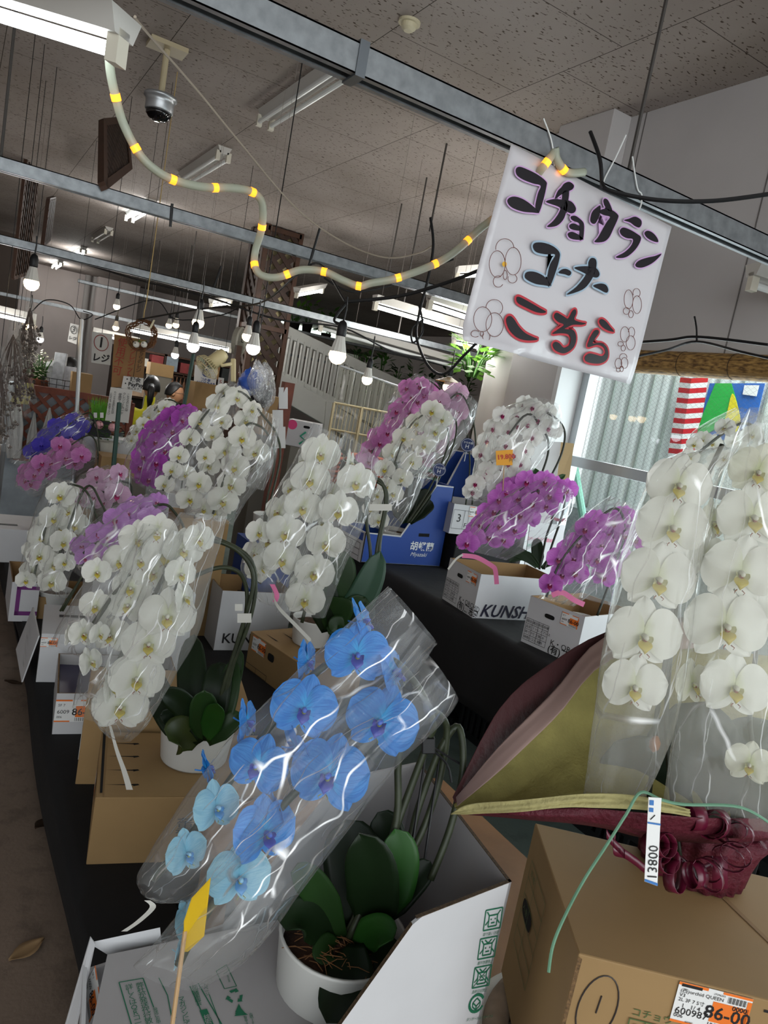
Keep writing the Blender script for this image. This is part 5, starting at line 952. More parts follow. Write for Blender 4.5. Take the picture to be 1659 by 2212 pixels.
for b, m, t, w, mt, d0, d1 in [((790, 2020), (830, 1900), (775, 1800), 112, leafd, 1.2, 1.13), ((815, 1990), (880, 1880), (852, 1790), 92, leafb, 1.2, 1.2), ((770, 2000), (770, 1860), (745, 1770), 130, leafd, 1.22, 1.26), ((740, 2030), (680, 1880), (628, 1885), 66, leafm, 1.19, 1.13), ((735, 2040), (640, 1940), (618, 2010), 84, leafd, 1.19, 1.1), ((770, 2040), (820, 1990), (850, 2030), 70, leafb, 1.18, 1.12), ((770, 2040), (760, 2120), (705, 2210), 96, leafd, 1.17, 1.06), ((800, 2010), (900, 1900), (930, 1860), 60, leafd, 1.21, 1.24), ((840, 1900), (850, 1800), (815, 1755), 80, leafd, 1.25, 1.27), ((730, 2045), (700, 2040), (695, 2085), 60, leafm, 1.18, 1.13), ((780, 2040), (860, 2080), (880, 2160), 90, leafd, 1.18, 1.1)]: lpx(B, b, m, t, w, d0, mt, R_.uniform(-12, 12), (d0 + d1) / 2, d1)
sleeve(B, [((838, 1266), (944, 1392), 1.15), ((705, 1388), (890, 1462), 1.14), ((585, 1508), (780, 1600), 1.13), ((478, 1618), (665, 1735), 1.11), ((375, 1758), (545, 1850), 1.08), ((306, 1870), (432, 1935), 1.06), ((296, 1912), (350, 1952), 1.06)], 1.1, film, .4, .006, seed=3)
sleeve(B, [((905, 1395), (990, 1515), 1.16), ((825, 1475), (935, 1580), 1.15), ((690, 1585), (855, 1660), 1.13), ((575, 1720), (765, 1780), 1.1), ((475, 1850), (672, 1900), 1.07), ((398, 1960), (592, 2010), 1.04), ((338, 2030), (522, 2085), 1.03), ((290, 2086), (428, 2138), 1.02)], 1.1, film, .4, .006, seed=8)
obj('white_ribbon', MB().grid(lambda u, v: pxpath([(318, 1945, 1.06), (330, 1960, 1.06), (300, 1990, 1.08), (268, 2012, 1.1)], 0, 5)[int(v * 15)] + RIGHT * ((u - .5) * .009), 3, 16), white_tape, B)
t = thing('price_card', W(400, 2100, 1.0), 'yellow card seen edge-on on a wooden stick before the blue orchid', 'price card')
obj('stick', MB().tube([W(366, 2260, .985), W(400, 2010, 1.0)], .0032, 8), mat('bamboo_pale', 'b3926a', .6), t)
ca = [W(455, 1898, 1.0), W(428, 2035, 1.02), W(402, 2054, 1.03), W(400, 1990, .985)]
obj('card', MB().prism([W(455, 1896, 1.0), W(441, 2022, 1.02), W(406, 2056, 1.02), W(396, 2056, 1.005), W(397, 1990, .99), W(414, 1940, .985)], FWD * .0012), mat('card_yellow', 'd8b11e', .5, trans=.15), t)
# --- C: left white orchid in a white pot
CPC = AZ(418, 1636, .392); C_ = thing('potted_orchid', CPC, 'white orchid in a white pot set into the slotted brown carton at left', 'orchid'); pot(C_, CPC, .108, .105, tap=.88); DC = 1.82
for i, (x, y, w, yw) in enumerate([(362, 1331, 114, 0), (321, 1391, 108, 2), (295, 1466, 112, 4), (260, 1527, 112, 2), (277, 1307, 82, -8), (239, 1372, 82, -15), (196, 1430, 62, 45), (207, 1310, 68, -10), (179, 1370, 62, 30), (153, 1374, 46, 60), (359, 1199, 98, 0), (333, 1236, 96, -5), (396, 1187, 86, 15), (262, 1213, 76, -10), (209, 1236, 60, 15), (398, 1292, 70, 60), (240, 1490, 64, 70), (284, 1270, 80, -10), (300, 1165, 80, 0), (340, 1150, 80, 5), (430, 1165, 70, 30), (305, 1210, 80, 0), (215, 1370, 50, 40), (390, 1240, 70, 30)]):
    dd = DC + (.05 if i in (4, 5, 7, 10, 11, 12, 13, 17, 18, 19, 20, 21) else 0); flower(C_, W(x, y, dd), w * dd / FPX * 1.12, 'white', yw, R_.uniform(-4, 8), R_.uniform(-7, 7), i % 3, True)
for s in ([(462, 1600, 2.02), (478, 1500, 2.0), (512, 1390, 1.98), (545, 1275, 1.96), (540, 1222, 1.95), (505, 1184, 1.93), (450, 1168, 1.9), (390, 1190, 1.88), (330, 1290, 1.87), (260, 1420, 1.86), (225, 1540, 1.84)], [(468, 1600, 2.02), (500, 1450, 2.0), (532, 1320, 1.98), (526, 1250, 1.96), (490, 1226, 1.93), (440, 1236, 1.9), (400, 1265, 1.87), (370, 1330, 1.86)], [(474, 1600, 2.02), (492, 1470, 2.0), (536, 1350, 1.98), (552, 1270, 1.97), (538, 1205, 1.95), (470, 1165, 1.92), (420, 1162, 1.9), (300, 1220, 1.88), (200, 1350, 1.86)]): obj('stem', MB().tube(pxpath(s, 0), .0058, 8), stemm, C_, True)
for z in (1335,): obj('white_tie', MB().box(W(528, z, 1.93), (.036, .004, .024), (RIGHT, FWD, UP)), white_tape, C_); obj('white_tie', MB().box(W(516, 1312, 1.95), (.02, .004, .018), (RIGHT, FWD, UP)), white_tape, C_)
for b, m, t, w, mt, d1 in [((440, 1600), (400, 1500), (345, 1500), 52, leafd, 1.9), ((430, 1605), (380, 1540), (345, 1545), 40, leafd, 1.95), ((425, 1610), (385, 1570), (365, 1600), 80, mat('leaf_olive', '2f3a18', .4, noise=(8, .3)), 1.9), ((440, 1600), (440, 1540), (440, 1490), 60, leafm, 1.95), ((450, 1600), (470, 1480), (475, 1430), 62, leafd, 2.05), ((455, 1600), (490, 1540), (505, 1420), 50, leafm, 2.05), ((440, 1600), (400, 1490), (420, 1370), 66, leafd, 2.1), ((450, 1605), (500, 1560), (520, 1540), 44, leafm, 2.0), ((450, 1600), (500, 1500), (518, 1400), 40, leafm, 2.1), ((420, 1600), (350, 1560), (330, 1440), 60, leafd, 2.12), ((445, 1600), (465, 1540), (470, 1520), 46, leafb, 1.92)]: lpx(C_, b, m, t, w, 2.0, mt, R_.uniform(-15, 15), 1.97, d1)
sleeve(C_, [((255, 1158), (345, 1140)), ((188, 1250), (290, 1240)), ((138, 1330), (245, 1340)), ((110, 1387), (205, 1425))], DC + .04, film, .5, .007, seed=11)
sleeve(C_, [((310, 1130), (400, 1150)), ((250, 1250), (355, 1260)), ((198, 1360), (305, 1390)), ((172, 1450), (255, 1505)), ((158, 1525), (222, 1562))], DC + .02, film, .5, .007, seed=12)
sleeve(C_, [((388, 1106), (492, 1116)), ((338, 1200), (458, 1240)), ((288, 1310), (432, 1360)), ((228, 1430), (372, 1472)), ((192, 1525), (322, 1562)), ((238, 1592), (282, 1602))], DC - .02, film, .5, .007, seed=13)
C__ = [(238, 1568), (252, 1620), (268, 1665), (280, 1706)]; P = pxpath([(a, b, 1.88) for a, b in C__], 0, 6); obj('white_ribbon', MB().grid(lambda u, v: P[min(len(P) - 1, int(v * (len(P) - 1) + .5))] + RIGHT * ((u - .5) * (.006 + .011 * v)), 3, 16), white_tape, C_)
# --- D: middle white orchid
u_ = DB[2]; DPC = AZ(668, 1388, .377); DD = 2.2
D = thing('potted_orchid', DPC, 'tall white orchid standing on the brown carton with the 86-00 sticker, centre', 'orchid'); pot(D, DPC, .095, .12)
for i, (x, y, w, yw) in enumerate([(693, 980, 87, 4), (670, 1035, 88, 0), (655, 1096, 86, 4), (617, 1150, 88, -4), (610, 1208, 84, 6), (769, 1042, 86, 8), (731, 1103, 88, 4), (704, 1172, 88, 0), (679, 1237, 89, 4), (659, 1295, 88, 2), (655, 998, 52, -60), (630, 1055, 62, -45), (603, 1105, 76, -40), (583, 1169, 66, -40), (717, 1066, 58, -60), (554, 1232, 62, -30), (569, 1225, 66, 20), (548, 1196, 62, 40), (757, 1000, 60, 70), (560, 1150, 60, 10), (640, 1265, 50, 60), (700, 1130, 50, -60)]):
    dd = DD + (.05 if abs(yw) > 15 else 0); flower(D, W(x, y, dd), w * dd / FPX * 1.05, 'white', yw, R_.uniform(-4, 8), R_.uniform(-6, 6), i % 3, True)
for s in ([(720, 1390), (798, 1290), (815, 1180), (833, 1085), (826, 1045), (808, 1030), (770, 1000), (730, 970), (690, 985), (640, 1130), (560, 1260)], [(712, 1390), (795, 1240), (792, 1130), (788, 1075), (770, 1030), (740, 1060), (690, 1200), (652, 1345)], [(725, 1390), (806, 1270), (822, 1160), (836, 1090), (832, 1055), (815, 1040)]): obj('stem', MB().tube(pxpath([(a, b, DD + .08) for a, b in s], 0), .0055, 8), stemm, D, True)
obj('white_tie', MB().box(W(822, 1096, DD + .06), (.07, .004, .02), (RIGHT, FWD, UP)), white_tape, D)
for b, m, t, w, mt in [((715, 1360), (720, 1260), (745, 1190), 78, leafm), ((720, 1360), (790, 1310), (822, 1190), 62, mat('leaf_grey', '2c4a38', .4, noise=(8, .2))), ((715, 1360), (770, 1320), (790, 1290), 60, leafm), ((710, 1360), (740, 1300), (740, 1290), 66, leafm), ((705, 1365), (700, 1300), (700, 1250), 60, leafd), ((720, 1365), (780, 1350), (800, 1300), 54, leafd), ((725, 1370), (740, 1340), (715, 1365), 50, leafm)]: lpx(D, b, m, t, w, DD + .1, mt, R_.uniform(-15, 15), DD + .06, DD + .06)
sleeve(D, [((676, 912), (742, 950)), ((630, 1000), (722, 1030)), ((578, 1090), (692, 1120)), ((538, 1172), (664, 1200)), ((520, 1235), (638, 1262)), ((562, 1300), (606, 1312))], DD + .02, film, .55, .007, seed=21)
sleeve(D, [((745, 930), (825, 1000)), ((712, 1010), (805, 1070)), ((678, 1100), (785, 1140)), ((648, 1180), (750, 1212)), ((616, 1262), (720, 1292)), ((596, 1322), (702, 1335))], DD - .01, film, .55, .007, seed=22)
P = pxpath([(588, 1280, 2.1), (600, 1310, 2.08), (640, 1352, 2.05), (672, 1385, 2.04)], 0, 6); obj('white_ribbon', MB().grid(lambda u, v: P[min(len(P) - 1, int(v * (len(P) - 1) + .5))] + UP * ((u - .5) * .014), 3, 16), white_tape, D)
P = pxpath([(588, 1262, 2.1), (598, 1285, 2.1), (594, 1300, 2.1)], 0, 5); pkr = mat('pink_ribbon', 'd66a9a', .45); obj('pink_ribbon', MB().grid(lambda u, v: P[min(len(P) - 1, int(v * (len(P) - 1) + .5))] + RIGHT * ((u - .5) * .014), 3, 11), pkr, D)
# ---------------------------------------------------------------- orchids of the middle and far rows
def T4(l, ox, oy, sc, w): return [(ox + x / sc, oy + y / sc, w) for x, y in l]
def foot(px, py, d, z=None): q = W(px, py, d); return V((q.x, q.y, z if z else q.z))
# K tall white pair in the centre left
fl = [(513, 859, 52), (470, 875, 50), (431, 910, 46), (410, 946, 44), (387, 984, 42), (372, 1015, 42), (356, 1046, 42), (482, 846, 36), (531, 908, 50), (523, 946, 58), (489, 973, 62), (553, 977, 58), (508, 1008, 62), (500, 1046, 64), (482, 1082, 66), (452, 1006, 48), (430, 1044, 52), (409, 1078, 56), (462, 1104, 58), (444, 986, 42), (402, 1024, 42), (460, 940, 44), (545, 885, 40), (480, 910, 42), (440, 1100, 48)]
orchid('tall white orchid in two clear sleeves, right of the deep magenta one', foot(575, 1165, 3.95), fl, 3.0, 'white', [[(560, 1190), (585, 1080), (605, 990), (598, 940), (570, 900), (513, 845), (440, 900), (352, 1060)], [(565, 1190), (575, 1090), (592, 1010), (590, 960), (560, 920), (520, 935), (460, 1110)]],
       [[((498, 822), (548, 848)), ((445, 880), (502, 905)), ((396, 960), (455, 972)), ((360, 1030), (425, 1042)), ((332, 1085), (390, 1098))], [((545, 872), (605, 905)), ((500, 940), (594, 985)), ((450, 1010), (565, 1042)), ((418, 1070), (525, 1095)), ((400, 1112), (505, 1135))], [((585, 935), (600, 930)), ((560, 980), (598, 990)), ((530, 1050), (570, 1060))]], jit=14, seed=31, stand=(bluec, 'plain blue carton under the tall white orchid at centre left'), sz=.42, potr=.09)
kf = foot(575, 1165, 3.95); tag(obj('black_riser', MB().span((kf.x - .14, kf.y - .13, .2), (kf.x + .14, kf.y + .16, .418)), cloth, bevel=.005), 'black riser under the plain blue carton at centre left', 'riser')
fl = T4([(600, 300), (500, 370), (330, 520), (510, 530), (620, 400), (410, 660), (330, 720), (240, 800), (370, 820), (330, 920), (560, 600), (450, 560), (700, 290), (380, 440), (300, 620), (440, 470), (270, 900), (400, 760), (560, 450), (640, 340), (260, 700), (480, 640), (390, 560), (540, 320)], 250, 830, 4.484, 46)
orchid('deep magenta orchid in a clear sleeve, left of the tall white pair', foot(430, 1110, 3.7), fl, 3.5, 'deepmagenta', [[(420, 1120), (440, 1020), (445, 940), (420, 890), (370, 910), (320, 1030)]], [[((398, 876), (445, 892)), ((335, 905), (405, 960)), ((292, 955), (374, 1000)), ((268, 1008), (342, 1064)), ((300, 1050), (330, 1064))]], jit=25, seed=32, stand=(kraft, 'brown carton under the deep magenta orchid'), potr=.09)
orchid('white orchid in a clear sleeve behind the deep magenta one, below the yellow jacket', foot(390, 1060, 4.6), [(344, 886, 32), (323, 899, 32), (332, 890, 30), (310, 915, 30), (295, 930, 28), (357, 879, 32), (302, 948, 24), (284, 950, 24), (365, 872, 28)], 4.3, 'white', [[(390, 1070), (400, 960), (390, 880), (350, 868), (300, 940)]], [[((348, 858), (388, 885)), ((300, 902), (355, 932)), ((262, 958), (302, 985))]], jit=20, seed=33, stand=(cwhite, 'white carton far behind the deep magenta orchid'), potr=.08)
fl = T4([(430, 160), (330, 190), (270, 250), (215, 320), (440, 220), (390, 190), (190, 340), (360, 230), (300, 290), (240, 300), (470, 190), (410, 250)], 0, 850, 2.676, 38)
orchid('violet blue orchid in a clear sleeve, far left behind the pink one', foot(215, 1070, 5.2), fl, 4.8, 'violet', [[(215, 1080), (215, 980), (205, 910), (180, 895), (90, 970)]], [[((172, 886), (202, 912)), ((108, 912), (172, 950)), ((52, 965), (112, 1000)), ((18, 995), (60, 1022))]], jit=20, seed=34, stand=(cwhite, 'white carton under the violet blue orchid'), potr=.09)
fl = T4([(400, 310), (470, 360), (330, 370), (240, 400), (160, 450), (270, 460), (180, 520), (430, 400), (350, 300), (200, 470), (300, 400), (380, 370), (220, 430), (150, 500), (440, 330)], 0, 850, 2.676, 40)
orchid('pink orchid in a clear sleeve at far left, in front of the violet blue one', foot(206, 1095, 4.85), fl, 4.6, 'pink', [[(205, 1110), (212, 1010), (205, 950), (170, 950), (60, 1040)]], [[((182, 948), (216, 990)), ((108, 965), (192, 1012)), ((48, 1008), (132, 1048)), ((32, 1050), (76, 1075))]], jit=22, seed=35, stand=(kraft, 'brown carton under the pink orchid at far left'), potr=.09)
fl = [(131, 1070, 60), (116, 1119, 56), (161, 1134, 60), (90, 1160, 56), (86, 1201, 56), (116, 1220, 56), (71, 1235, 52), (112, 1257, 58), (131, 1141, 46), (149, 1104, 50), (138, 1171, 56), (56, 1254, 42), (100, 1135, 50), (140, 1215, 44), (70, 1190, 44), (108, 1180, 48), (150, 1060, 40)]
orchid('white orchid in clear sleeves at far left, above the purple framed carton', AZ(115, 1325, .21), fl, 2.9, 'white', [[(130, 1320), (210, 1180), (200, 1090), (170, 1050), (120, 1070), (70, 1260)], [(135, 1320), (225, 1150), (215, 1080), (180, 1060), (110, 1250)]], [[((112, 1030), (162, 1045)), ((86, 1080), (142, 1102)), ((60, 1160), (112, 1190)), ((42, 1232), (96, 1265))], [((148, 1036), (208, 1080)), ((118, 1120), (192, 1160)), ((93, 1210), (152, 1242)), ((78, 1272), (142, 1292))]], jit=12, seed=36, potr=.08)
fl = [(187, 1052, 42), (209, 1029, 42), (258, 1022, 42, None, 30), (254, 1070, 54), (232, 1052, 40), (202, 1074, 42), (175, 1080, 38), (222, 1085, 40), (240, 1030, 36)]
orchid('pale pink orchid with dark arching stems behind the left white one', foot(262, 1160, 3.4), fl, 3.2, 'palepink', [[(260, 1170), (275, 1110), (262, 1080), (220, 1062), (160, 1070)], [(265, 1170), (285, 1060), (265, 1040), (235, 1036)]], [[((232, 1004), (284, 1016)), ((170, 1030), (274, 1090)), ((160, 1080), (216, 1112))]], jit=18, seed=37, stand=(cgrey, 'pale carton under the pale pink orchid'), sm=stemd, potr=.08)
fl = [(299, 1097, 58), (250, 1123, 54), (213, 1153, 52), (176, 1179, 46), (277, 1108, 50), (262, 1175, 60, None, 40), (209, 1198, 50), (325, 1120, 54), (300, 1145, 56), (235, 1160, 46), (185, 1205, 44), (340, 1085, 44), (290, 1170, 50)]
orchid('lilac orchid in a clear sleeve lying across behind the front left white one', foot(345, 1262, 3.05), fl, 2.5, 'lilac', [[(360, 1330), (400, 1180), (380, 1110), (330, 1095), (180, 1195)]], [[((318, 1066), (392, 1130)), ((238, 1098), (330, 1180)), ((158, 1168), (245, 1235)), ((142, 1212), (192, 1255))]], jit=14, seed=38, stand=(cwhite, 'white carton under the lilac orchid'), potr=.085)
fl = T4([(1130, 150), (1075, 210), (1020, 270), (970, 350), (930, 430), (890, 490), (830, 530), (800, 590), (1110, 240), (990, 300), (1050, 160), (1180, 170), (950, 400), (870, 450), (1150, 200), (820, 600), (1060, 300)], 500, 780, 2.765, 42)
orchid('bright pink orchid in a narrow clear sleeve, tall, left of the bench', foot(1005, 1130, 4.15, BZ), fl, 4.0, 'pink', [[(1005, 1100), (1015, 1000), (1000, 900), (960, 850), (900, 830), (790, 1000)]], [[((898, 806), (940, 822)), ((858, 840), (928, 880)), ((812, 910), (884, 952)), ((776, 992), (834, 1034))]], jit=18, seed=39, potr=.08)
fl = T4([(1290, 230), (1350, 300), (1300, 350), (1350, 190), (1240, 240), (1220, 500), (1150, 580), (1180, 420), (1280, 420), (1200, 300), (1330, 250)], 500, 780, 2.765, 48)
orchid('pale pink orchid in a clear sleeve behind the white one in the blue box', foot(1020, 1100, 4.05, BZ), fl, 3.85, 'palepink', [[(1020, 1090), (1028, 980), (1020, 900), (990, 850), (940, 900)]], [[((980, 828), (1034, 872)), ((938, 868), (1018, 925)), ((880, 960), (965, 1002)), ((850, 1040), (905, 1062))]], jit=16, seed=40, potr=.08)
LC = V(((LA[0].x * .45 + LA[1].x * .55), yL + .14, BZ + .006))
fl = [(934, 888, 50), (900, 914, 48), (941, 932, 50), (872, 946, 48), (916, 961, 50), (849, 979, 47), (889, 997, 46), (831, 1013, 44), (869, 1033, 46), (849, 1066, 46), (818, 1124, 44), (815, 1070, 36), (822, 1095, 40), (955, 905, 44), (800, 1100, 36), (835, 1050, 40)]
M_ = orchid('white orchid standing in the blue box with white characters', LC, fl, 3.45, 'white', [[(880, 1130, 3.5), (925, 1060, 3.5), (962, 980, 3.5), (968, 930, 3.5), (945, 890, 3.48), (880, 930), (820, 1110)], [(885, 1130, 3.5), (940, 1050, 3.5), (980, 960, 3.5), (985, 910, 3.5), (965, 900, 3.48)]], [[((925, 868), (992, 890)), ((878, 920), (966, 962)), ((843, 980), (924, 1022)), ((808, 1060), (894, 1092)), ((788, 1132), (852, 1155))]], jit=12, seed=41, potr=.1)
for b, m, t, w in [((880, 1130), (880, 1080), (905, 1030), 34), ((885, 1130), (900, 1080), (930, 1060), 36), ((875, 1130), (860, 1090), (862, 1080), 36), ((885, 1130), (925, 1090), (935, 1085), 30)]: lpx(M_, b, m, t, w, 3.72, leafd, R_.uniform(-15, 15))
NC = NB[1](.2, .15, .006)
fl = T4([(470, 235), (540, 260), (315, 275), (390, 280), (270, 340), (350, 355), (445, 320), (550, 340), (470, 385), (240, 405), (335, 425), (430, 450), (210, 470), (375, 475), (240, 555), (410, 520), (220, 590), (390, 585), (165, 660), (290, 640), (310, 550), (400, 330), (500, 300), (300, 480), (540, 300), (350, 520), (180, 620), (430, 220), (570, 350), (320, 600)], 950, 780, 2.34, 43)
N_ = orchid('white orchid with small magenta lips carrying an orange price card', NC, fl, 3.05, 'redlip', [[(1130, 1110), (1175, 1010), (1185, 960), (1172, 930), (1130, 900), (1030, 1050)], [(1140, 1110), (1200, 1010), (1220, 950), (1212, 915), (1180, 890)]], [[((1158, 858), (1212, 878)), ((1076, 888), (1210, 932)), ((1036, 960), (1170, 992)), ((1016, 1040), (1114, 1062)), ((1006, 1078), (1064, 1090))]], jit=20, seed=42, sm=stemd, potr=.08)
for b, m, t, w in [((1150, 1100), (1150, 1040), (1155, 1010), 34), ((1160, 1100), (1190, 1040), (1222, 1025), 16)]: lpx(N_, b, m, t, w, 3.1, leafb)
t = thing('price_card', W(1090, 1020, 2.93), 'orange card with 19.800 written in red on a stick', 'price card')
q = [W(1071, 974, 2.93), W(1108, 971, 2.93), W(1107, 1005, 2.93), W(1072, 1005, 2.93)]; obj('card', MB().prism(q, FWD * .001), mat('card_orange', 'e09a12', .5), t); ru = _n(q[1] - q[0])
lettering('19.800', q[3].lerp(q[0], .52) - FWD * .002 + ru * .004, ru, UP, .026, mat('pen_red', 'b32016', .5), t, bold=.0006); lettering('円', q[2].lerp(q[1], .3) - FWD * .002 - ru * .014, ru, UP, .014, dark, t)
obj('stick', MB().tube([W(1089, 1005, 2.935), W(1085, 1085, 2.95)], .0022, 6), mat('bamboo_pale', 'b3926a', .6), t)
def magenta(box, label, fl, d, sl, seed, stems, leaves=()):
    bx, p, u, v, dd, h = box; f = p(.2, dd * .5, .006); o = orchid(label, f, fl, d, 'magenta', stems, sl, jit=18, seed=seed, potr=.08, sm=stemd)
    for b, m, t, w in leaves: lpx(o, b, m, t, w, d + .05, leafm, R_.uniform(-10, 10))
    return o
fl = T4([(530, 610), (440, 610), (610, 670), (500, 650), (400, 690), (430, 700), (540, 730), (300, 700), (370, 760), (450, 790), (240, 770), (300, 830), (380, 850), (210, 830), (170, 890), (250, 890), (320, 900), (140, 920), (360, 640), (580, 640), (340, 660), (470, 720), (280, 760), (560, 680), (640, 650), (190, 860), (410, 780)], 950, 780, 2.34, 50)
O_ = magenta(OB, 'magenta orchid in the carton with big slanted black letters', fl, 2.95, [[((1168, 1024), (1240, 1062)), ((1108, 1056), (1230, 1112)), ((1038, 1108), (1165, 1172)), ((986, 1182), (1094, 1210))]], 43, [[(1175, 1230), (1195, 1170), (1215, 1110), (1218, 1070), (1190, 1040), (1120, 1060), (1030, 1170)], [(1165, 1230), (1180, 1160), (1195, 1110), (1180, 1060), (1140, 1070)]], [((1165, 1225), (1160, 1190), (1160, 1162), 26), ((1160, 1225), (1110, 1170), (1080, 1205), 24), ((1165, 1225), (1130, 1180), (1100, 1215), 22), ((1170, 1228), (1200, 1200), (1215, 1215), 18)])
def ribbon(o, pts, d, w, m, nm='pink_ribbon'):
    P = pxpath([(a, b, d) for a, b in pts], 0, 6)
    def f(u, v):
        i = min(len(P) - 2, int(v * (len(P) - 1))); tg = _n(P[i + 1] - P[i]); sd = _n(tg.cross(_n(CAM - P[i]))); return P[i].lerp(P[i + 1], v * (len(P) - 1) - i) + sd * ((u - .5) * w)
    obj(nm, MB().grid(f, 3, 24), m, o, solid=.0006)
pkr = mat('pink_ribbon', 'd66a9a', .45)
ribbon(O_, [(998, 1200), (1030, 1204), (1062, 1222), (1070, 1232), (1073, 1262)], 2.9, .018, pkr); ribbon(O_, [(1000, 1198), (985, 1208), (968, 1230)], 2.9, .008, white_tape, 'white_ribbon'); ribbon(O_, [(1190, 1118), (1210, 1124), (1222, 1122)], 3.0, .012, mat('crimson_ribbon', 'b0204a', .5), 'crimson_ribbon')
fl = T4([(930, 790), (860, 860), (790, 810), (820, 930), (750, 890), (880, 900), (700, 920), (760, 990), (650, 960), (690, 1070), (620, 1080), (830, 1090), (800, 1000), (560, 1130), (900, 970), (600, 1000), (960, 850), (880, 820), (740, 850), (680, 1000), (870, 1000), (940, 880), (860, 1050), (990, 900)], 950, 780, 2.34, 52)
P_ = magenta(PB, 'magenta orchid in the white carton with the printed form, behind the paper wrap', fl, 2.6, [[((1318, 1070), (1395, 1110)), ((1236, 1135), (1350, 1200)), ((1196, 1220), (1300, 1262)), ((1162, 1292), (1240, 1310))], [((1350, 1085), (1400, 1110)), ((1300, 1160), (1370, 1190)), ((1250, 1290), (1330, 1310))]], 44, [[(1290, 1330), (1330, 1220), (1350, 1140), (1320, 1100), (1220, 1200), (1180, 1290)]])
ribbon(P_, [(1192, 1286), (1215, 1280), (1240, 1296), (1262, 1306)], 2.55, .018, pkr)
fl = [(1566, 924, 44), (1625, 939, 44), (1590, 953, 46), (1519, 949, 38), (1540, 957, 38), (1491, 987, 38), (1566, 990, 40), (1546, 994, 38), (1600, 1000, 44), (1640, 975, 44), (1520, 1020, 40), (1500, 960, 34)]
orchid('small white orchid by the window, seen behind the big wrapped one', foot(1560, 1330, 2.35, BZ), fl, 2.25, 'white', [[(1570, 1320), (1640, 1100), (1650, 960), (1600, 915), (1500, 985)]], [[((1590, 880), (1680, 910)), ((1500, 930), (1660, 985)), ((1470, 985), (1600, 1045))]], jit=16, seed=45, potr=.08)
# ================================================================ BEHIND: stairs, plants, registers
SYY = 8.6
railw = mat('stair_white', 'c3c3bd', .55, noise=(4, .05)); gw = mat('stair_dark', '6f6a60', .6)
def sp(px, py, dy=0): return AY(px, py, SYY + dy)
t = thing('staircase', sp(690, 870), 'white staircase with slatted railing beyond the bulbs', 'staircase')
obj('handrail', MB().bar(sp(592, 703), sp(905, 852), .07, .13), railw, t, bevel=.01); a0, a1 = sp(585, 800), sp(905, 958)
obj('bottom_rail', MB().bar(a0, a1, .07, .1), railw, t, bevel=.01); obj('stringer', MB().bar(sp(590, 826), sp(860, 985), .1, .28), railw, t, bevel=.01)
h0, h1 = sp(592, 708), sp(905, 857)
for i in range(26):
    k = i / 25; b = a0.lerp(a1, k); px_ = b.x; kk = (px_ - h0.x) / (h1.x - h0.x); tp = h0.lerp(h1, max(-.02, min(1, kk))); obj('baluster', MB().bar(V((px_, SYY, b.z)), V((px_, SYY, tp.z)), .03, .09, V((0, 1, 0))), railw, t)
tr = MB(); s0, s1 = sp(590, 815, .1), sp(880, 975, .1)
for i in range(12):
    p_ = s0.lerp(s1, i / 11); tr.box(p_ + V((0, .55, 0)), (.34, 1.0, .045))
obj('treads', tr, mat('tread_grey', '8c8a84', .7), t); obj('newel_post', MB().bar(sp(700, 1000), sp(712, 868), .16, .16, V((0, 1, 0))), railw, t)
# clear plastic curtain hanging before the stairs
t = thing('plastic_curtain', W(780, 880, 5.6), 'clear plastic sheet hanging in front of the stair railing', 'curtain')
c0, c1 = W(735, 790, 5.6), W(905, 850, 5.6)
obj('sheet', MB().grid(lambda u, v: c0.lerp(c1, u) + V((0, .05 * math.sin(u * 34), -v * (.62 - .1 * u))), 70, 10), cello('film_curtain', .2, .1, scale=9, tint='c9cbb8'), t, True); obj('curtain_rod', MB().tube([c0, c1], .008, 6), alu, t)
# bright outside plants seen through the far window, upper landing shelf
lg = mat('far_leaf_bright', '6a9a3a', .6, trans=.4); lm = mat('far_leaf', '3f6a2a', .6, trans=.2); ld = mat('far_leaf_dark', '22401c', .6)
def bush(nm, c, r, h, n, lb, m, potc=None, pr=.1, lw=.035, ll=.14, group=None, seed=0, ph=.16):
    q = random.Random(seed + n); t = thing(nm, c, lb, 'plant', group)
    if potc: obj('pot', MB().lathe([(pr * .75, 0), (pr, ph), (pr * 1.06, ph), (pr * .9, ph - .01)], c, n=18), potc, t, True)
    f = MB(); st = MB()
    for k in range(n):
        a = q.uniform(0, 6.28); e = q.uniform(.2, 1.2); d = V((math.cos(a) * math.cos(e), math.sin(a) * math.cos(e), math.sin(e))); b = c + V((0, 0, ph if potc else 0)) + V((math.cos(a) * r * .2, math.sin(a) * r * .2, 0)); p = b + V((d.x * r * q.uniform(.4, 1), d.y * r * q.uniform(.4, 1), d.z * h * q.uniform(.4, 1)))
        if k % 3 == 0: st.tube([b, (b + p) / 2 + V((0, 0, h * .12)), p], .005, 4)
        s_ = _n(d.cross(Z)) * lw; dl = V((d.x, d.y, d.z - .6)); dl = _n(dl) * ll; f.add([p, p + dl * .5 + s_, p + dl, p + dl * .5 - s_], [(0, 1, 2, 3)])
    obj('foliage', f, m, t); obj('stems', st, lm, t); return t
shelf_z = W(860, 870, 9.2).z
t = thing('plant_shelf', W(860, 885, 9.4), 'dark shelf above the stairs carrying potted plants', 'shelf'); a, b = AY(740, 830, 10.3), AY(1045, 900, 10.3)
obj('board', MB().hexa([a + V((0, -.2, -.04)), b + V((0, -.2, -.04)), b + V((0, .4, -.04)), a + V((0, .4, -.04)), a + V((0, -.2, 0)), b + V((0, -.2, 0)), b + V((0, .4, 0)), a + V((0, .4, 0))]), gw, t)
for k in (.05, .5, .95): q_ = a.lerp(b, k); obj('post', MB().span((q_.x - .03, q_.y, 0), (q_.x + .03, q_.y + .06, q_.z - .04)), gw, t)
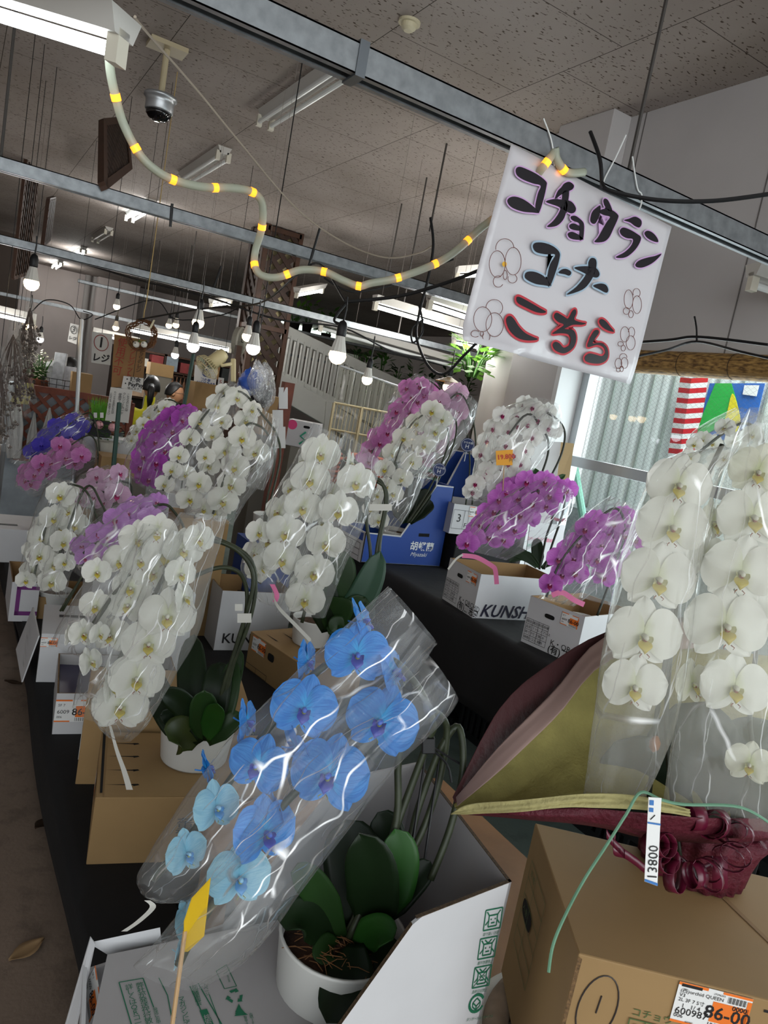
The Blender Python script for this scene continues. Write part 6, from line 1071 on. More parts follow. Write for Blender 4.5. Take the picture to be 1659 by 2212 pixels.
gpot = mat('far_pot_white', 'c8cdc6', .5); bpot = mat('far_pot_brown', '5a4030', .7); kpot = mat('far_pot_dark', '25221f', .6)
for i, (x, y, r, h, n, m, pc, lb) in enumerate([(762, 838, .2, .5, 60, ld, kpot, 'dark spiky potted plant on the shelf above the stairs, first from the bulb'), (788, 842, .2, .4, 50, lm, kpot, 'bushy green potted plant on the stair shelf, second from the bulb'), (818, 850, .16, .55, 50, lm, bpot, 'tall thin leaved plant on the stair shelf, right of the bushy one'), (850, 858, .16, .3, 36, ld, gpot, 'plant in a big white pot on the stair shelf'), (885, 862, .18, .5, 60, lm, bpot, 'green plant in a brown pot right of the white pot'), (915, 870, .16, .35, 40, ld, kpot, 'dark low plant on the stair shelf behind the pink orchid'), (955, 876, .2, .5, 60, ld, kpot, 'dark bushy plant on the stair shelf, near the pillar'), (1000, 884, .2, .5, 50, lm, kpot, 'green plant on the stair shelf behind the brown shade')]):
    c = AY(x, y, 10.25); q_ = (c.x - a.x) / (b.x - a.x); c.z = a.lerp(b, q_).z; bush('potted_plant', c, r * .6, h, n, lb, m, pc, .11 if pc is gpot else .08, group='plants on the stair shelf', seed=i, ph=.2 if pc is gpot else .14)
bush('hanging_vine', W(1025, 780, 4.6) - V((0, 0, .1)), .14, .3, 90, 'bright green leafy vine beside the pillar', lg, lw=.03, ll=.09, seed=50)
for i, (x, y, n, lb) in enumerate([(632, 712, 70, 'bright green plant in the far window, beside the lattice column'), (660, 712, 60, 'pale green plant in the far window, middle one'), (700, 735, 70, 'green plant in the far window, by the white lamp body')]): bush('window_plant', AY(x, y + 14, 13.2), .2, .5, n // 2, lb, lg if i < 2 else lm, kpot, .1, .04, .2, 'plants at the far window', 70 + i, .25)
t = thing('landing', AY(660, 760, 13.4), 'upper landing behind the stairs carrying the window plants', 'landing'); la, lb_ = AY(585, 700, 13.4), AY(760, 745, 13.4)
obj('deck', MB().span((la.x - .4, 13.0, AY(632, 712, 13.2).z - .14), (lb_.x + .6, 14.2, AY(632, 712, 13.2).z - .05)), gw, t)
for x in (la.x, lb_.x + .3): obj('post', MB().span((x, 13.5, 0), (x + .1, 13.6, AY(632, 712, 13.2).z - .14)), gw, t)
wl = MB(); p0, p1, p2, p3 = AY(600, 655, 19.58), AY(725, 690, 19.58), AY(725, 760, 19.58), AY(600, 720, 19.58)
tag(obj('far_window', MB().prism([p0, p1, p2, p3], V((0, .01, 0))), mat('window_glow', 'f2fff4', .5, emit=2.2, ecol='e6fff0')), 'bright far window behind the stair plants', 'window', kind='structure')
# under the stairs
t = thing('wire_rack', W(800, 960, 5.4), 'cream wire mesh rack holding folded nets, under the stairs', 'rack'); crm = mat('rack_cream', 'b9ad8a', .5)
A_, B_, C2 = W(722, 870, 5.6), W(905, 900, 5.6), W(715, 1000, 5.6); f = MB(); hgt = 1.0
for q_ in (A_, A_.lerp(B_, .33), B_): f.tube([q_, V((q_.x, q_.y, 0))], .012, 6)
for z in (0, -.2, -.4): f.tube([A_ + Z * z, V((B_.x, B_.y, A_.z + z))], .009, 6)
for i in range(24): k = A_.lerp(B_, i / 23); f.tube([V((k.x, k.y, A_.z)), V((k.x, k.y, A_.z - .4))], .003, 4)
obj('frame', f, crm, t)
t2 = thing('stock_table', W(820, 1020, 5.3), 'low dark table under the folded nets', 'table'); c = W(800, 1010, 5.3); obj('top', MB().span((c.x - .6, c.y - .2, c.z - .22), (c.x + 1.0, c.y + .2, c.z - .18)), gw, t2)
for dx in (-.55, .95): obj('leg', MB().span((c.x + dx - .03, c.y, 0), (c.x + dx + .03, c.y + .06, c.z - .22)), gw, t2)
cols = [mat('net_orange', 'b4573a', .7, noise=(30, .3)), mat('net_green', '3f5a44', .7, noise=(30, .3)), mat('net_teal', '5f9a86', .7, noise=(30, .3)), mat('net_pink', 'b0706c', .7, noise=(30, .3))]
nz = c.z - .18
for s_, (dx, n, ci, nm) in enumerate([(-.42, 10, 0, 'orange'), (-.08, 9, 0, 'orange red'), (.26, 11, 1, 'dark green'), (.58, 9, 2, 'teal and pink')]):
    for k in range(n):
        z = nz + k * .03; cc = cols[ci] if not (s_ == 3 and k % 3 == 0) else cols[3]; o = MB(); w_ = .15 + .01 * math.sin(k * 2); o.lathe([(0, 0), (.9, .002), (1, .013), (.9, .026), (0, .028)], V((0, 0, 0)), n=20)
        o.v = [V((c.x + dx + p_.x * w_, c.y - .05 + p_.y * .12, z + p_.z)) for p_ in o.v]; tag(obj('folded_net', o, cc, smooth=True), '%s folded net pack in its pile under the stair railing' % nm, 'net pack', 'folded %s nets' % nm)
t, p, u, v = carton('cardboard_box', W(614, 960, 4.6), RIGHT, .2, .2, .16, 'white fruit carton with pink and green print beside the red wooden post', cwhite, cgrey, closed=True)
obj('pink_print', MB().lathe([(0, 0), (.03, 0)], p(.03, -.0015, .13), (u, Z, -v), 14, cap=False), mat('print_hotpink', 'd8407c', .5), t); obj('teal_print', MB().tube([p(.09, -.002, .02), p(.12, -.002, .05), p(.09, -.002, .07), p(.12, -.002, .1)], .006, 5), mat('print_teal2', '2a9a7a', .5), t); hole(t, p(.12, -.002, .13), u, Z, .04, .016)
st_ = thing('box_stand', p(.1, .1, -.02), 'narrow stand under the fruit carton', 'stand'); obj('stack', MB().span((p(.1, .1, 0).x - .12, p(.1, .1, 0).y - .1, 0), (p(.1, .1, 0).x + .12, p(.1, .1, 0).y + .14, p(0, 0, 0).z)), gw, st_)
t = thing('wooden_post', V((W(612, 900, 4.2).x, W(612, 900, 4.2).y, 0)), 'red brown wooden post with paper notes behind the white orchids', 'post'); q_ = W(612, 900, 4.2); zt = W(622, 826, 4.2).z
obj('post', MB().span((q_.x - .03, q_.y - .02, 0), (q_.x + .03, q_.y + .03, zt)), woodr, t)
for (x, y, w_, h_) in ((612, 860, .05, .12), (600, 905, .06, .1), (606, 945, .055, .12)): c = W(x, y, 4.15); obj('paper_note', MB().box(c, (w_, .002, h_), (RIGHT, FWD, UP)), stick_w, t)
t = thing('plastic_bag_bundle', W(552, 830, 4.0), 'bundle of clear and blue plastic bags hanging by the lattice column', 'bag')
def blob(c, rx, rz, seed, n=16):
    m = MB(); return m.grid(lambda u, v: c + (RIGHT * (rx * math.sin(math.pi * min(.98, max(.02, v))) * math.cos(u * 6.283)) + FWD * (rx * .6 * math.sin(math.pi * min(.98, max(.02, v))) * math.sin(u * 6.283)) + UP * (rz * math.cos(math.pi * v))) * (1 + .35 * mnoise.noise(V((math.cos(u * 6.283) * 1.6, math.sin(u * 6.283) * 1.6, v * 5 + seed)))), 24, n, close=True)
obj('blue_bag', blob(W(540, 826, 4.0), .07, .07, 3), mat('bag_blue', '24448a', .4), t, True); obj('clear_bag', blob(W(556, 822, 3.95), .05, .1, 7), cello('film_bag', .2, .3, scale=40, bump=.8), t, True); obj('clear_bag', blob(W(575, 835, 3.98), .05, .12, 12), cello('film_bag'), t, True); obj('black_bag', blob(W(565, 855, 4.02), .06, .06, 15), mat('bag_black', '1c1c20', .35), t, True); obj('tie_cord', MB().tube([W(548, 802, 4.0), V((W(548, 802, 4.0).x, W(548, 802, 4.0).y, HC))], .003, 5), black, t)
# wall clock and wall fan on the lattice column
t = thing('wall_clock', W(517, 740, 6.2), 'round white wall clock seen edge-on left of the lattice column', 'clock'); c = W(518, 738, 6.2); ax_ = _n(V((-.55, -.83, 0))); e = V((-ax_.y, ax_.x, 0)); q_ = _n(RIGHT * .85 - FWD * .0 ); nn = _n(M.Rotation(1.22, 3, 'Z') @ (CAM - c)); nn = _n(V((nn.x, nn.y, 0))); e = V((-nn.y, nn.x, 0))
obj('case', MB().lathe([(0, -.03), (.118, -.03), (.122, .01), (.112, .022), (.108, .012)], c, (e, Z, nn), 28), mat('clock_rim', '9a968a', .4), t); obj('face', MB().lathe([(0, .012), (.109, .012)], c, (e, Z, nn), 28, cap=False), mat('clock_face', 'd8d6c8', .5), t); k = MB(); k.bar(c + nn * .014, c + nn * .014 + Z * .06, .006, .003, nn); k.bar(c + nn * .014, c + nn * .014 + e * .05, .006, .003, nn); obj('hands', k, dark, t)
t = thing('wall_fan', W(460, 785, 4.7), 'cream wall fan tilted down, left of the bulb pair', 'fan'); fc, fx = W(456, 790, 4.7), _n(-RIGHT * .62 - UP * .62 - FWD * .35); e1 = _n(fx.cross(Z)); e2 = fx.cross(e1); crp = mat('fan_cream', 'cfc49a', .45)
g_ = MB(); c = W(447, 793, 4.7); rF = .088
for k in range(30): a_ = k * 6.283 / 30; d_ = e1 * math.cos(a_) + e2 * math.sin(a_); g_.tube([c + d_ * .012 + fx * .03, c + d_ * rF * .7 + fx * .028, c + d_ * rF + fx * .005, c + d_ * rF * .8 - fx * .03, c + d_ * .02 - fx * .035], .0014, 4, False)
for r_, o_ in ((rF, .005), (rF * .7, .028), (rF * .35, .03)): g_.tube([c + (e1 * math.cos(k * .2618) + e2 * math.sin(k * .2618)) * r_ + fx * o_ for k in range(25)], .002, 4, False)
obj('guard', g_, crp, t); bl_ = MB()
for k in range(4):
    a_ = k * 1.571; d_ = e1 * math.cos(a_) + e2 * math.sin(a_); s_ = fx.cross(d_); bl_.add([c + d_ * .012, c + d_ * .07 + s_ * .03 + fx * .01, c + d_ * .075 - s_ * .012 - fx * .008, c + d_ * .02 - s_ * .01], [(0, 1, 2, 3)])
obj('blades', bl_, mat('fan_blade', 'aebcae', .4), t, solid=.001); obj('motor', MB().lathe([(0, -.15), (.036, -.15), (.045, -.12), (.046, -.04), (.03, -.03)], c, (e1, e2, fx), 20), crp, t, True)
obj('arm', MB().tube([c - fx * .09, W(480, 790, 4.72), W(500, 786, 4.75)], .012, 8), crp, t, True); obj('wall_bracket', MB().box(W(504, 800, 4.77), (.03, .03, .15), (RIGHT, FWD, UP)), crp, t, bevel=.006); obj('cord', MB().tube(pxpath([(504, 820, 4.77), (506, 840, 4.77), (500, 870, 4.77)], 0), .003, 5), black, t)
fp = thing('fan_post', V((W(508, 800, 4.8).x, W(508, 800, 4.8).y, 0)), 'thin pale post carrying the wall fan', 'post'); q_ = W(508, 800, 4.8); obj('post', MB().span((q_.x - .015, q_.y - .01, 0), (q_.x + .02, q_.y + .03, q_.z + .16)), mat('lattice_frame', '5b3a23'), fp)
# signs of the registers
def board(nm, P, d, m, lb, cat='sign', solid=.004, group=None):
    q_ = [W(x, y, d) for x, y in P]; t = thing(nm, sum(q_, V()) / 4, lb, cat, group); obj('board', MB().prism(q_, FWD * solid), m, t); u = _n(q_[1] - q_[0]); return t, q_, u, lambda a, b: q_[0].lerp(q_[1], a).lerp(q_[3].lerp(q_[2], a), b) - FWD * .004
paper = mat('paper_white', 'c9c8c4', .7); brownb = mat('sign_cardboard', '8a6844', .8, noise=(10, .08)); redp = mat('brush_red', '94302a', .6)
def vtext(s, o, u, v, sz, m, t, lsp=.9): return lettering('\n'.join(s), o, u, v, sz, m, t, align='CENTER', lsp=lsp)
t, q_, u, f = board('register_sign', [(199, 716), (243, 722), (238, 789), (197, 783)], 5.2, paper, 'white register sign with a red circled 1'); obj('cord', MB().tube([f(.5, .01), V((f(.5, 0).x, f(.5, 0).y, HC))], .002, 5), dark, t); rg = MB(); c = f(.48, .33); rg.tube([c + (u * math.cos(k * .2618) * .05 + UP * math.sin(k * .2618) * .055) for k in range(25)], .0025, 4, False); obj('red_ring', rg, redp, t); lettering('1', f(.48, .33), u, UP, .1, dark, t, align='CENTER', bold=.002); lettering('レジ', f(.5, .83), u, UP, .062, dark, t, align='CENTER', bold=.002)
t, q_, u, f = board('register_sign', [(152, 698), (170, 702), (165, 744), (146, 737)], 6.4, paper, 'small white register sign with a circled 3'); obj('cord', MB().tube([f(.5, .01), V((f(.5, 0).x, f(.5, 0).y, HC))], .0015, 5), dark, t); c = f(.5, .32); rg = MB(); rg.tube([c + (u * math.cos(k * .3142) * .028 + UP * math.sin(k * .3142) * .034) for k in range(21)], .002, 4, False); obj('ring', rg, dark, t); lettering('3', c, u, UP, .06, dark, t, align='CENTER'); lettering('レジ', f(.5, .78), u, UP, .036, dark, t, align='CENTER', bold=.001)
t, q_, u, f = board('payment_sign', [(247, 722), (316, 735), (308, 838), (240, 836)], 4.9, brownb, 'brown cardboard payment sign with red brush characters behind the wreath'); obj('cord', MB().tube([f(.5, .01), V((f(.5, 0).x, f(.5, 0).y, HC))], .0015, 5), dark, t); vtext('使用不可', f(.22, .42), u, UP, .066, redp, t, .95); vtext('クレジット', f(.58, .52), u, UP, .048, redp, t, .85); vtext('こちらのレジ', f(.87, .42), u, UP, .034, dark, t, .85)
t, q_, u, f = board('payment_sign', [(267, 812), (310, 817), (306, 849), (262, 838)], 4.85, paper, 'small white sign listing cash and app payment under the wreath'); obj('cord', MB().tube([f(.5, .01), V((f(.5, 0).x, f(.5, 0).y, HC))], .0015, 5), dark, t); lettering('・現金', f(.08, .26), u, UP, .036, dark, t, bold=.001); lettering('・PayPay', f(.04, .62), u, UP, .036, dark, t, bold=.001); lettering('使えます。', f(.3, .9), u, UP, .02, dark, t)
t, q_, u, f = board('notice_sheet', [(239, 836), (286, 842), (277, 914), (227, 908)], 4.75, paper, 'hanging white notice sheet with handwritten vertical lines'); vtext('こちらのレジは', f(.86, .4), u, UP, .02, dark, t, .8); vtext('クレジットカード', f(.68, .45), u, UP, .022, dark, t, .8); vtext('使用できません。', f(.5, .5), u, UP, .023, dark, t, .8); vtext('カードでお会計の方は', f(.26, .45), u, UP, .018, dark, t, .8); vtext('となりをご利用下さい', f(.1, .5), u, UP, .018, dark, t, .8)
t, q_, u, f = board('delivery_poster', [(421, 788), (470, 795), (465, 843), (418, 836)], 6.6, paper, 'white delivery poster with a blue round emblem, text mirrored', 'poster'); nv = mat('print_navyblue', '27407c', .6); c = f(.52, .3); rg = MB(); rg.lathe([(.024, 0), (.036, 0)], c, (u, UP, -FWD), 20, cap=False); rg.box(c + UP * .004, (.024, .024, .002), (u, UP, FWD)); obj('emblem', rg, nv, t)
for s_, b_, z_ in (('ゆう活', .62, .03), ('SAGAWA', .78, .04)): lettering(s_, f(.52, b_), -u, UP, z_, nv, t, align='CENTER', bold=.001)
k = MB(); k.box(f(.5, .88), (.13, .012, .001), (u, UP, FWD)); obj('underline', k, nv, t)
t, q_, u, f = board('calendar_slip', [(472, 815), (484, 817), (480, 850), (468, 848)], 6.3, paper, 'narrow calendar slip with red numbers beside the poster', 'notice'); obj('cord', MB().tube([f(.5, .01), V((f(.5, 0).x, f(.5, 0).y, HC))], .002, 5), dark, t); lettering('5', f(.5, .3), u, UP, .05, redp, t, align='CENTER'); lettering('12', f(.4, .75), u, UP, .045, redp, t, align='CENTER')
# twig wreath with two white decorations
t = thing('twig_wreath', W(306, 722, 4.6), 'brown twig wreath with two small white figures hanging from a rail', 'wreath'); c = W(305, 724, 4.6); q = random.Random(3); tw = MB()
for k in range(34):
    o_ = q.uniform(0, 6.28); r0 = .083 + q.uniform(-.014, .014); z0 = q.uniform(-.012, .012); ln = q.uniform(1.5, 4); tw.tube([c + (RIGHT * math.cos(o_ + i * ln / 12) + UP * math.sin(o_ + i * ln / 12)) * (r0 + .007 * math.sin(i * 1.3 + k)) + FWD * (z0 + .008 * math.sin(i * .9 + k)) for i in range(13)], .0022, 4)
obj('twigs', tw, mat('twig_brown', '5f3c20', .7, noise=(30, .4)), t); figw = mat('figure_white', 'd8d5cc', .7)
for s_ in (-1, 1):
    b = c - UP * .062 + RIGHT * (s_ * .024) - FWD * .02; fb = MB(); fb.lathe([(0, -.02), (.016, -.014), (.021, 0), (.016, .014), (0, .02)], b, n=12); fb.lathe([(0, -.004), (.006, 0), (0, .004)], b - FWD * .02 + UP * .004, n=8, mi=1); fb.lathe([(0, -.012), (.008, 0), (0, .012)], b + RIGHT * (s_ * .016) + UP * .012, n=8, mi=1); obj('white_figure', fb, [figw, dark], t, True)
gl_ = MB()
for k in range(14): o_ = c - UP * .045 + RIGHT * q.uniform(-.035, .035) - FWD * .012; d_ = RIGHT * q.uniform(-1, 1) * .015 + UP * q.uniform(.0, .02); gl_.add([o_, o_ + d_ + UP * .004, o_ + d_ * 1.6, o_ + d_ - UP * .004], [(0, 1, 2, 3)])
obj('green_sprig', gl_, lm, t); obj('raffia', MB().tube(pxpath([(310, 690, 4.6), (312, 672, 4.6), (316, 655, 4.6)], 0) + [V((W(316, 655, 4.6).x, W(316, 655, 4.6).y, HC))], .003, 5), mat('raffia', 'b39a66', .8), t); obj('paper_tag', MB().box(W(329, 700, 4.58), (.012, .001, .055), (_n(RIGHT + UP * -.5), FWD, _n(UP + RIGHT * .5))), mat('tag_cream', 'd8d0b0', .7), t)
# people
skin = mat('skin', '9a6f52', .55, trans=.05); hair = mat('hair_black', '0f0d0d', .5); 
def person(c, yaw, label, clothes, scale=1.0, glasses=False, hairlong=False, sleeve_col=None, lean=.12):
    """half figure behind the counter, one skinned body; c = head centre"""
    base = V((c.x, c.y, 0)); t = thing('person', base, label, 'person'); Rz = M.Rotation(yaw, 3, 'Z'); s = scale
    P = {'pel': (0, .12, -.78), 'ab': (0, .08, -.58), 'ch': (0, .04, -.38), 'nk': (0, .01, -.19), 'hd': (0, -.01, -.06), 'ls': (-.17, .04, -.25), 'rs': (.17, .04, -.25), 'le': (-.22, -.04, -.5), 're': (.22, -.04, -.5), 'lw': (-.14, -.26, -.56), 'rw': (.14, -.26, -.56), 'lh': (-.1, -.36, -.56), 'rh': (.1, -.36, -.56), 'lk': (-.11, -.3, -.8), 'rk': (.11, -.3, -.8), 'lf': (-.11, -.28, -(c.z - .05) / scale), 'rf': (.11, -.28, -(c.z - .05) / scale)}
    E = [('pel', 'ab'), ('ab', 'ch'), ('ch', 'nk'), ('nk', 'hd'), ('ch', 'ls'), ('ch', 'rs'), ('ls', 'le'), ('rs', 're'), ('le', 'lw'), ('re', 'rw'), ('lw', 'lh'), ('rw', 'rh'), ('pel', 'lk'), ('pel', 'rk'), ('lk', 'lf'), ('rk', 'rf')]
    RD = {'pel': .15, 'ab': .145, 'ch': .155, 'nk': .055, 'hd': .06, 'ls': .075, 'rs': .075, 'le': .05, 're': .05, 'lw': .034, 'rw': .034, 'lh': .04, 'rh': .04, 'lk': .075, 'rk': .075, 'lf': .05, 'rf': .05}
    ks = list(P); me = bpy.data.meshes.new('body'); me.from_pydata([tuple((Rz @ V(P[k])) * s + V((0, 0, c.z))) for k in ks], [(ks.index(a), ks.index(b)) for a, b in E], []); o = bpy.data.objects.new('body', me); link(o, t); me.materials.append(clothes)
    o.modifiers.new('sk', 'SKIN').use_smooth_shade = True; o.modifiers.new('ss', 'SUBSURF').levels = 2; o.modifiers['ss'].render_levels = 2
    for i, k in enumerate(ks): me.skin_vertices[0].data[i].radius = (RD[k] * s, RD[k] * s * (.72 if k in ('pel', 'ab', 'ch') else 1))
    me.skin_vertices[0].data[0].use_root = True
    Xh, Yh = Rz @ V((1, 0, 0)), Rz @ V((0, -1, 0)); h = MB()
    def hd(u, v):
        a = u * 6.283; b = v * math.pi; x, y, z = math.sin(b) * math.sin(a), math.sin(b) * math.cos(a), math.cos(b); k = 1; fy = y
        ry = .098; q_ = V((x * .075 * (1 - .18 * max(0, -z)), fy * ry, z * .115)); 
        if y > 0: q_.y += .012 * math.exp(-((z + .05) / .16) ** 2) * math.exp(-(x / .18) ** 2) * 1.6 - .012 * math.exp(-((z - .12) / .1) ** 2) * math.exp(-((abs(x) - .38) / .15) ** 2) + .006 * math.exp(-((z + .42) / .1) ** 2) * math.exp(-(x / .3) ** 2)
        return c + (Xh * q_.x + Yh * q_.y) * s + Z * q_.z * s
    h.grid(hd, 28, 20, 0, True)
    for sg in (-1, 1): h.lathe([(0, -.004), (.018, 0), (.024, .006), (.014, .01)], c + Xh * (sg * .074 * s) - Z * .008, (Yh, Z, Xh * sg), 12)
    for sg in (-1, 1): h.lathe([(0, 0), (.011, .002), (0, .006)], c + Xh * (sg * .03 * s) + Yh * .092 * s + Z * .012, (Xh, Z * .6, Yh), 10, mi=1)
    h.tube([c + Xh * (x * .02) + Yh * (.098 - .012 * x * x) * s - Z * (.052 - .003 * x * x) for x in (-1, -.5, 0, .5, 1)], .0035, 5, mi=2)
    obj('head', h, [skin, mat('eye_dark', '141010', .3), mat('mouth', '7a4038', .5)], t, True)
    hm = MB()
    def hf(u, v):
        a = u * 6.283; y = math.cos(a); lim = .85 + .95 * min(1, max(0, (.75 - y) / .9)); b = v * lim; rr = 1.08 + .05 * mnoise.noise(V((math.sin(a) * 4, math.cos(a) * 4, v * 5)))
        return c + (Xh * (math.sin(b) * math.sin(a) * .08 * rr) + Yh * (math.sin(b) * y * .1 * rr - .006)) * s + Z * (math.cos(b) * .118 * rr) * s
    hm.grid(hf, 32, 14, 0, True); obj('hair', hm, hair, t, True, solid=.006)
    if hairlong: obj('ponytail', MB().tube([c - Yh * .1 + Z * .03, c - Yh * .14, c - Yh * .13 - Z * .12, c - Yh * .11 - Z * .22], [.026, .034, .03, .012], 10), hair, t, True)
    if hairlong: obj('hair_tie', MB().lathe([(.012, -.01), (.03, -.006), (.034, .004), (.02, .012)], c - Yh * .1 + Z * .03, n=14), mat('scrunchie_grey', '6a6a72', .8), t, True)
    if glasses:
        g2 = MB()
        for sg in (-1, 1): g2.tube([c + Xh * (sg * .032 + .022 * math.cos(k * .4488)) + Yh * .108 + Z * (.012 + .017 * math.sin(k * .4488)) for k in range(15)], .0018, 5, False); g2.tube([c + Xh * (sg * .055) + Yh * .104 + Z * .014, c + Xh * (sg * .078) + Yh * .02 + Z * .012], .0018, 5)
        g2.tube([c - Xh * .01 + Yh * .11 + Z * .014, c + Xh * .01 + Yh * .11 + Z * .014], .0018, 5); obj('glasses', g2, dark, t)
    hn = MB()
    for sg in (-1, 1):
        wr = (Rz @ V((sg * .1, -.36, -.56))) * s + V((c.x, c.y, c.z)); hn.lathe([(0, -.045), (.03, -.03), (.036, 0), (.025, .03)], wr, (Xh, Z * .5, Yh), 12)
        for k in range(4): x = (k - 1.5) * .017; L_2 = (.062, .072, .068, .055)[k]; hn.tube([wr + Xh * x + Yh * .03, wr + Xh * x + Yh * (.03 + L_2 * .6) + Z * .004, wr + Xh * x * 1.1 + Yh * (.03 + L_2) - Z * .014], [.009, .008, .006], 7)
        hn.tube([wr - Xh * (sg * .028) - Yh * .005, wr - Xh * (sg * .05) + Yh * .025, wr - Xh * (sg * .05) + Yh * .055], [.011, .009, .007], 7)
    obj('hands', hn, skin, t, True); return t
yj = mat('jacket_yellow', 'c9c41e', .65, noise=(9, .08), bump=(12, .3)); nvj = mat('jacket_navy', '1b2130', .7)
person(W(327, 838, 7.6), math.radians(168), 'person in a yellow jacket with dark tied hair, seen from behind at the register', yj, 1.0, False, True)
t = person(W(378, 850, 8.6), math.radians(62), 'person with short dark hair and glasses in a navy top, looking right at the register', nvj, 1.02, True)
person(W(152, 800, 7.2), math.radians(190), 'person far behind with dark brown hair above the brown lattice counter', mat('jacket_grey', '5a5658', .7), 1.0, False, True)
# register area furniture and goods
t = thing('lattice_counter', W(115, 880, 5.9), 'brown diagonal lattice counter front with hooks at far left', 'counter'); A_ = W(30, 965, 5.4); u = V((1, .05, 0)).normalized()
O = V((W(38, 900, 5.9).x, W(38, 900, 5.9).y, .55)); wL = .86; hL = W(70, 838, 5.9).z - .55
obj('lattice', lattice(MB(), O, u, Z, wL, hL, .13, .03, .012), woodr, t); f = MB(); n = u.cross(Z)
for a_, b_ in ((O, O + u * wL), (O + Z * hL, O + u * wL + Z * hL), (O, O + Z * hL), (O + u * wL, O + u * wL + Z * hL)): f.bar(a_, b_, .05, .05, n)
obj('frame', f, woodr, t); obj('cabinet', MB().span((O.x - .05, O.y + .08, 0), (O.x + wL + .02, O.y + .7, .55 + hL - .01)), mat('counter_board', '8e979e', .7, noise=(5, .3)), t)
for k in range(4):
    h = O + u * (.15 + k * .17) + Z * (hL - .2) - FWD * .03; obj('hook', MB().tube([h, h - Z * .05, h - Z * .065 - FWD * .015, h - Z * .05 - FWD * .028], .003, 5), black, t)
wb = mat('bag_white', 'bfc0bf', .6, noise=(12, .12), trans=.15)
for i, (x0, x1, y0, y1, lb) in enumerate([(58, 80, 905, 985, 'white plastic bag hanging from the lattice counter, left one'), (88, 115, 895, 980, 'white plastic bag hanging from the lattice counter, right one'), (16, 50, 850, 990, 'large white bag hanging at the left edge of the counter')]):
    m = MB(); a_, b_ = W((x0 + x1) / 2 + 6, y0 - 14, 5.9), W((x0 + x1) / 2 - 4, y1, 5.8); hw = (x1 - x0) / 2 * 5.7 / FPX
    m.grid(lambda u_, v_: a_.lerp(b_, v_) + RIGHT * (math.cos(u_ * 6.283) * hw * min(1, .12 + v_ * 1.6) * (1 if v_ < .93 else .8)) + FWD * (math.sin(u_ * 6.283) * hw * .4 * min(1, v_ * 2) + .006 * math.sin(u_ * 40)), 24, 12, close=True); tag(obj('plastic_bag', m, wb, smooth=True), lb, 'bag', 'white bags on the counter')
tag(obj('yellow_cloth', MB().grid(lambda u_, v_: W(32 + 42 * u_ - 8 * v_, 828 + 46 * v_, 5.72) + FWD * (.02 * math.sin(u_ * 17) + .02 * math.sin(v_ * 5)), 26, 14), mat('cloth_yellow', 'c0b458', .8), smooth=True, solid=.004), 'pale yellow cloth draped on the lattice counter', 'cloth')
# things standing on the counter
cz = .55 + hL
def cpos(px, d=6.25): q_ = W(px, 830, d); return V((q_.x, q_.y, cz))
t = thing('wire_basket', cpos(128), 'black wire basket of papers on the lattice counter', 'basket'); c = cpos(128); f = MB()
for k in range(14): a_ = k * .4488; f.tube([c + V((.13 * math.cos(a_), .08 * math.sin(a_), 0)), c + V((.14 * math.cos(a_), .09 * math.sin(a_), .09))], .003, 4)
for z in (.0, .045, .09): f.tube([c + V((.14 * math.cos(k * .2618), .09 * math.sin(k * .2618), z)) for k in range(25)], .003, 4, False)
obj('wires', f, black, t)
for i, (px, w_, h_, cc, lb) in enumerate([(112, .1, .22, 'c2c4c4', 'white crumpled paper bag in the wire basket'), (124, .1, .3, 'b9bcc0', 'tall folded newspaper in the wire basket'), (130, .09, .13, '2a6a34', 'green packet in the wire basket'), (146, .11, .2, 'c4c6cc', 'white and blue newspaper in the wire basket'), (158, .07, .17, 'cfcfcc', 'white booklet at the right of the wire basket')]):
    c = cpos(px, 6.25); tag(obj('paper_packet', MB().box(c + V((0, 0, h_ / 2 + .01)), (w_, .03, h_), (_n(RIGHT + UP * (.15 * (-1) ** i)), FWD, _n(UP - RIGHT * (.15 * (-1) ** i)))), mat('packet_' + cc, cc, .7, noise=(30, .18)), bevel=.004), lb, 'paper')
dq = mat('dry_flowers', '8a8478', .8); 
bush('dried_flowers', cpos(68), .12, .26, 120, 'bunch of small white dried flowers on the counter', mat('dry_white', 'b5b2a2', .8), mat('tray_terracotta', '8a5038', .7), .1, .012, .03, seed=90, ph=.06); bush('dried_flowers', cpos(88), .1, .24, 110, 'second bunch of white dried flowers with green stems on the counter', mat('dry_cream', 'a8a88e', .8), mat('tray_terracotta', '8a5038', .7), .08, .012, .03, seed=91, ph=.06)
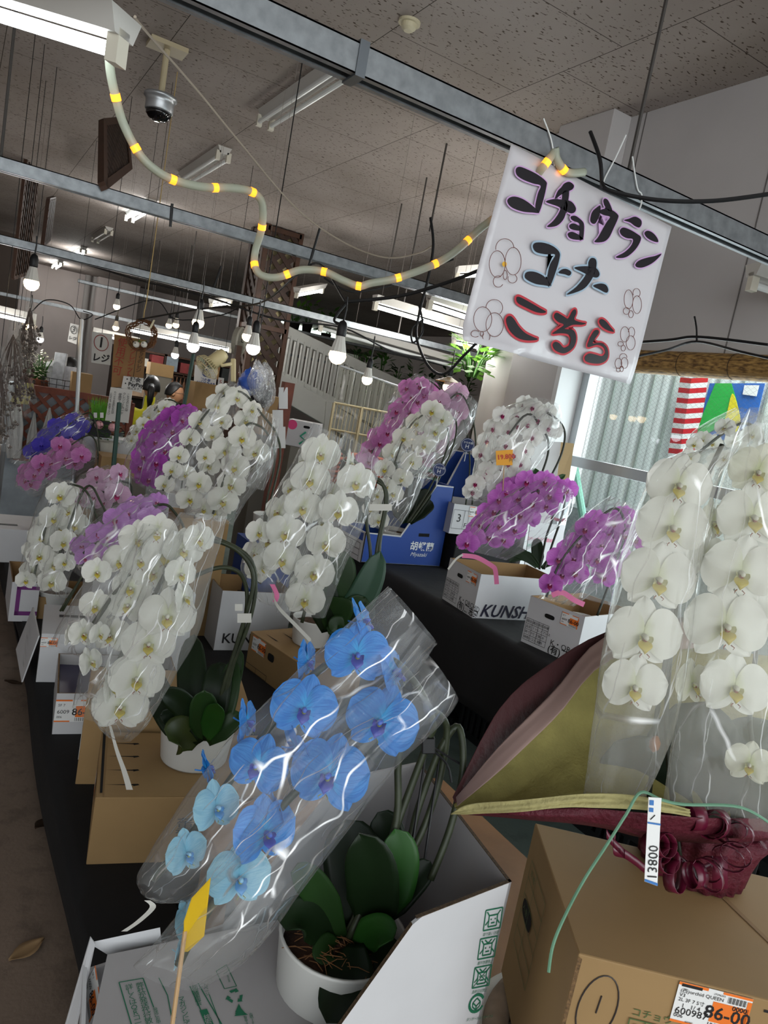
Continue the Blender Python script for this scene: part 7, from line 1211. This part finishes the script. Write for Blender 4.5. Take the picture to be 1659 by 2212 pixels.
# clear wrapped bouquets hanging at left
dryb = mat('dry_brown', '4a3a34', .8, noise=(20, .4))
for i, (x0, y0, x1, y1, r0, d, lb) in enumerate([(66, 650, 56, 780, .075, 4.9, 'clear wrapped bouquet hanging upside down under a rail at left'), (30, 700, 20, 890, .1, 4.6, 'dark dried bouquet in clear wrap at the left edge'), (2, 760, -8, 960, .1, 4.4, 'dried bouquet in clear wrap cut by the left edge'), (42, 690, 46, 860, .08, 5.2, 'brown dried bouquet in clear wrap behind the front one')]):
    a_, b_ = W(x0, y0, d), W(x1, y1, d); t = thing('wrapped_bouquet', a_, lb, 'bouquet', 'wrapped dried bouquets'); q = random.Random(i + 20); st = MB(); fl_ = MB()
    for k in range(22):
        e = b_ + RIGHT * q.uniform(-r0, r0) * .8 + FWD * q.uniform(-r0, r0) * .6 + UP * q.uniform(0, .25); st.tube([a_.lerp(b_, .12), a_.lerp(e, .6), e], .003, 4)
        for j in range(5): o_ = e + V((q.uniform(-.03, .03), q.uniform(-.03, .03), q.uniform(-.03, .05))); fl_.lathe([(0, -.01), (.011, 0), (0, .012)], o_, n=6)
    obj('stems', st, dryb, t); obj('flower_heads', fl_, [mat('dry_grey', '6a625c', .9, noise=(20, .4)), dryb][i % 2], t); obj('cellophane', MB().grid(lambda u_, v_: a_.lerp(b_, v_ * 1.12 - .06) + RIGHT * (math.cos(u_ * 6.283) * r0 * (.18 + 1.0 * v_) * (1 + .14 * math.sin(u_ * 44))) + FWD * (math.sin(u_ * 6.283) * r0 * (.18 + .8 * v_)), 44, 16, close=True), cello('film_bouquet', .05, .06, scale=40, bump=.7, crease=.35), t, True)
    obj('hanging_cord', MB().tube([a_ - Z * .04, V((a_.x, a_.y, HC))], .002, 5), black, t)
# grass pot, pink flowers, cartons and shelves behind
q_ = W(215, 908, 5.0); t = thing('grass_pot', V((q_.x, q_.y, q_.z)), 'bright green upright grass plant in a black pot by the notice sheet', 'plant'); g_ = MB(); q = random.Random(8)
for k in range(170): b = q_ + V((q.uniform(-.055, .055), q.uniform(-.05, .05), 0)); tp = b + V((q.uniform(-.05, .05), q.uniform(-.04, .04), q.uniform(.11, .17))); s_ = V((.003, 0, 0)); g_.add([b - s_, b + s_, tp], [(0, 1, 2)])
obj('grass_blades', g_, mat('grass_bright', '5fa02c', .6, trans=.3), t, kind='stuff'); obj('pot', MB().span((q_.x - .07, q_.y - .06, q_.z - .1), (q_.x + .07, q_.y + .06, q_.z + .005)), black, t)
for s_ in (-1, 1): obj('plant_label', MB().box(W(215 + s_ * 7 - 2, 897, 4.92), (.022, .002, .035), (RIGHT, FWD, UP)), stick_w, t)
pr = W(230, 960, 4.9); t = thing('pink_flower_pot', V((pr.x, pr.y, pr.z)), 'potted plant with two pale pink flower heads below the notice sheet', 'plant'); c = V((pr.x, pr.y, pr.z)); obj('pot', MB().lathe([(.06, -.06), (.08, .02), (.084, .02), (.07, .012)], c, n=20), mat('pot_cream', 'b9b5aa', .6), t)
fo = MB(); q = random.Random(12)
for k in range(90): a_ = q.uniform(0, 6.28); p_ = c + V((.1 * math.cos(a_) * q.random(), .08 * math.sin(a_) * q.random(), .02 + .1 * q.random())); d_ = V((math.cos(a_), math.sin(a_), .2)) * .035; s_ = V((-math.sin(a_), math.cos(a_), 0)) * .011; fo.add([p_, p_ + d_ * .5 + s_, p_ + d_, p_ + d_ * .5 - s_], [(0, 1, 2, 3)])
obj('foliage', fo, lm, t)
for (x, y) in ((214, 918), (243, 923)):
    cc = W(x, y, 4.85); fh = MB()
    for k in range(60): a_, b_ = q.uniform(0, 6.28), q.uniform(0, 3.0); n_ = V((math.sin(b_) * math.cos(a_), math.sin(b_) * math.sin(a_), math.cos(b_))); o_ = cc + n_ * .026; s_ = _n(n_.orthogonal()) * .011; s2 = n_.cross(s_); fh.add([o_ - s_, o_ - s2, o_ + s_, o_ + s2], [(0, 1, 2, 3)])
    fh.lathe([(0, -.02), (.022, 0), (0, .022)], cc, n=10); obj('flower_head', fh, mat('flower_palepink', 'd8a2a8', .6), t)
for i, (x, y, d, w_, h_, m, lb) in enumerate([(272, 1012, 4.6, .3, .12, kraft, 'brown carton below the pink flower pot'), (235, 970, 5.0, .34, .14, cwhite, 'white carton with handwriting under the pink flower pot'), (452, 880, 6.5, .3, .4, kraft, 'brown carton stack behind the person with glasses'), (590, 900, 4.7, .16, .25, kraft, 'brown carton left of the red wooden post'), (470, 905, 6.3, .16, .12, cwhite, 'pair of small white cartons below the delivery poster'), (350, 800, 9.6, .3, .16, kraft, 'brown carton on the far shelf right of the twig wreath'), (175, 840, 6.2, .16, .26, kraft, 'brown carton on the counter by the register signs')]):
    q_ = W(x, y, d); carton('cardboard_box', V((q_.x - w_ / 2, q_.y, max(0, q_.z - h_ / 2))), V((1, 0, 0)), w_, .22, h_, lb, m, closed=True); tag(obj('goods_stand', MB().span((q_.x - w_ / 2 + .01, q_.y + .01, 0), (q_.x + w_ / 2 - .01, q_.y + .21, max(.02, q_.z - h_ / 2 - .001))), gw), 'dark stand under the ' + ' '.join(lb.split()[:9]), 'stand')
t = thing('register_counter', W(330, 960, 6.6), 'pale register counter behind the orchids', 'counter'); q_ = W(330, 930, 6.9); obj('front', MB().span((W(215, 950, 6.3).x + .2, q_.y - .45, 0), (W(470, 950, 6.6).x, q_.y - .4, q_.z - .2)), mat('counter_white', 'a9aeb0', .6), t); obj('top', MB().span((W(215, 950, 6.3).x + .18, q_.y - .48, q_.z - .2), (W(470, 950, 6.6).x, q_.y + .1, q_.z - .17)), mat('counter_blue', '35527a', .5), t)
t = thing('back_shelf', W(400, 820, 10.6), 'tall shelf unit with hanging tools and goods behind the register', 'shelf'); q_ = W(360, 850, 10.6); zt = W(360, 765, 10.6).z
for x in (-.75, -.1, .55, 1.2): obj('upright', MB().span((q_.x + x, q_.y, 0), (q_.x + x + .04, q_.y + .35, zt)), woodk, t)
for z in (.5, .95, zt - .25, zt - .03): obj('shelf_board', MB().span((q_.x - .75, q_.y, z), (q_.x + 1.24, q_.y + .35, z + .025)), mat('lattice_frame', '5b3a23'), t)
obj('back_panel', MB().span((q_.x - .75, q_.y + .34, 0), (q_.x + 1.24, q_.y + .36, zt)), mat('shelf_back', '4a4440', .8, noise=(6, .4)), t)
q = random.Random(77); gcols = ['8a6844', 'b5b5b0', '3a4a68', '5a3a30', '77828a', '98806a', '2d3030', 'a8a49a', '7a3030']
def goods(n, f, lbf, grp):
    for k in range(n):
        x0, y0, z0, w_, h_, dp = f(k); cc = gcols[q.randrange(len(gcols))]; tag(obj('stock_box', MB().span((x0, y0, z0), (x0 + w_, y0 + dp, z0 + h_)), mat('goods_' + cc, cc, .7, noise=(14, .2)), bevel=.004), lbf, 'box', grp)
zs = [.525, .975, zt - .225]
goods(27, lambda k: (q_.x - .68 + (k % 9) * .205, q_.y - .02, zs[k // 9], .16, q.uniform(.1, .2), .2), 'small stock box on the dark shelf behind the register', 'stock on the back shelf')
t = thing('hat_rack', V((q_.x, q_.y, zt - .28)), 'row of dangling brown brushes under the far shelf', 'rack'); b = V((q_.x - .2, q_.y - .04, zt - .28)); f = MB(); f.tube([b, b + V((.5, 0, 0))], .012, 6); f.tube([b + V((.1, 0, 0)), b + V((.1, .06, .05))], .01, 5); f.tube([b + V((.4, 0, 0)), b + V((.4, .06, .05))], .01, 5); obj('rail', f, woodk, t)
for k in range(9): c = b + V((.03 + k * .055, 0, 0)); obj('brush', MB().lathe([(.006, 0), (.008, -.06), (.022, -.1), (.02, -.19), (.004, -.2)], c, n=8), mat('brush_brown', '6a4a36', .9, noise=(40, .4)), t)
pg = mat('pole_darkgreen', '24463e', .5)
for (xa, ya, xb, yb, d, lb) in ((418, 765, 392, 905, 5.3, 'dark green plant pole leaning behind the person with glasses'), (176, 690, 165, 905, 5.0, 'silver wrapped pole beside the register signs'), (258, 870, 245, 1010, 4.5, 'dark green pole below the notice sheet')): tag(obj('pole', MB().tube([W(xa, ya, d), W(xb, yb, d)] + ([W(xb, yb, d) + (W(xb, yb, d) - W(xa, ya, d)) * (W(xb, yb, d).z / (W(xa, ya, d).z - W(xb, yb, d).z))] if yb > 800 else []), .014, 8), alu if 'silver' in lb else pg), lb, 'pole')
# pipes, beam and duct on the back wall
for x, lb in ((186, 'left of two grey pipes on the back wall'), (203, 'right of two grey pipes on the back wall')): c = AY(x, 640, 19.5); tag(obj('wall_pipe', MB().tube([(c.x, 19.5, 0), (c.x, 19.5, HC)], .07, 12), mat('pipe_grey', 'a19c98', .5)), lb, 'pipe', kind='structure')
c = AY(235, 640, 19.4); struct('trim_3', MB().span((c.x - .3, 19.2, 0), (c.x + .65, 19.6, HC)), wall_p)
c = AY(30, 640, 15); struct('trim_4', MB().span((-4, 15, 1.9), (AY(45, 600, 15).x, 15.3, HC)), mat('beam_brown', '5d5048', .7))

# litter on the floor
dl = mat('dry_leaf', '3a2a1c', .9); dl2 = mat('straw_leaf', '8a6f4e', .9)
for px, py, w_, m_, lb in ((28, 1478, .04, dl, 'curled dark dry leaf on the floor left of the row, farther one'), (92, 1784, .045, dl, 'dark dry leaf on the floor beside the crate'), (57, 2058, .05, dl2, 'straw coloured dry leaf on the floor, nearest'), (78, 1522, .03, dl, 'small dark dry leaf on the floor by the white cartons'), (110, 1650, .03, dl, 'small brown scrap on the floor by the black cloth')):
    c = AZ(px, py, .001); a_ = px; e = V((math.cos(a_), math.sin(a_), 0)); e2 = V((-e.y, e.x, 0)); tag(obj('dry_leaf', MB().grid(lambda u_, v_: c + e * ((v_ - .5) * w_ * 1.8) + e2 * ((u_ - .5) * w_ * math.sin(math.pi * min(.96, max(.04, v_)))) + Z * (.002 + .012 * abs(u_ - .5) + .01 * v_ * v_), 5, 8), m_, smooth=True, solid=.001), lb, 'leaf')
# ---------------------------------------------------------------- lettering curves become meshes
bpy.context.view_layer.update(); dg = bpy.context.evaluated_depsgraph_get()
for o in [o for o in S.objects if o.type == 'FONT']:
    me = bpy.data.meshes.new_from_object(o.evaluated_get(dg)); nm = o.name; n = bpy.data.objects.new('lettering', me); link(n, o.parent); n.matrix_local = o.matrix_local.copy(); bpy.data.objects.remove(o)
